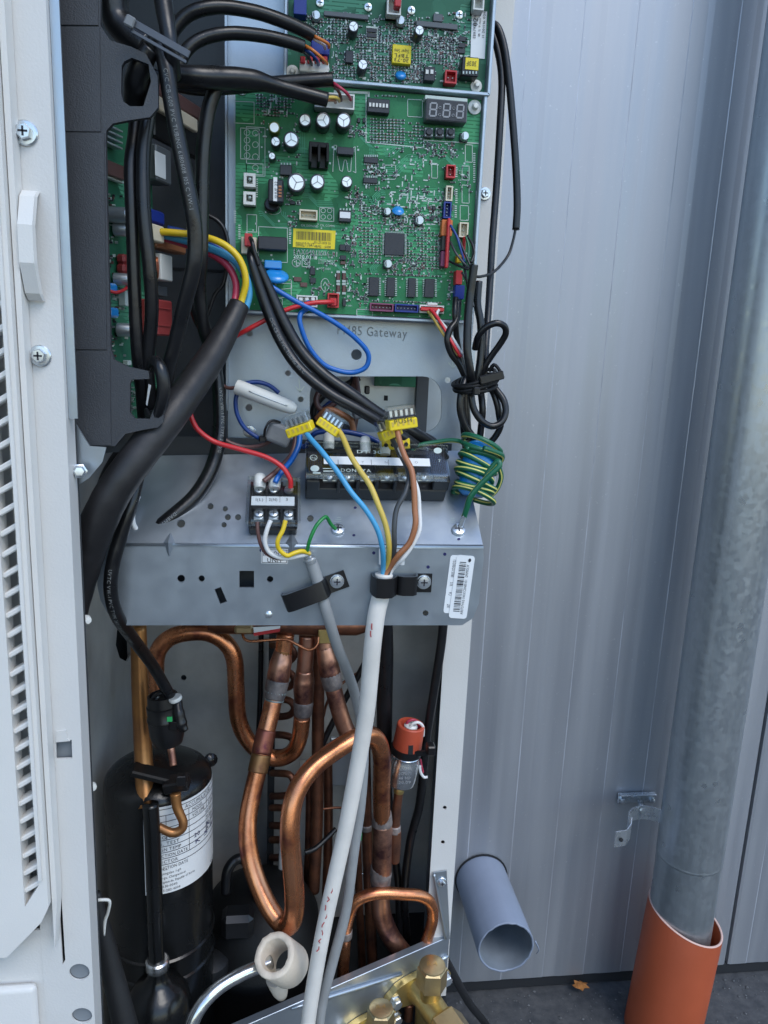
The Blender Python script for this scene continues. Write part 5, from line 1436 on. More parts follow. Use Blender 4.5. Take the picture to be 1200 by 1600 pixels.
for q in ([(430.8, 1079, .553), (430.3, 1081.5, .5528)], [(428.4, 1092, .5502), (428, 1094, .5500)]): tube('braze_ring', q, [17.6, 17.6] if q[0][1] < 1085 else [15.8, 15.6], M['solder'], p2, sides=18, sub=2)
M['scorch'] = copper_mat('scorched_copper', (.34, .11, .085), (.42, .16, .09), (.14, .03, .06), .05, .42)
M['lacquer_band'] = copper_mat('lacquered_band', (.42, .24, .10), (.34, .17, .08), (.2, .1, .06), .03, .42)
tube('heat_mark', [(417, 1140, .5415), (413, 1155, .5386), (408.5, 1178, .5337)], [14.6, 15.6, 15.55], M['scorch'], p2, sides=18, sub=4, wob=.006)
tube('heat_mark', [(408.5, 1178, .5337), (405, 1194, .5308), (402.5, 1206, .5286)], [15.6, 15.65, 15.6], M['lacquer_band'], p2, sides=18, sub=4, wob=.006)
# third riser, joins the loop behind
p3 = pipe([(503, 990, .562), (508, 1015, .561), (515, 1048, .56), (522, 1080, .558), (530, 1110, .557), (540, 1138, .556), (552, 1160, .556)], 13.5, 'copper_pink', sub=8)
joint([(507, 1010, .561), (511, 1027, .5605), (514, 1044, .56), (517.5, 1058, .5595), (520, 1070, .559)], [13.2, 15.8, 16.4, 16.2, 14.6], 'copper_pink', p3)
joint([(516, 1052, .5598), (518.5, 1063, .5592), (521, 1075, .5586)], [16.6, 16.4, 14.6], 'braze', p3)
# darker pipes behind
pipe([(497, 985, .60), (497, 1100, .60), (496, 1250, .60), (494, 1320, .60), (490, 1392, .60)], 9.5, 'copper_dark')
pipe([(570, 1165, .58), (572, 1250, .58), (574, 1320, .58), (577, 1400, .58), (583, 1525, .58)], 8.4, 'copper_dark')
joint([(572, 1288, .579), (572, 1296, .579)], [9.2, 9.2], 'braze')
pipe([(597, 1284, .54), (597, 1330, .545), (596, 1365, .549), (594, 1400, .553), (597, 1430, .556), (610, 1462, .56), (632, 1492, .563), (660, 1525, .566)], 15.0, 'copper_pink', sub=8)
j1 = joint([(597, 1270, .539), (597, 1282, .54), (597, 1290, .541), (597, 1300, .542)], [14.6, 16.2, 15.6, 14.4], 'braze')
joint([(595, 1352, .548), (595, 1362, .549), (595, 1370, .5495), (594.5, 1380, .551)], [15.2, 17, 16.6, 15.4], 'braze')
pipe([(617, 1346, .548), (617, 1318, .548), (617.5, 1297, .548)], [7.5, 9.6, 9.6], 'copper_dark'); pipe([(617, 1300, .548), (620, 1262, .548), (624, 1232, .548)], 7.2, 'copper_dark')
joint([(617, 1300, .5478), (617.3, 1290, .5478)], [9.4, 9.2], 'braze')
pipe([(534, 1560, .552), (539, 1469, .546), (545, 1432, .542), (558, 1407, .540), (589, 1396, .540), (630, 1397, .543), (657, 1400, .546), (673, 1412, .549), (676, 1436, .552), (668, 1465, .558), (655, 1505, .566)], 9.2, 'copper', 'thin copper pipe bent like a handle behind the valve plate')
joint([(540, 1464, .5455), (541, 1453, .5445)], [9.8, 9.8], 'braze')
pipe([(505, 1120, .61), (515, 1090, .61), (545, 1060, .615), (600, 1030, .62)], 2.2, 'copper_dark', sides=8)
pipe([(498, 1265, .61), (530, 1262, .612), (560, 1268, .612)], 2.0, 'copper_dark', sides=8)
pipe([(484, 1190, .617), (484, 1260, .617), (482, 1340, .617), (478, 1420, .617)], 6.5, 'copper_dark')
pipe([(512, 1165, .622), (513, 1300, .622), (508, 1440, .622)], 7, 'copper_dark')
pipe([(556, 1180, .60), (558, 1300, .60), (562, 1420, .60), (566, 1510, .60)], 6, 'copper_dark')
# ochre suction pipe on the left, and the tube that leaves it
pipe([(216, 978, .520), (219, 1080, .512), (224, 1180, .503), (228, 1262, .486)], [12.5, 13, 14, 14.5], 'copper_ochre', 'straight ochre tinted pipe standing against the accumulator tank')
pipe([(274, 1240, .474), (277, 1262, .472), (286, 1284, .470), (283, 1296, .469), (268, 1301, .468), (246, 1291, .468)], [8.5, 7.5, 7, 7, 7, 6.5], 'copper_ochre', 'short hooked copper pipe in front of the tank label', sides=14)
pipe([(264, 1152, .49), (268, 1175, .487), (271, 1196, .484)], 5.6, 'copper_pink', sides=12)
# thin bent capillary under the valve body
pipe([(379, 990, .555), (382, 998, .55), (392, 1002, .548), (420, 1000, .546), (446, 999, .546), (464, 1007, .546), (480, 1015, .546), (490, 1013, .546), (496, 1005, .548), (497, 995, .55)], 2.2, 'copper', 'thin copper capillary tube curving under the reversing valve', sides=8)

# reversing valve
rv = thing('reversing_valve', 'copper reversing valve body with brass block just under the shelf edge', 'valve', P(460, 975, .56))
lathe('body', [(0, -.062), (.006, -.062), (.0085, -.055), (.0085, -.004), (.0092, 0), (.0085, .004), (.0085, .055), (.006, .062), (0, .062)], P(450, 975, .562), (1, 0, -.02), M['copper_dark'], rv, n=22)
rbox('brass_block', 497, 984, 519, 1007, .552, .572, M['brass'], rv, .0008)
rbox('pilot', 366, 978, 396, 993, .55, .566, M['brass_cap'], rv, .002)
lbv = pxprism('paper_label', [(396, 980), (438, 978), (437, 987), (397, 994)], .5495, .0003, M['sticker'], rv)
pr = Print(); pr.poly([P(x_, y_, .5492) for x_, y_ in ((396, 989), (438, 982), (437, 987), (397, 994))]); pr.build('red_band', M['red'], lbv)

# heat exchanger coil ends
hx = thing('coil', 'dark end of the finned heat exchanger coil with its return bends', 'heat exchanger', P(430, 1450, .63))
rbox('end_plate', 418, 985, 428, 1470, .628, .655, M['hole'], hx)
for y_ in (1008, 1048, 1092, 1148, 1208, 1262, 1312, 1360, 1410):
    h_ = 28 if y_ != 1208 else 36
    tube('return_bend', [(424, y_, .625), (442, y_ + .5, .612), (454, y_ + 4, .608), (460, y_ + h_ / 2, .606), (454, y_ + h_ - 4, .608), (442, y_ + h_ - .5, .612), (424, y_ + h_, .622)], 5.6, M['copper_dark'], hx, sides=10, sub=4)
rbox('plate_slot', 431, 1002, 440, 1025, .640, .646, M['galv'], hx)
rbox('side_channel', 466, 1190, 486, 1410, .63, .645, M['galv_in'], hx, .0008)
rbox('white_sheet', 515, 1150, 566, 1232, .645, .65, M['galv'], hx, .001)

# accumulator tank
TC, TR = P(250, 1300, .52), .0392
zsh = P(330, 1212, .52).z
tk = thing('accumulator_tank', 'black painted accumulator tank with white data label and strapped top', 'tank', (TC.x, TC.y, ZB))
prof = [(TR * .7, .41)]
prof = [(TR * .75, ZB + .004), (TR, ZB + .02), (TR, .505), (TR + .0014, .5065), (TR + .0014, .5078), (TR, .509), (TR, .524), (TR + .0014, .5255), (TR + .0014, .5268), (TR, .528), (TR, zsh)]
for k in range(1, 9):
    t = k / 8 * math.pi / 2; prof.append((TR * math.cos(t) if k < 8 else 0, zsh + .0165 * math.sin(t)))
lathe('shell', prof, (TC.x, TC.y, 0), (0, 0, 1), M['tank'], tk, n=48, auto=40)
def tank_pt(ang, z, lift=.0004): return Vector((TC.x + (TR + lift) * math.sin(ang), TC.y - (TR + lift) * math.cos(ang), z))
zl1, zl0 = P(247, 1262, TC.y - TR).z, P(247, 1398, TC.y - TR).z
a0, a1 = math.radians(-6), math.radians(96)
V, F = [], []
for k in range(17):
    for z in (zl0, zl1): V.append(tank_pt(a0 + (a1 - a0) * k / 16, z))
F = [(2 * k, 2 * k + 2, 2 * k + 3, 2 * k + 1) for k in range(16)]
lbk = mesh_obj('data_label', V, F, M['sticker'], tk, True)
V, F = [], []
def tline(u0, v0, u1, v1, w):       # u,v in 0..1 on the label
    n = max(1, int(abs(u1 - u0) * 14)); 
    for k in range(n):
        ua, ub_ = u0 + (u1 - u0) * k / n, u0 + (u1 - u0) * (k + 1) / n
        b = len(V); hz = (zl1 - zl0)
        if abs(u1 - u0) > 1e-6: q = [(ua, v0 - w), (ub_, v1 - w), (ub_, v1 + w), (ua, v0 + w)]
        else: q = [(ua - w * .6, v0), (ua + w * .6, v0), (ua + w * .6, v1), (ua - w * .6, v1)]
        for u_, v_ in q: V.append(tank_pt(a0 + (a1 - a0) * u_, zl0 + hz * v_, .0007))
        F.append((b, b + 1, b + 2, b + 3))
def ttext(s, u0, v0, h, wdt):
    W_, Fc, w = layout(s); b = len(V)
    for a, c in W_: V.append(tank_pt(a0 + (a1 - a0) * (u0 + a / w * wdt), zl0 + (zl1 - zl0) * (v0 + c / .7 * h), .0007))
    F.extend([tuple(b + i for i in f) for f in Fc])
for v_ in (.97, .90, .83, .76, .69, .62, .55, .48, .41, .34): tline(.02, v_, .98, v_, .0035)
for u_ in (.02, .98): tline(u_, .34, u_, .97, .004)
tline(.22, .62, .22, .90, .004); tline(.46, .41, .46, .90, .004); tline(.72, .76, .72, .90, .004)
ttext('ACCUMULATOR', .42, .915, .042, .38); ttext('VOLUME', .50, .775, .04, .18); ttext('MODEL', .50, .845, .035, .15); ttext('2.3 LTR', .76, .775, .04, .18); ttext('CE', .04, .845, .05, .09)
for k, t_ in enumerate(('DESIGN P', 'PRES. TEST', 'DESIGN TEMP', 'INSPECTION DATE', 'INSPECTOR', 'PRODUCTION DATE')): ttext(t_, .05, .635 - k * .07 + .0, .036, .12 + .018 * len(t_))
for k in range(4): ttext(('60 bar', '30 bar', '85 C', 'RT'), .70, .705 - k * .07, .036, .14) if False else ttext(('60 bar', '30 bar', '85 C', 'RT')[k], .70, .705 - k * .07, .036, .14)
for k, t_ in enumerate(('PONELL', 'Bansongongdan 1-gil', 'Seongsan-gu, Changwon-si', 'Gyeongsangnam-do, Republic of Korea', 'Code : 630-0040', 'Fax : 055-282-4004')): ttext(t_, .05, .275 - k * .05, .028, .010 * len(t_) + .12)
ttext('KCYBM', .80, .03, .03, .14)
mesh_obj('label_text', V, F, M['ink'], lbk)
V, F = [], []
for u_, v_, s_ in ((.52, .52, '20'), (.70, .53, 'A'), (.82, .55, '25'), (.53, .44, 'K'), (.66, .45, '5'), (.80, .46, 'W')): ttext(s_, u_, v_, .05, .08)
mesh_obj('handwriting', V, F, M['inkblue'], lbk)
# strap saddle on the dome
obox('saddle', P(250, 1212, .490), (.040, .014, .005), M['blk_m'], tk, (Vector((.95, 0, -.3)).normalized(), WX[1], Vector((.3, 0, .95)).normalized()), .0012)
obox('saddle', P(276, 1224, .484), (.018, .014, .008), M['blk'], tk, (Vector((.97, -.1, .2)).normalized(), WX[1], Vector((-.2, 0, .97)).normalized()), .0012)
rbox('buckle', 276, 1213, 290, 1230, .474, .480, M['blk'], tk, .0006)
lathe('lug', [(.005, 0), (.0055, .003), (.003, .005), (0, .0053)], P(328, 1186, .545), (.4, -1, .2), M['tank'], tk, n=12)

# black suction tube beside the tank, and muffler cup at its foot
st_ = thing('suction_tube', 'black coated tube running down the tank front into a domed black cup', 'tube', P(246, 1560, .46))
tube('tube', [(235, 1256, .468), (238, 1300, .466), (241, 1380, .464), (244, 1470, .462), (246, 1515, .462)], 12.2, M['tank'], st_, sides=18)
lathe('collar', [(.0075, -.004), (.0082, -.003), (.0082, .003), (.0070, .004)], P(246, 1506, .462), (0, 0, 1), M['steel'], st_, n=20)
dc = P(248, 1562, .462)
lathe('cup', [(.0225, -.06), (.0228, -.004), (.0215, .004), (.0165, .012), (.0100, .016), (.0072, .021), (.0066, .026)], dc, (0, 0, 1), M['tank'], st_, n=32, auto=60)

# compressor in its black jacket
cp = thing('compressor', 'black jacketed compressor in the dark at the bottom of the unit', 'compressor', (P(420, 1480, .565).x, .565, ZB))
cc_ = P(405, 1480, .57)
lathe('shell', [(.052, ZB + .003), (.054, ZB + .02), (.054, .45), (.056, .453), (.056, .462), (.054, .465), (.052, .485), (.044, .500), (.026, .512), (0, .515)], (cc_.x, .577, 0), (0, 0, 1), M['blk_m'], cp, n=40, auto=50)
obox('terminal_cover', P(372, 1440, .535), (.026, .02, .022), M['blk'], cp, bevel=.004)
lathe('rubber_foot', [(.012, 0), (.014, .003), (.014, .012), (.008, .016)], P(330, 1520, .53) * 1, (0, 0, 1), M['rubber'], cp, n=16)

# black pressure switch on its stub, with taped lead
sw = thing('pressure_switch', 'round black pressure switch with a green dot above the tank', 'switch', P(264, 1160, .487))
c = P(262, 1152, .487); ax_ = Vector((-.10, .02, 1)).normalized()
k_ = mpp(c)
lathe('body', [(22 * k_, -.004), (25 * k_, 0), (26.5 * k_, .004), (26.5 * k_, .014), (27.5 * k_, .0145), (27.5 * k_, .016), (26 * k_, .017), (26 * k_, .0245), (24 * k_, .025), (22.5 * k_, .032), (19.5 * k_, .0325), (19 * k_, .030), (0, .030)], c, ax_, M['blk'], sw, n=30, auto=35)
rbox('green_dot', 261, 1120, 269, 1128, c.y - 26.9 * k_ + .0004, c.y - 25 * k_, mat('green_paint', (.03, .42, .12), .5), sw)
rbox('moulded_block', 264, 1128, 276, 1142, c.y - 27.6 * k_, c.y - 24 * k_, M['blk_m'], sw, .0004)
tube('taped_lead', [(276, 1092, .485), (279, 1112, .480), (284, 1132, .478), (291, 1142, .476)], [8, 8.5, 9, 4], M['blk'], sw, sides=10, wob=.06)
lathe('clip', [(.0042, 0), (.0046, .0006), (.0046, .0022), (.0042, .0028)], P(275, 1094, .4805), (-.3, -.1, 1), M['white'], sw, n=14)
tube('top_terminal', [(246, 1097, .487), (244, 1092, .485), (247, 1088, .484)], 2.2, M['alu_can'], sw, sides=8, sub=4)
tube('top_lead', [(236, 1098, .485), (244, 1086, .482), (260, 1082, .482), (272, 1086, .483)], 3.6, M['blk'], sw, sides=8)

# red capped pressure sensor
sn = thing('pressure_sensor', 'small steel pressure sensor with an orange red cap and cable tie', 'sensor', P(622, 1235, .548))
c = P(625, 1226, .548); ax_ = Vector((.11, -.05, 1)).normalized(); k_ = mpp(c)
lathe('steel_body', [(5 * k_, -.002), (17 * k_, .0005), (22 * k_, .003), (23.5 * k_, .0075), (23.5 * k_, .0245), (22 * k_, .026), (22.5 * k_, .029), (21 * k_, .0300), (18 * k_, .032), (18 * k_, .036)], c, ax_, M['steel'], sn, n=28, auto=35)
lathe('brass_collar', [(7 * k_, -.008), (8.5 * k_, -.0065), (8.5 * k_, -.003), (6.5 * k_, -.001)], c, ax_, M['brass'], sn, n=18)
top_c = c + ax_ * .034
rcap = lathe('red_cap', [(21.5 * k_, 0), (22.5 * k_, .002), (21.2 * k_, .022), (20 * k_, .0228), (16 * k_, .0226), (15.4 * k_, .017), (0, .016)], top_c, ax_, M['orange'], sn, n=28, auto=35)
rcap.data.materials[0] = mat('sensor_red', (.46, .075, .035), .45, var=.05, vscale=80)
lathe('white_seal', [(10.5 * k_, .016), (10.5 * k_, .0215), (8 * k_, .023), (0, .0232)], top_c, ax_, M['white'], sn, n=18)
rbox('cap_slot', 637, 1163, 646, 1183, (top_c - Vector((0, 22.9 * k_, 0))).y, (top_c - Vector((0, 20 * k_, 0))).y, M['hole'], sn, .0006)
lathe('tie_band', [(22.2 * k_, -.0035), (24 * k_, -.0035), (24 * k_, .0025), (22.2 * k_, .0025)], top_c, ax_, M['blk'], sn, n=24, cap=False)
obox('tie_tail', P(657, 1177, .535), (.020, .0016, .0042), M['blk'], sn, (Vector((1, -.2, .12)).normalized(), Vector((.2, 1, 0)).normalized(), Vector((-.12, 0, 1)).normalized()))
rbox('tie_head', 668, 1167, 681, 1183, .528, .538, M['blk'], sn, .0010)
for a, mt in (([(634, 1139, .546), (637, 1128, .545), (646, 1125, .545), (653, 1130, .546), (656, 1140, .548)], 'w_pink'), ([(638, 1140, .542), (645, 1131, .541), (654, 1129, .541), (661, 1136, .543), (661, 1150, .547)], 'w_wht')):
    tube('lead', a, 2.4, M[mt], sn, sides=8)
tube('lead', [(656, 1196, .54), (657, 1206, .54), (662, 1214, .541), (668, 1214, .541)], 2.2, M['w_wht'], sn, sides=8); tube('lead', [(657, 1186, .541), (659, 1198, .541), (661, 1207, .542)], 1.6, M['w_pink'], sn, sides=8)
pr = Print(); fc = c + ax_ * .016 + Vector((0, -24.2 * k_, 0))
for k, t_ in enumerate(('SENSATA', '2CP5-71', '46 bar', '20.09')): pr.text(t_, fc + Vector((-.0055, -.00025 * 0, .0055 - k * .0040)), BX, BZ, .0026, width=.010)
pr.build('print', M['inkgrey'], sn)

# ================================================================== valve plate and service valves
pA = P(702, 1465, .56); zA = pA.z
pL = PZ(394, 1600, zA)
VD = (pL - pA); VD.z = 0; VLEN = VD.length + .04; VD.normalize()
VN = Vector((VD.y, -VD.x, 0)); VN = VN if VN.y < 0 else -VN
def VP_(px, py, h=0.0): return PN(px, py, pA + VN * h, VN)
VAX = (VD, VN, WX[2])
hgt = zA - ZB - .01
mid = pA + VD * (VLEN / 2)
vplate = obox('valve_plate', Vector((mid.x, mid.y, zA - hgt / 2)) - VN * .0008, (VLEN, .0016, hgt), M['galv'], unit, VAX)
obox('plate_lip', mid + Vector((0, 0, .0004)) - VN * .0035, (VLEN, .007, .0014), M['galv'], unit, VAX, .0004)
for a, b in (((455, 1576), (628, 1522)), ((690, 1499), (700, 1494))):
    q0, q1 = VP_(*a, .001), VP_(*b, .001)
    tube('pressed_rib', [q0, q0.lerp(q1, .5), q1], [.0012, .0020, .0012], M['galv'], vplate, metres=True, sides=8, sub=4)
prism('bracket_arm', [P(x_, y_, .5575) for x_, y_ in ((677, 1364), (698, 1361), (703, 1467), (694, 1470))], Vector((0, .0014, 0)), M['galv'], unit)
tube('arm_edge', [(678, 1366, .556), (686, 1410, .556), (697, 1466, .556)], 2.2, M['galv'], unit, sides=8)
hexflange_screw('screw', P(690, 1378, .5572), 8 * .00057, (0, -1, 0), unit, M['zinc'], M['ink'])
def service_valve(label, px, py, sc, nut_r, base):
    """px,py: pixel of the flange centre on the plate"""
    q = VP_(px, py, .0005)
    t = thing('service_valve', label, 'valve', q, 'brass service valves on the plate')
    # oval flange with two lugs
    L, w = .031 * sc, .0125 * sc; out = []
    tl = math.radians(18)
    for k in range(32):
        a = 2 * math.pi * k / 32; r_ = 1.0
        x_, y_ = L * math.cos(a), (w * (1.0 if abs(math.cos(a)) < .8 else .75)) * math.sin(a)
        out.append(q - VD * x_ + Vector((0, 0, y_)))
    prism('flange', out, VN * (.006 * sc), M['brass'], t)
    ax = (VN + Vector((0, 0, -.10))).normalized()
    lathe('body', [(.0125 * sc, 0), (.0122 * sc, .008), (.0105 * sc, .014), (.0105 * sc, .034 * sc), (.0118 * sc, .038 * sc), (.0100 * sc, .040 * sc)], q, ax, M['brass'], t, n=26, auto=35)
    st0 = q + ax * (.021 * sc)
    lathe('stem', [(.0085 * sc, 0), (.0080 * sc, .014 * sc), (.0092 * sc, .016 * sc), (.0092 * sc, .018 * sc)], st0, (0, 0, 1), M['brass'], t, n=22)
    R = .0122 * sc
    cn = lathe('cap_nut', [(R * .80, .0175 * sc), (R, .0185 * sc), (R, .030 * sc), (R * .97, .0345 * sc), (R * .80, .0362 * sc), (0, .0366 * sc)], st0, (0, 0, 1), M['brass_cap'], t, n=6, a0=.4, auto=25)
    lathe('round_top', [(R * .86, .0365 * sc), (R * .84, .0375 * sc), (R * .7, .0381 * sc), (0, .0382 * sc)], st0, (0, 0, 1), M['brass_cap'], cn, n=20)
    pr = Print(); o_ = st0 + Vector((0, 0, .0386 * sc)); pr.text('R4', o_ + Vector((-.005 * sc, -.002 * sc, 0)), BX, Vector((0, 1, 0)), .0042 * sc, width=.009 * sc); pr.build('stamp', M['brass'], cn)
    nt_ = lathe('flare_nut', [(nut_r * .8, .037 * sc), (nut_r, .040 * sc), (nut_r, .056 * sc), (nut_r * .86, .0595 * sc), (nut_r * .66, .060 * sc), (nut_r * .62, .056 * sc), (0, .0555 * sc)], q, ax, M['brass_cap'], t, n=6, a0=.2, auto=25)
    lathe('port_cap', [(nut_r * .8, .0585 * sc), (nut_r * .8, .062 * sc), (nut_r * .6, .064 * sc), (0, .0645 * sc)], q, ax, M['brass_cap'], nt_, n=22)
    lathe('outlet', [(.0085 * sc, 0), (.0085 * sc, .075)], q + ax * (.016 * sc) - Vector((0, 0, .082)), (0, 0, 1), M['brass'], t, n=20)
    for s_ in (-1, 1):
        c_ = q + VD * (s_ * .0245 * sc) + Vector((0, 0, -.0005)) + VN * (.0062 * sc)
        lathe('bolt', [(.0062, 0), (.0062, .0012), (.0048, .0014), (.0048, .0055), (.0040, .0064), (0, .0066)], c_, VN, M['zinc'], t, n=6, auto=25)
    return t
service_valve('upper brass service valve with a large hexagonal flare nut at the plate corner', 650, 1536, 1.08, .0185, None)
service_valve('lower brass service valve of which mostly the cap nut shows', 575, 1598, .95, .0140, None)
pipe([VP_(640, 1568, .004), VP_(638, 1590, .004), VP_(636, 1620, .003)], 7.0, 'copper_dark')

# steel tube with white foam sleeve
sf = thing('drain_tube', 'bent stainless tube reaching in from the bottom with a white foam sleeve', 'tube', P(300, 1600, .44))
tube('steel_tube', [(292, 1640, .425), (300, 1600, .428), (318, 1567, .433), (345, 1541, .440), (380, 1521, .447), (424, 1503, .456)], 10.5, M['steel'], sf, sides=18)
fa = Vector((-.36, -.50, .78)).normalized()
open_pipe('foam_sleeve', P(428, 1492, .446), fa, -.030, 0.0, .0150, .0048, [M['whitefoam']] * 3, sf, n=30, rough=.0009)
lathe('foam_tail', [(0, 0), (.004, .001), (.0058, .006), (.0070, .014), (.0075, .020)], P(441, 1558, .470), (-.25, -.1, 1), M['whitefoam'], sf, n=20, auto=60)
# ================================================================== cables, sleeves and wires
GB = 'black harness sleeves in the control box'
GR = 'black cables of the bundle beside the boards'
GW = 'loose wires in the control box'
def wire(name, label, pts, r, mt, Y=None, group=GW, cat='wire', sides=12, sub=7, stripe=None, wob=0.0):
    m_ = [M[q] for q in mt] if isinstance(mt, (list, tuple)) else M[mt]
    o_ = tube(name, pts, r, m_, None, Y, sides, sub, stripe, wob)
    return tag(o_, label, cat, group)

# top left: harness through the moulded cover
wire('harness_sleeve', 'thick black harness sleeve coming down from the top through the strap', [(250, -60, .40), (255, 0, .395), (262, 45, .39), (268, 85, .39), (272, 120, .40)], [16, 15, 13, 12, 11], 'pvc', group=GB, cat='cable', sides=14)
wire('harness_sleeve', 'black sleeve looping behind the top left corner of the cover', [(195, -60, .405), (178, -10, .40), (182, 30, .40), (205, 55, .398), (232, 75, .395)], 22, 'pvc', group=GB, cat='cable', sides=14)
wire('harness_sleeve', 'wide black sleeve passing through the upper cover window', [(236, 76, .392), (222, 100, .394), (212, 130, .398), (210, 160, .405), (214, 200, .41)], [13, 17, 17.5, 15, 12], 'pvc', group=GB, cat='cable', sides=16, wob=.03)
wire('harness_sleeve', 'left of the two long black sleeves running down past the inverter board', [(216, 150, .408), (210, 210, .405), (204, 260, .402), (206, 330, .40), (210, 450, .40), (214, 540, .402), (221, 610, .408), (226, 680, .42)], 10.2, 'pvc', group=GB, cat='cable', wob=.015)
wire('harness_sleeve', 'right of the two long black sleeves running down past the inverter board', [(240, 110, .402), (232, 180, .402), (224, 240, .40), (225, 330, .397), (234, 420, .397), (237, 490, .40), (231, 570, .405), (236, 640, .412)], 10.8, 'pvc', group=GB, cat='cable', wob=.015)
tC = wire('printed_sleeve', 'long black sleeve with white print hanging in front from top to shelf end', [(252, 70, .393), (260, 110, .392), (266, 150, .391), (276, 205, .391), (288, 265, .391), (300, 325, .391), (305, 370, .392), (302, 420, .393), (287, 480, .397), (273, 540, .402), (262, 580, .405), (248, 640, .415), (224, 710, .418), (204, 788, .405), (186, 845, .402), (176, 883, .401), (173, 922, .402), (183, 962, .41), (208, 998, .44), (240, 1042, .472), (266, 1088, .483)], 11.4, 'pvc', group=GB, cat='cable', sides=16, wob=.01)
tube_print(tC, 'CVC CB-600 PVC TUBING 6180608 105 C VW-1', .012, .0019, M['print'])
tube_print(tC, 'CVC CB-600', .180, .0019, M['print'])
tube_print(tC, 'UVTC VW-1 PVC TYPE 2AWG RoHS PIT -DAE CHANG-', .272, .0019, M['print'], flip=False)
wire('black_sleeve', 'black sleeve hanging straight behind the printed sleeve', [(345, 120, .44), (326, 170, .44), (317, 240, .44), (315, 330, .44), (314, 400, .44), (311, 450, .445), (318, 510, .45), (335, 560, .455)], 11, 'pvc', group=GB, cat='cable', wob=.015)
wire('black_sleeve', 'short black sleeve slanting behind the red relay', [(301, 470, .448), (312, 500, .45), (325, 525, .452), (332, 560, .455)], 10, 'pvc', group=GB, cat='cable')
wire('thin_cable', 'thin black cord bowing at the left edge of the board plate', [(322, 335, .47), (340, 345, .47), (352, 362, .47), (356, 390, .47), (350, 440, .47), (335, 462, .47), (322, 500, .47)], 3.2, 'w_blk', cat='cord')
# cable tie straps
M['strapm'] = mat('grey_strap', (.07, .08, .10), .4, var=.1)
ts = thing('strap_tie', 'flat grey strap tie slanting across the harness at the top', 'cable tie', P(245, 60, .378), 'cable ties')
d_ = (P(292, 84, .378) - P(198, 30, .378)).normalized(); nrm = Vector((0, -1, 0)); up_ = d_.cross(nrm); up_ = up_ if up_.z > 0 else -up_
mid_ = (P(203, 33, .378) + P(290, 82, .378)) / 2
obox('strap', mid_, (.030, .0012, .0032), M['strapm'], ts, (d_, -nrm, up_), .0003)
obox('strap_edge', mid_ - up_ * .0034 + d_ * .002, (.026, .0010, .0014), M['strapm'], ts, (d_, -nrm, up_), .0002)
obox('buckle', P(203, 34, .3765), (.0044, .0026, .0046), M['ferrite'], ts, (d_, -nrm, up_), .0006)
sl = thing('strap_loop', 'wide black strap loop holding the sleeves at the lower cover hook', 'cable tie', P(245, 640, .39), 'cable ties')
tube('strap', [(228, 640, .40), (238, 655, .392), (250, 640, .387), (256, 610, .385), (252, 580, .385), (245, 566, .388), (238, 566, .393), (232, 580, .40)], [3, 8, 9.5, 10, 10, 9, 8, 4], M['pvc'], sl, sides=10)
pr = thing('white_lug', 'white tag behind the lower hook of the cover', 'tag', P(228, 625, .415))
pxprism('tag', [(228, 632), (232, 600), (236, 602), (230, 634)], .403, .0006, M['sticker'], pr)
# thick sleeve with three coloured leads
wire('thick_sleeve', 'thick black shrink sleeve running diagonally down from the board to the lower left', [(374, 476, .452), (360, 505, .447), (332, 556, .434), (300, 603, .418), (262, 655, .402), (215, 715, .392), (178, 768, .388), (152, 820, .389), (134, 868, .394), (116, 925, .402), (100, 985, .410)], [16, 18, 22, 24.5, 26, 27, 27.5, 28, 28, 28, 28], 'sleeve', group=GB, cat='cable', sides=22, sub=8, wob=.012)
wire('yellow_lead', 'yellow lead curving from the cream plug into the thick sleeve', [(250, 362, .452), (275, 364, .452), (310, 368, .452), (348, 381, .45), (374, 405, .449), (384, 438, .450), (378, 468, .451), (371, 490, .449)], 5.4, 'w_yel')
wire('blue_lead', 'bright blue lead curving under the yellow one into the thick sleeve', [(252, 366, .457), (290, 376, .457), (325, 387, .457), (362, 404, .455), (382, 428, .454), (389, 456, .455), (384, 480, .454), (376, 495, .45)], 6.0, 'w_sky')
wire('crimson_lead', 'crimson lead curving lowest into the thick sleeve', [(254, 371, .460), (296, 384, .460), (330, 397, .459), (356, 416, .457), (368, 440, .456), (368, 462, .455), (363, 485, .451)], 5.6, 'w_pink')
wire('navy_lead', 'navy lead beside the bright blue lead behind the printed sleeve', [(262, 357, .462), (285, 362, .462), (320, 376, .462), (355, 395, .461), (375, 415, .46)], 4.5, 'w_navy')

# top right sleeves with plugs
GT = 'black sleeves crossing at the top to the boards'
def sleeve_top(label, pts, r): return wire('black_sleeve', label, pts, r, 'pvc', group=GT, cat='cable', sides=14, wob=.01)
sleeve_top('topmost black sleeve arching over to the blue plug', [(262, 60, .44), (285, 30, .44), (312, 15, .44), (350, 11, .443), (400, 19, .448), (445, 34, .452), (478, 49, .455), (490, 56, .456)], 10.5)
sleeve_top('second black sleeve arching over to the red plugs', [(276, 110, .435), (292, 78, .435), (318, 60, .437), (360, 52, .44), (410, 56, .447), (450, 65, .452), (474, 73, .455)], 10)
sleeve_top('black sleeve lying level with its blunt end below the red plugs', [(262, 130, .45), (310, 138, .452), (360, 136, .455), (430, 130, .457), (490, 126, .458), (519, 124, .459)], 10.5)
sleeve_top('lowest black sleeve slanting down to the wide white plug', [(270, 118, .43), (310, 121, .43), (350, 122, .436), (395, 125, .441), (430, 134, .446), (470, 145, .45), (511, 156, .453)], [16, 17, 17, 15.5, 11.5, 11, 11])
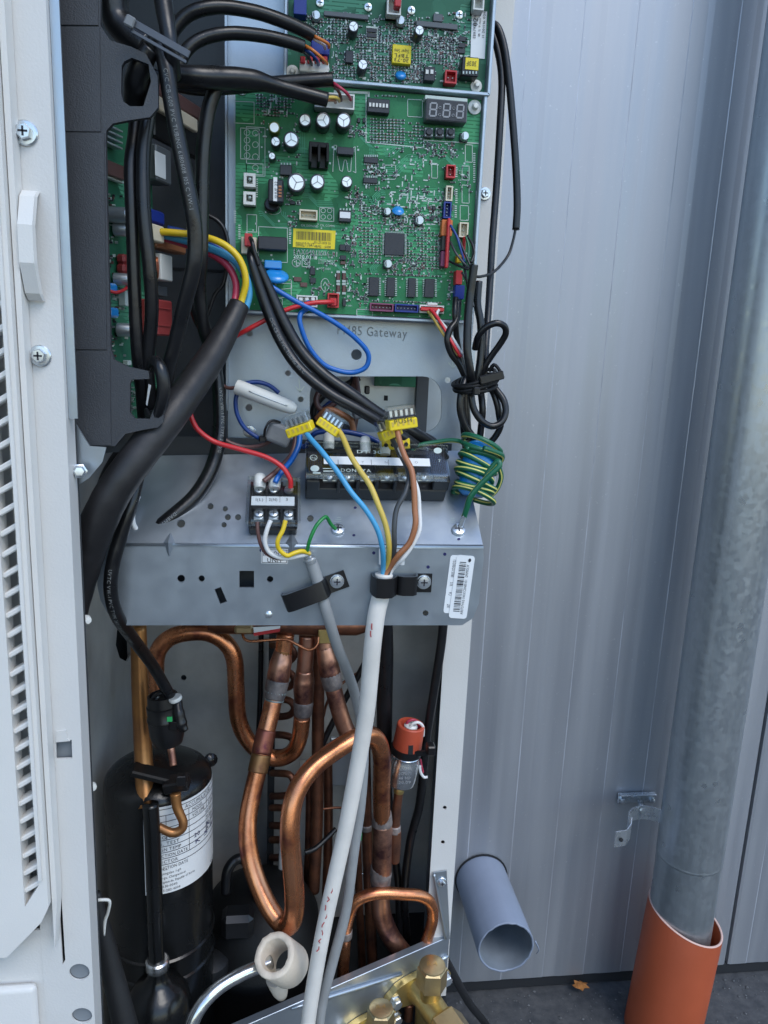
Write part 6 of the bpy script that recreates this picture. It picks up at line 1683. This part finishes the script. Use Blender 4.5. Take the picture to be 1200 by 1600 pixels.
for label, a, mt in (('orange lead between top sleeve and blue plug', [(486, 54, .456), (498, 60, .454), (512, 68, .457), (514, 74, .463)], 'w_org'), ('white lead between top sleeve and blue plug', [(485, 57, .457), (496, 64, .456), (506, 70, .46), (508, 76, .465)], 'w_wht'),
                     ('orange lead between second sleeve and red plugs', [(473, 70, .456), (488, 78, .452), (504, 92, .455), (511, 100, .464)], 'w_org'), ('blue lead between second sleeve and red plugs', [(471, 75, .457), (484, 82, .455), (494, 93, .458), (498, 101, .466)], 'w_navy'),
                     ('grey lead between second sleeve and red plugs', [(470, 77, .458), (478, 84, .456), (484, 93, .459), (487, 101, .466)], 'w_grey'),
                     ('pink lead arching from behind the blunt sleeve to the white plug', [(518, 128, .46), (530, 136, .456), (542, 146, .458), (548, 156, .466)], 'w_pink'), ('brown lead arching from behind the blunt sleeve to the white plug', [(519, 133, .461), (526, 139, .458), (531, 147, .46), (533, 157, .467)], 'w_dbrown'),
                     ('yellow lead between lowest sleeve and white plug', [(510, 153, .453), (520, 152, .454), (528, 154, .460), (530, 158, .467)], 'w_yeld'), ('brown lead between lowest sleeve and white plug', [(510, 156, .453), (518, 156, .456), (523, 157, .462), (524, 160, .468)], 'w_brown')):
    wire('lead', label, a, 2.5, mt, sides=8, sub=5)

# pair of black sleeves from the red plug down to the connectors
wire('printed_sleeve', 'left of the paired black sleeves crossing the plate from the red plug', [(391, 388, .462), (392, 405, .455), (402, 440, .455), (418, 485, .455), (440, 535, .452), (470, 578, .448), (515, 615, .445), (560, 640, .445), (600, 664, .447), (640, 690, .452), (668, 712, .46)], [4, 6, 8, 9, 9, 9, 9, 9, 9, 9, 9], 'pvc', group=GB, cat='cable', sides=14)
tube_print(bpy.data.objects[list(PATHS)[-1]], 'CVC CB-600 PVC TUBING 105 C', .045, .0017, M['print'])
wire('black_sleeve', 'right of the paired black sleeves crossing the plate from the red plug', [(394, 390, .462), (400, 405, .458), (420, 450, .458), (442, 500, .457), (470, 548, .455), (505, 585, .452), (550, 617, .450), (600, 652, .452), (645, 676, .458), (680, 700, .468), (700, 724, .474)], [4, 6, 8, 9.5, 9.5, 10, 10, 10, 10, 9, 8], 'pvc', group=GB, cat='cable', sides=14)
wire('blue_wire', 'blue wire making a drop shaped loop below the main board', [(378, 430, .468), (395, 434, .462), (415, 443, .460), (442, 459, .459), (466, 473, .459), (490, 485, .460), (526, 506, .462), (556, 529, .464), (575, 552, .466), (572, 573, .467), (552, 582, .467), (528, 579, .466), (504, 568, .465), (482, 541, .463), (469, 506, .461), (470, 490, .462), (480, 482, .466), (482, 472, .470)], 3.9, 'w_blue', sub=8)
wire('red_wire', 'red wire from the red board plug running left behind the thick sleeve', [(520, 472, .465), (510, 472, .462), (485, 474, .460), (450, 483, .459), (415, 500, .459), (385, 516, .46), (365, 527, .463), (345, 540, .467)], 3.7, 'w_red')
wire('red_wire', 'red wire dropping from the left into the small terminal block', [(296, 640, .44), (300, 655, .44), (310, 672, .44), (335, 690, .44), (375, 702, .438), (415, 714, .436), (440, 729, .434), (453, 748, .433), (454, 762, .434)], 4.0, 'w_red')
wire('black_wire', 'pair of thin black leads rising to the cream and red board plug', [(391, 372, .464), (394, 378, .456), (397, 392, .455), (404, 415, .456)], 3.4, 'w_blk', sides=10)

# printed sleeve that ends on the shelf with a white lead
tE = wire('printed_sleeve', 'black printed sleeve ending on the left of the shelf top', [(338, 575, .462), (342, 620, .460), (344, 660, .458), (340, 700, .453), (328, 738, .447), (305, 775, .440), (272, 805, .433), (236, 832, .428)], [9, 10, 11, 11, 11.5, 12, 12, 12], 'pvc', group=GB, cat='cable', sides=14)
tube_print(tE, 'UVTC VW-1 PVC TYPE 2AWG', .012, .0019, M['print'], tilt=.5)
tube_print(tE, '-DAEMYUNG-', .096, .0019, M['print'])
wire('white_lead', 'white lead curling out of the sleeve end on the left of the shelf', [(238, 832, .427), (224, 833, .425), (212, 826, .424), (207, 812, .424), (209, 795, .428), (216, 775, .435)], 4.2, 'w_wht')
wire('black_hose', 'black hose in the dark behind the thick sleeve on the left', [(228, 672, .425), (195, 705, .425), (170, 745, .428), (155, 790, .44), (135, 850, .45), (118, 900, .455), (100, 960, .46)], 12.5, 'rubber', group=GB, cat='hose')
wire('red_tip', 'tiny white lead with red tip behind the thick sleeve', [(176, 752, .41), (181, 742, .41), (183, 733, .41)], [3, 3, 3.5], 'w_red', sides=8, sub=4)
wire('black_hose', 'grey black rubber strip leaning in the bottom left corner', [(150, 1395, .43), (160, 1450, .428), (176, 1520, .425), (197, 1610, .42), (205, 1650, .42)], [7, 13, 16, 19, 20], 'rubber', group=GB, cat='hose', sides=10)

# left of plate: white plastic sleeve, ferrite with brown and blue wires
ws = thing('insulating_sleeve', 'white plastic insulating tube lying aslant left of the window', 'sleeve', P(418, 622, .462))
a_, b_ = P(369, 604, .466), P(463, 640, .460)
ax_ = (b_ - a_).normalized(); LL = (b_ - a_).length; k_ = mpp(a_)
lathe('tube', [(11.5 * k_, 0), (12 * k_, .001), (11.5 * k_, LL * .75), (10 * k_, LL * .93), (6 * k_, LL), (0, LL + .0005)], a_, ax_, M['white'], ws, n=18)
tube('mould_line', [a_.lerp(b_, .22) + Vector((0, -11.7 * k_, .0005)), a_.lerp(b_, .5) + Vector((0, -11.8 * k_, .0005)), a_.lerp(b_, .85) + Vector((0, -11.0 * k_, .0005))], .00045, M['alu_can'], ws, metres=True, sides=6, sub=4)
wire('brown_wire', 'brown wire entering the white plastic tube from the left', [(345, 600, .47), (356, 606, .469), (370, 606, .468), (378, 608, .467)], 2.9, 'w_dbrown')
wire('blue_wire', 'navy wire circling down from the white plastic tube to the ferrite', [(436, 614, .472), (420, 602, .472), (400, 597, .472), (380, 602, .471), (369, 620, .470), (370, 645, .470), (382, 668, .470), (400, 682, .470), (412, 687, .468), (425, 690, .467)], 3.4, 'w_navy')
wire('brown_wire', 'brown wire sagging along the plate into the ferrite', [(345, 680, .468), (356, 690, .468), (380, 698, .468), (405, 697, .467), (425, 688, .466), (438, 680, .466)], 3.2, 'w_dbrown')
fe = thing('ferrite_core', 'grey split ferrite block clipped round brown and blue wires', 'ferrite', P(440, 678, .46), 'grey ferrite blocks')
obox('block', P(436, 678, .458), (.0155, .010, .0125), M['ferrite'], fe, (Vector((.93, 0, -.36)).normalized(), WX[1], Vector((.36, 0, .93)).normalized()), .0022, 3)
tube('clip', [(412, 690, .455), (414, 672, .450), (420, 660, .450), (428, 657, .452), (438, 660, .455)], 2.0, M['blk'], fe, sides=8)
rbox('clip_head', 404, 681, 416, 692, .452, .460, M['blk'], fe, .001)
wire('brown_wire', 'brown wire from the ferrite down to the small terminal block', [(448, 662, .462), (458, 668, .460), (462, 685, .458), (456, 708, .452), (440, 728, .444), (425, 742, .438), (412, 752, .435)], 3.8, 'w_dbrown')
wire('blue_wire', 'blue wire from the ferrite down to the small terminal block', [(462, 664, .458), (468, 678, .457), (466, 698, .453), (456, 718, .447), (443, 734, .441), (434, 746, .437), (430, 754, .435)], 4.4, 'w_blue')
wire('blue_wire', 'navy wire running level behind the yellow connectors', [(460, 690, .475), (475, 698, .474), (484, 688, .472), (495, 676, .470), (530, 674, .47), (565, 680, .471), (590, 690, .472), (604, 700, .468)], 4.2, 'w_navy')
# bundle behind the window
GN = 'wires behind the plate window'
for k, (label, a, r_, mt) in enumerate((
    ('brown wire looping in the window behind the paired sleeves', [(556, 585, .515), (552, 605, .515), (530, 625, .51), (505, 640, .51), (494, 628, .51), (500, 610, .512), (520, 598, .515)], 4.5, 'w_dbrown'),
    ('orange brown wire crossing low in the window', [(495, 655, .51), (512, 640, .505), (535, 648, .505), (550, 660, .505), (552, 690, .505)], 5.0, 'w_brown'),
    ('black cable curling at the left of the window', [(560, 590, .52), (545, 600, .518), (515, 612, .515), (498, 625, .515), (490, 645, .515), (496, 662, .515), (520, 664, .513), (545, 672, .51), (548, 700, .51)], 6.0, 'w_blk'),
    ('navy wire bending down in the window', [(552, 588, .525), (540, 612, .522), (512, 632, .52), (497, 650, .52), (512, 668, .518), (540, 690, .515)], 3.6, 'w_navy'),
    ('dark brown wire dropping past the grey ferrite', [(556, 588, .512), (560, 620, .508), (557, 650, .506), (552, 680, .505), (556, 700, .502)], 4.2, 'w_dbrown'))):
    wire('wire', label, a, r_, mt, group=GN)
f2 = thing('ferrite_core', 'grey ferrite block in the window above the yellow connectors', 'ferrite', P(566, 634, .505), 'grey ferrite blocks')
obox('block', P(562, 636, .500), (.0115, .012, .0145), M['ferrite'], f2, (Vector((.96, 0, .26)).normalized(), WX[1], Vector((-.26, 0, .96)).normalized()), .002, 3)
rbox('clip', 570, 603, 578, 616, .497, .502, M['blk'], f2, .0008)
wire('black_sleeve', 'black cable bowing under the window towards the coil', [(640, 678, .478), (665, 684, .476), (690, 704, .476), (704, 726, .478)], 8, 'pvc', group=GR, cat='cable')

# push-in connectors
CG = 'yellow and clear push in wire connectors'
def pushin(label, px, py, Y, ang, w, h, yaw=0.0, holes=0, ytop=.55):
    c = P(px, py, Y); k = mpp(c)
    R_ = Matrix.Rotation(math.radians(ang), 3, 'Y') @ Matrix.Rotation(math.radians(yaw), 3, 'Z')
    ax = (R_ @ WX[0], R_ @ WX[1], R_ @ WX[2]); D = .0095
    W_, H_ = w * k, h * k
    t = thing('wire_connector', label, 'connector', c - ax[2] * (H_ / 2), CG)
    hy = H_ * (1 - ytop)
    obox('yellow_body', c - ax[2] * (H_ / 2 - hy / 2), (W_, D, hy), M['yellowc'], t, ax, .0006)
    obox('clear_housing', c + ax[2] * (H_ / 2 - H_ * ytop / 2 + .0004), (W_ * .97, D * .92, H_ * ytop - .0004), M['clear2'], t, ax, .0006)
    for k2 in range(5):
        x_ = (k2 - 2) * W_ / 5.4
        obox('contact', c + ax[0] * x_ + ax[2] * (H_ * .16) , (W_ * .085, D * .55, H_ * ytop * .62), M['zinc'], t, ax)
        obox('test_slot', c + ax[0] * x_ - ax[2] * (H_ / 2 - hy * .62) - ax[1] * (D / 2 + .0001), (W_ * .07, .0003, hy * .42), M['w_yeld'], t, ax)
    if holes:
        for k2 in range(holes):
            lathe('wire_hole', [(W_ * .075, 0), (W_ * .075, .0003)], c + ax[0] * ((k2 - (holes - 1) / 2) * W_ / (holes + .2)) - ax[2] * (H_ / 2 - hy * .45) - ax[1] * (D / 2 + .0002), -ax[1], M['hole'], t, n=12)
    return t, c, ax, W_, H_, D
pushin('yellow push in connector on the light blue wire', 466, 662, .435, -22, 42, 32, -15)
pushin('yellow push in connector on the ochre wire', 519, 661, .437, 32, 38, 30, -20)
t_, c, ax, W_, H_, D = pushin('printed yellow push in connector on the brown wire', 626, 652, .428, -9, 46, 36, 8, 0)
pr = Print(); o0 = c - ax[1] * (D / 2 + .0003)
pr.text('PUSH', o0 - ax[0] * (W_ * .33) - ax[2] * (H_ * .22), ax[0], ax[2], .0026, width=W_ * .62)
pr.quad(o0 - ax[0] * (W_ * .44) + ax[2] * .0, ax[0], ax[2], W_ * .88, H_ * .08)
pr.build('print', M['ink'], t_)
pushin('yellow push in connector tilted behind the printed one', 606, 668, .441, -24, 34, 34, 10)
pushin('yellow push in connector with open wire holes under the printed one', 617, 688, .452, -4, 44, 26, 0, 4, .35)

# supply cores down to the clamp
GC = 'cores of the supply cable'
wire('core', 'light blue core from the left connector down to the clamp', [(476, 672, .434), (484, 684, .428), (505, 708, .418), (528, 738, .412), (548, 768, .407), (572, 797, .404), (590, 828, .402), (598, 860, .403), (599, 890, .4095), (598, 905, .4100)], 4.4, 'w_sky', group=GC)
wire('core', 'ochre yellow core from the second connector down to the clamp', [(527, 670, .436), (536, 684, .430), (548, 712, .420), (563, 736, .414), (578, 758, .409), (590, 786, .405), (603, 822, .403), (608, 856, .403), (605, 888, .4095), (601, 905, .4100)], 4.6, 'w_yeld', group=GC)
wire('core', 'dark grey core from the tilted connector down to the clamp', [(612, 684, .440), (622, 704, .432), (634, 726, .420), (639, 744, .414), (634, 768, .409), (620, 795, .406), (616, 825, .403), (616, 855, .403), (611, 878, .408), (603, 905, .4100)], 4.2, 'w_grey', group=GC)
wire('core', 'brown core from the printed connector down to the clamp', [(620, 668, .427), (624, 688, .422), (632, 712, .416), (643, 735, .411), (647, 765, .407), (648, 795, .405), (649, 820, .403), (640, 848, .403), (622, 868, .404), (608, 888, .4088), (600, 905, .4100)], 4.7, 'w_brown', group=GC)
wire('core', 'white core hidden behind the brown one down to the clamp', [(624, 700, .43), (640, 736, .418), (652, 765, .412), (655, 800, .409), (655, 828, .406), (644, 852, .405), (628, 874, .405), (614, 888, .4095), (604, 905, .4105)], 3.8, 'w_wht', group=GC)
sc_ = wire('supply_cable', 'thick pale grey supply cable hanging from the clamp to the bottom', [(600, 897, .4098), (598, 915, .4098), (594, 935, .4096), (588, 962, .4088), (582, 1010, .41), (574, 1100, .418), (566, 1155, .422), (557, 1205, .425), (541, 1290, .428), (528, 1350, .43), (506, 1450, .432), (489, 1545, .434), (481, 1600, .435), (476, 1650, .435)], 12.8, 'cable_wht', group='sheathed cables', cat='cable', sides=22, sub=8)
S_, R_ = PATHS[sc_.name]
pr = Print()
random.seed(4)
for (x_, y_) in ((580, 970), (583, 978), (517, 1405), (513, 1418), (509, 1432), (506, 1446), (502, 1460), (498, 1474), (495, 1488), (492, 1502)):
    c = P(x_ - 6, y_, .4165 if y_ < 1000 else .4215); n_ = Vector((-.15, -1, .25)).normalized()
    i = min(range(len(S_)), key=lambda q: (S_[q] - c).length); cen = S_[i]; rr = R_[i] * 1.01
    base = cen + Vector((-.35, -.93, 0)) * rr
    q = [base + Vector((random.uniform(-.0012, .0012), -.0002, .0026)), base + Vector((random.uniform(-.001, .0016), -.0003, .0006)), base + Vector((random.uniform(-.0015, .001), -.0003, -.0008))]
    pr = Print(); pr.line(q, .0007, Vector((-.35, -.93, 0))); pr.build('red_mark', M['inkred'], sc_)
wire('control_cable', 'thinner grey control cable hanging beside the thick pale cable', [(484, 872, .4108), (494, 900, .4112), (503, 930, .4112), (513, 965, .4118), (527, 1010, .42), (543, 1050, .435), (556, 1090, .45), (566, 1140, .46), (568, 1190, .463), (563, 1260, .462), (553, 1330, .46), (541, 1420, .458), (522, 1495, .455), (505, 1560, .452), (499, 1600, .45), (496, 1650, .45)], [9.5, 9.5, 9, 8.8, 8.4, 8, 8, 8, 8, 8, 8, 8, 8, 8, 8, 8], 'cable_gry', group='sheathed cables', cat='cable', sides=16)
wire('foil_screen', 'torn clear foil where the control cable sheath ends', [(480, 862, .4085), (483, 870, .4082), (487, 880, .4085)], [5, 10, 8.5], 'clear2', sides=9, wob=.25, cat='foil')
GI = 'cores of the control cable'
wire('core', 'thin brown core from the small terminal block to the control cable', [(402, 815, .405), (403, 832, .404), (408, 852, .404), (418, 866, .405), (438, 873, .406), (460, 870, .407), (480, 866, .4085)], 3.0, 'w_dbrown', group=GI)
wire('core', 'thin white core from the small terminal block to the control cable', [(423, 813, .403), (417, 828, .402), (414, 846, .402), (420, 862, .403), (436, 871, .404), (452, 872, .405), (470, 868, .4065), (482, 866, .4085)], 3.6, 'w_wht', group=GI)
wire('core', 'thin yellow core from the small terminal block to the control cable', [(446, 813, .402), (442, 828, .401), (434, 845, .400), (436, 858, .401), (448, 868, .402), (460, 864, .403), (472, 861, .405), (484, 865, .408)], 3.6, 'w_yel', group=GI)
wire('core', 'thin green core arching from the control cable to its earth screw', [(479, 864, .407), (484, 844, .404), (494, 822, .405), (506, 809, .4085), (511, 809, .410), (517, 819, .412), (525, 827, .4125)], 3.0, 'w_grn', group=GI)

# earth coil: striped wire on a blue core, held in a white clip
ec = thing('earth_coil', 'green and yellow wire wound on a blue ferrite at the right end of the shelf', 'coil', P(745, 790, .44))
ca, cb_ = P(738, 775, .437), P(752, 692, .446)
cax = (cb_ - ca).normalized(); cl = (cb_ - ca).length; k_ = mpp(ca)
lathe('blue_core', [(16 * k_, 0), (23 * k_, .002), (25 * k_, .006), (25 * k_, cl - .006), (23 * k_, cl - .002), (16 * k_, cl)], ca, cax, M['blued'], ec, n=28, auto=50)
u_, v_, w_ = frame_of(cax)
helix = []; turns = 9
for k in range(turns * 14 + 1):
    a = 2 * math.pi * k / 14; t = k / (turns * 14)
    rr = (29.0 + 2.2 * math.sin(k * .37) + (2.5 if t > .85 else 0)) * k_
    helix.append(ca + cax * (cl * (1.02 - 1.06 * t) + .0012 * math.sin(k * .61)) + (u_ * math.cos(a) + v_ * math.sin(a)) * rr + Vector((.0008 * math.sin(a * .5), 0, .0016 * math.cos(a))))
tube('winding', helix, 4.2, [M['w_gy'], M['w_gyy']], ec, sides=12, sub=3, stripe={1, 7})
tube('tail', [(758, 745, .422), (776, 722, .420), (780, 728, .4185), (766, 742, .4185), (748, 760, .4195), (735, 777, .4205), (729, 795, .422), (725, 808, .424)], 4.6, [M['w_gy'], M['w_gyy']], ec, sides=12, stripe={1, 7})
tube('lead_in', [(642, 705, .452), (655, 696, .452), (680, 691, .452), (705, 688, .450), (722, 691, .446), (732, 702, .436)], 3.6, [M['w_gy'], M['w_gyy']], ec, sides=12, stripe={1, 7})
tube('loop', [(756, 700, .428), (778, 708, .431), (785, 714, .436), (780, 728, .442), (783, 746, .445), (776, 765, .448), (766, 775, .449)], 4.0, [M['w_gy'], M['w_gyy']], ec, sides=12, stripe={1, 7})
obox('crimp', P(722.5, 814, .4235), (.0030, .0024, .0085), M['zinc'], ec, (Vector((.97, 0, .25)), WX[1], Vector((.25, -.1, .96)).normalized()), .0005)
obox('lug', S(718, 823, .0022), (.0040, .0052, .0008), M['zinc'], ec, SAX, .0003)
hc = thing('coil_holder', 'white plastic holder plate behind the earth coil', 'clip', P(735, 780, .462))
pxprism('plate', rrect(704, 716, 765, 782, 6), .470, .002, M['white'], hc)
rbox('foot', 704, 768, 730, 782, .455, .469, M['white'], hc, .0008)

# bundle at the right
def rc(label, pts, r=5.6, Y=.455, mt='pvc', **k): return wire('black_cable', label, pts, r, mt, Y, group=GR, cat='cable', **k)
rc('thick black sheath standing in front of the right plugs', [(741, 414, .452), (738, 435, .452), (734, 465, .452), (731, 500, .450), (730, 545, .448), (734, 575, .448), (738, 600, .450)], 6.6)
rc('long black cable running down the corner post from the top', [(768, 48, .50), (778, 80, .498), (784, 125, .496), (781, 200, .492), (775, 300, .488), (769, 380, .482), (764, 470, .474), (759, 540, .464), (758, 572, .460), (752, 600, .458)], 5.6)
tK = rc('black sheathed probe cable hanging in front of the wall with a cut end', [(766, 35, .50), (778, 44, .498), (788, 75, .496), (795, 125, .494), (801, 190, .492), (806, 260, .49), (808, 320, .488), (806, 359, .487)], [5.6, 5.8, 5.8, 5.8, 5.8, 5.8, 5.8, 5.8])
rc('thin black wire swinging from the cut sheath back to the bundle', [(806, 355, .487), (802, 375, .486), (795, 397, .484), (782, 415, .478), (768, 427, .470), (752, 432, .462), (744, 432, .458)], 2.2, sides=8)
rc('black cable loop standing out to the right above the tie', [(742, 545, .455), (747, 526, .450), (760, 511, .447), (776, 505, .446), (788, 510, .447), (790, 522, .449), (781, 538, .452), (768, 556, .455), (757, 574, .457), (752, 595, .459)], 5.2)
rc('black cable loop bulging left beside the red and white ribbon', [(716, 470, .462), (713, 500, .458), (703, 515, .455), (699, 532, .454), (705, 552, .455), (718, 570, .456), (728, 592, .457)], 5.4)
rc('flat black cable rising straight to the blue plug', [(712, 466, .463), (711, 490, .458), (714, 530, .460), (722, 570, .460), (730, 600, .460)], 4.6)
rc('black cable behind the thick sheath on its right', [(748, 440, .462), (746, 475, .460), (751, 505, .458), (752, 545, .457), (748, 580, .456), (744, 600, .456)], 6.2)
rc('left black cable leaving the tie downwards', [(728, 590, .452), (721, 612, .448), (719, 640, .447), (726, 664, .448), (738, 682, .450), (744, 700, .455)], 5.6)
rc('black cable looping low right under the tie', [(738, 592, .455), (736, 612, .450), (740, 638, .448), (752, 657, .447), (768, 666, .447), (783, 660, .448), (790, 644, .45), (787, 626, .452), (776, 610, .455), (764, 598, .458)], 5.4)
rc('black cable bending right then back behind the coil', [(758, 592, .462), (770, 612, .458), (777, 632, .456), (780, 650, .456), (782, 666, .458), (774, 682, .460), (762, 695, .462)], 5.2)
rc('black cable straight down in the middle under the tie', [(748, 592, .464), (752, 618, .460), (754, 642, .458), (752, 665, .460), (748, 700, .462)], 5.4)
rc('broad black cable falling behind the coil holder', [(728, 590, .466), (725, 620, .466), (727, 660, .466), (731, 700, .468), (732, 730, .475)], 9.0)
bt = thing('tie_wrap', 'black tape and zip ties knotted round the cable bundle', 'cable tie', P(745, 598, .445), 'cable ties')
for k, (dy, rr, tl) in enumerate(((0, 3.4, 6), (5, 3.6, 8), (10, 3.2, 3), (-5, 3.0, 10))):
    loop = []
    for q in range(17):
        a = 2 * math.pi * q / 16
        loop.append(P(744 + 36 * math.cos(a) * (1 - .06 * k), 595 + dy + 8 * math.sin(a) - tl * math.cos(a), .4535 - .014 * math.sin(a)))
    tube('wrap', loop, rr, M['blk_m'], bt, sides=8, sub=4)
obox('tie_head', P(768, 590, .4385), (.0150, .003, .0052), M['blk'], bt, (Vector((.96, 0, .28)), WX[1], Vector((-.28, 0, .96))), .0006)
obox('tie_head', P(744, 611, .436), (.0042, .004, .0048), M['blk'], bt, WX, .0008)
tube('tie_tail', [(764, 580, .45), (772, 570, .448), (780, 578, .447), (786, 590, .447)], 3.0, M['blk_m'], bt, sides=6)
# thin leads of the right plugs
for label, a, mt in (('thin black lead from the orange plug into the bundle', [(706, 358, .466), (716, 372, .462), (726, 395, .459), (736, 418, .456)], 'w_blk'), ('thin grey lead from the black plug into the bundle', [(704, 378, .466), (712, 395, .461), (724, 410, .459), (734, 420, .458)], 'w_grey'),
                     ('thin teal lead between the orange plug and the bundle', [(704, 352, .466), (714, 370, .462), (720, 390, .460), (726, 410, .459)], 'w_navy'), ('thin black lead bowing right of the cream plug', [(730, 368, .467), (738, 382, .463), (741, 396, .460), (736, 410, .457)], 'w_blk'),
                     ('thin black lead from the purple plug into the bundle', [(702, 408, .466), (714, 414, .462), (724, 418, .459), (732, 421, .457)], 'w_blk'), ('thin green lead beside the cream plug', [(728, 370, .466), (732, 384, .463), (732, 398, .461), (728, 414, .459)], 'w_gy'),
                     ('thin grey lead falling behind the sheath from the red plug', [(722, 426, .464), (730, 440, .460), (736, 460, .459), (740, 480, .458)], 'w_grey'), ('thin black lead falling beside the blue plug', [(724, 410, .462), (728, 430, .459), (731, 450, .459), (736, 475, .458)], 'w_blk')):
    wire('lead', label, a, 1.9, mt, sides=8, sub=5, group='thin leads of the right hand plugs')
for label, a, mt in (('red ribbon wire from the bottom plug, nearest the front', [(672, 484, .466), (680, 492, .462), (695, 515, .456), (708, 538, .452), (719, 557, .452)], 'w_red'), ('white ribbon wire from the bottom plug', [(686, 484, .467), (683, 494, .465), (698, 514, .459), (712, 536, .455), (722, 553, .454)], 'w_wht'),
                     ('yellow ribbon wire from the bottom plug', [(668, 485, .468), (676, 496, .466), (690, 518, .462), (704, 540, .458), (715, 556, .455)], 'w_yeld'), ('dark red ribbon wire behind the others from the bottom plug', [(676, 485, .467), (684, 496, .464), (699, 519, .459), (711, 540, .455), (721, 558, .453)], 'w_pink')):
    wire('ribbon_wire', label, a, 2.4, mt, sides=8, group='ribbon wires from the bottom plug')
# dark cables under the shelf
wire('black_cable', 'thick black cable hanging behind the pale cable under the shelf', [(600, 960, .55), (602, 1020, .555), (601, 1090, .56), (600, 1160, .565), (598, 1230, .57)], 12.5, 'pvc', group='black cables under the shelf', cat='cable', sides=14)
wire('black_cable', 'black cable running down beside the corner post to the sensor', [(694, 960, .553), (689, 1010, .553), (678, 1080, .555), (667, 1150, .557), (662, 1200, .558), (655, 1260, .565), (640, 1320, .57), (632, 1400, .58), (636, 1470, .59)], 7, 'pvc', group='black cables under the shelf', cat='cable')
wire('black_cable', 'thin black cable crossing behind the third riser', [(590, 1000, .60), (560, 1055, .60), (530, 1110, .60), (505, 1160, .60), (478, 1225, .60)], 5, 'pvc', group='black cables under the shelf', cat='cable')
wire('black_cable', 'black cord on the ground right of the valves', [PZ(690, 1490, .34), PZ(712, 1530, .25), PZ(735, 1570, .12), PZ(765, 1610, .008), PZ(800, 1690, .007)], 6.0, 'rubber', group='black cables under the shelf', cat='cable')
wire('black_cable', 'short black lead with white tip beside the deep U pipe', [(525, 1295, .57), (508, 1312, .565), (492, 1326, .56), (476, 1332, .558)], 4.0, 'pvc', group='black cables under the shelf', cat='cable')
wire('black_cable', 'thin bare wire hooking beside the tarnished pipes', [(553, 1358, .60), (566, 1365, .60), (573, 1366, .60)], 1.6, 'steel', group='black cables under the shelf', cat='wire', sides=6)
wire('black_cable', 'grey lead hanging behind the deep U pipe', [(440, 1305, .60), (438, 1360, .60), (438, 1420, .60), (444, 1445, .60)], 3.2, 'cable_gry', group='black cables under the shelf', cat='cable')
gc = thing('green_clip', 'small bright green clip behind the pale cable', 'clip', P(562, 1310, .57))
rbox('clip', 558, 1302, 566, 1316, .566, .572, bpy.data.materials['green_paint'], gc, .001)

for label, a, r_ in (('black cable curling over the compressor left of the U pipe', [(352, 1395, .545), (356, 1360, .548), (372, 1342, .552), (392, 1350, .556), (402, 1380, .558), (404, 1420, .56)], 8), ('black cable sagging behind the lower end of the U pipe', [(404, 1395, .60), (425, 1440, .595), (455, 1462, .585), (490, 1452, .58), (515, 1420, .585)], 6),
                     ('black cable standing right of the tarnished pipes', [(606, 1230, .585), (612, 1300, .585), (622, 1380, .585), (624, 1470, .585)], 6), ('thin black cable hanging behind the first riser', [(408, 985, .63), (407, 1060, .63), (404, 1140, .63), (398, 1230, .63), (392, 1330, .63)], 4)):
    wire('black_cable', label, a, r_, 'pvc', group='black cables under the shelf', cat='cable')
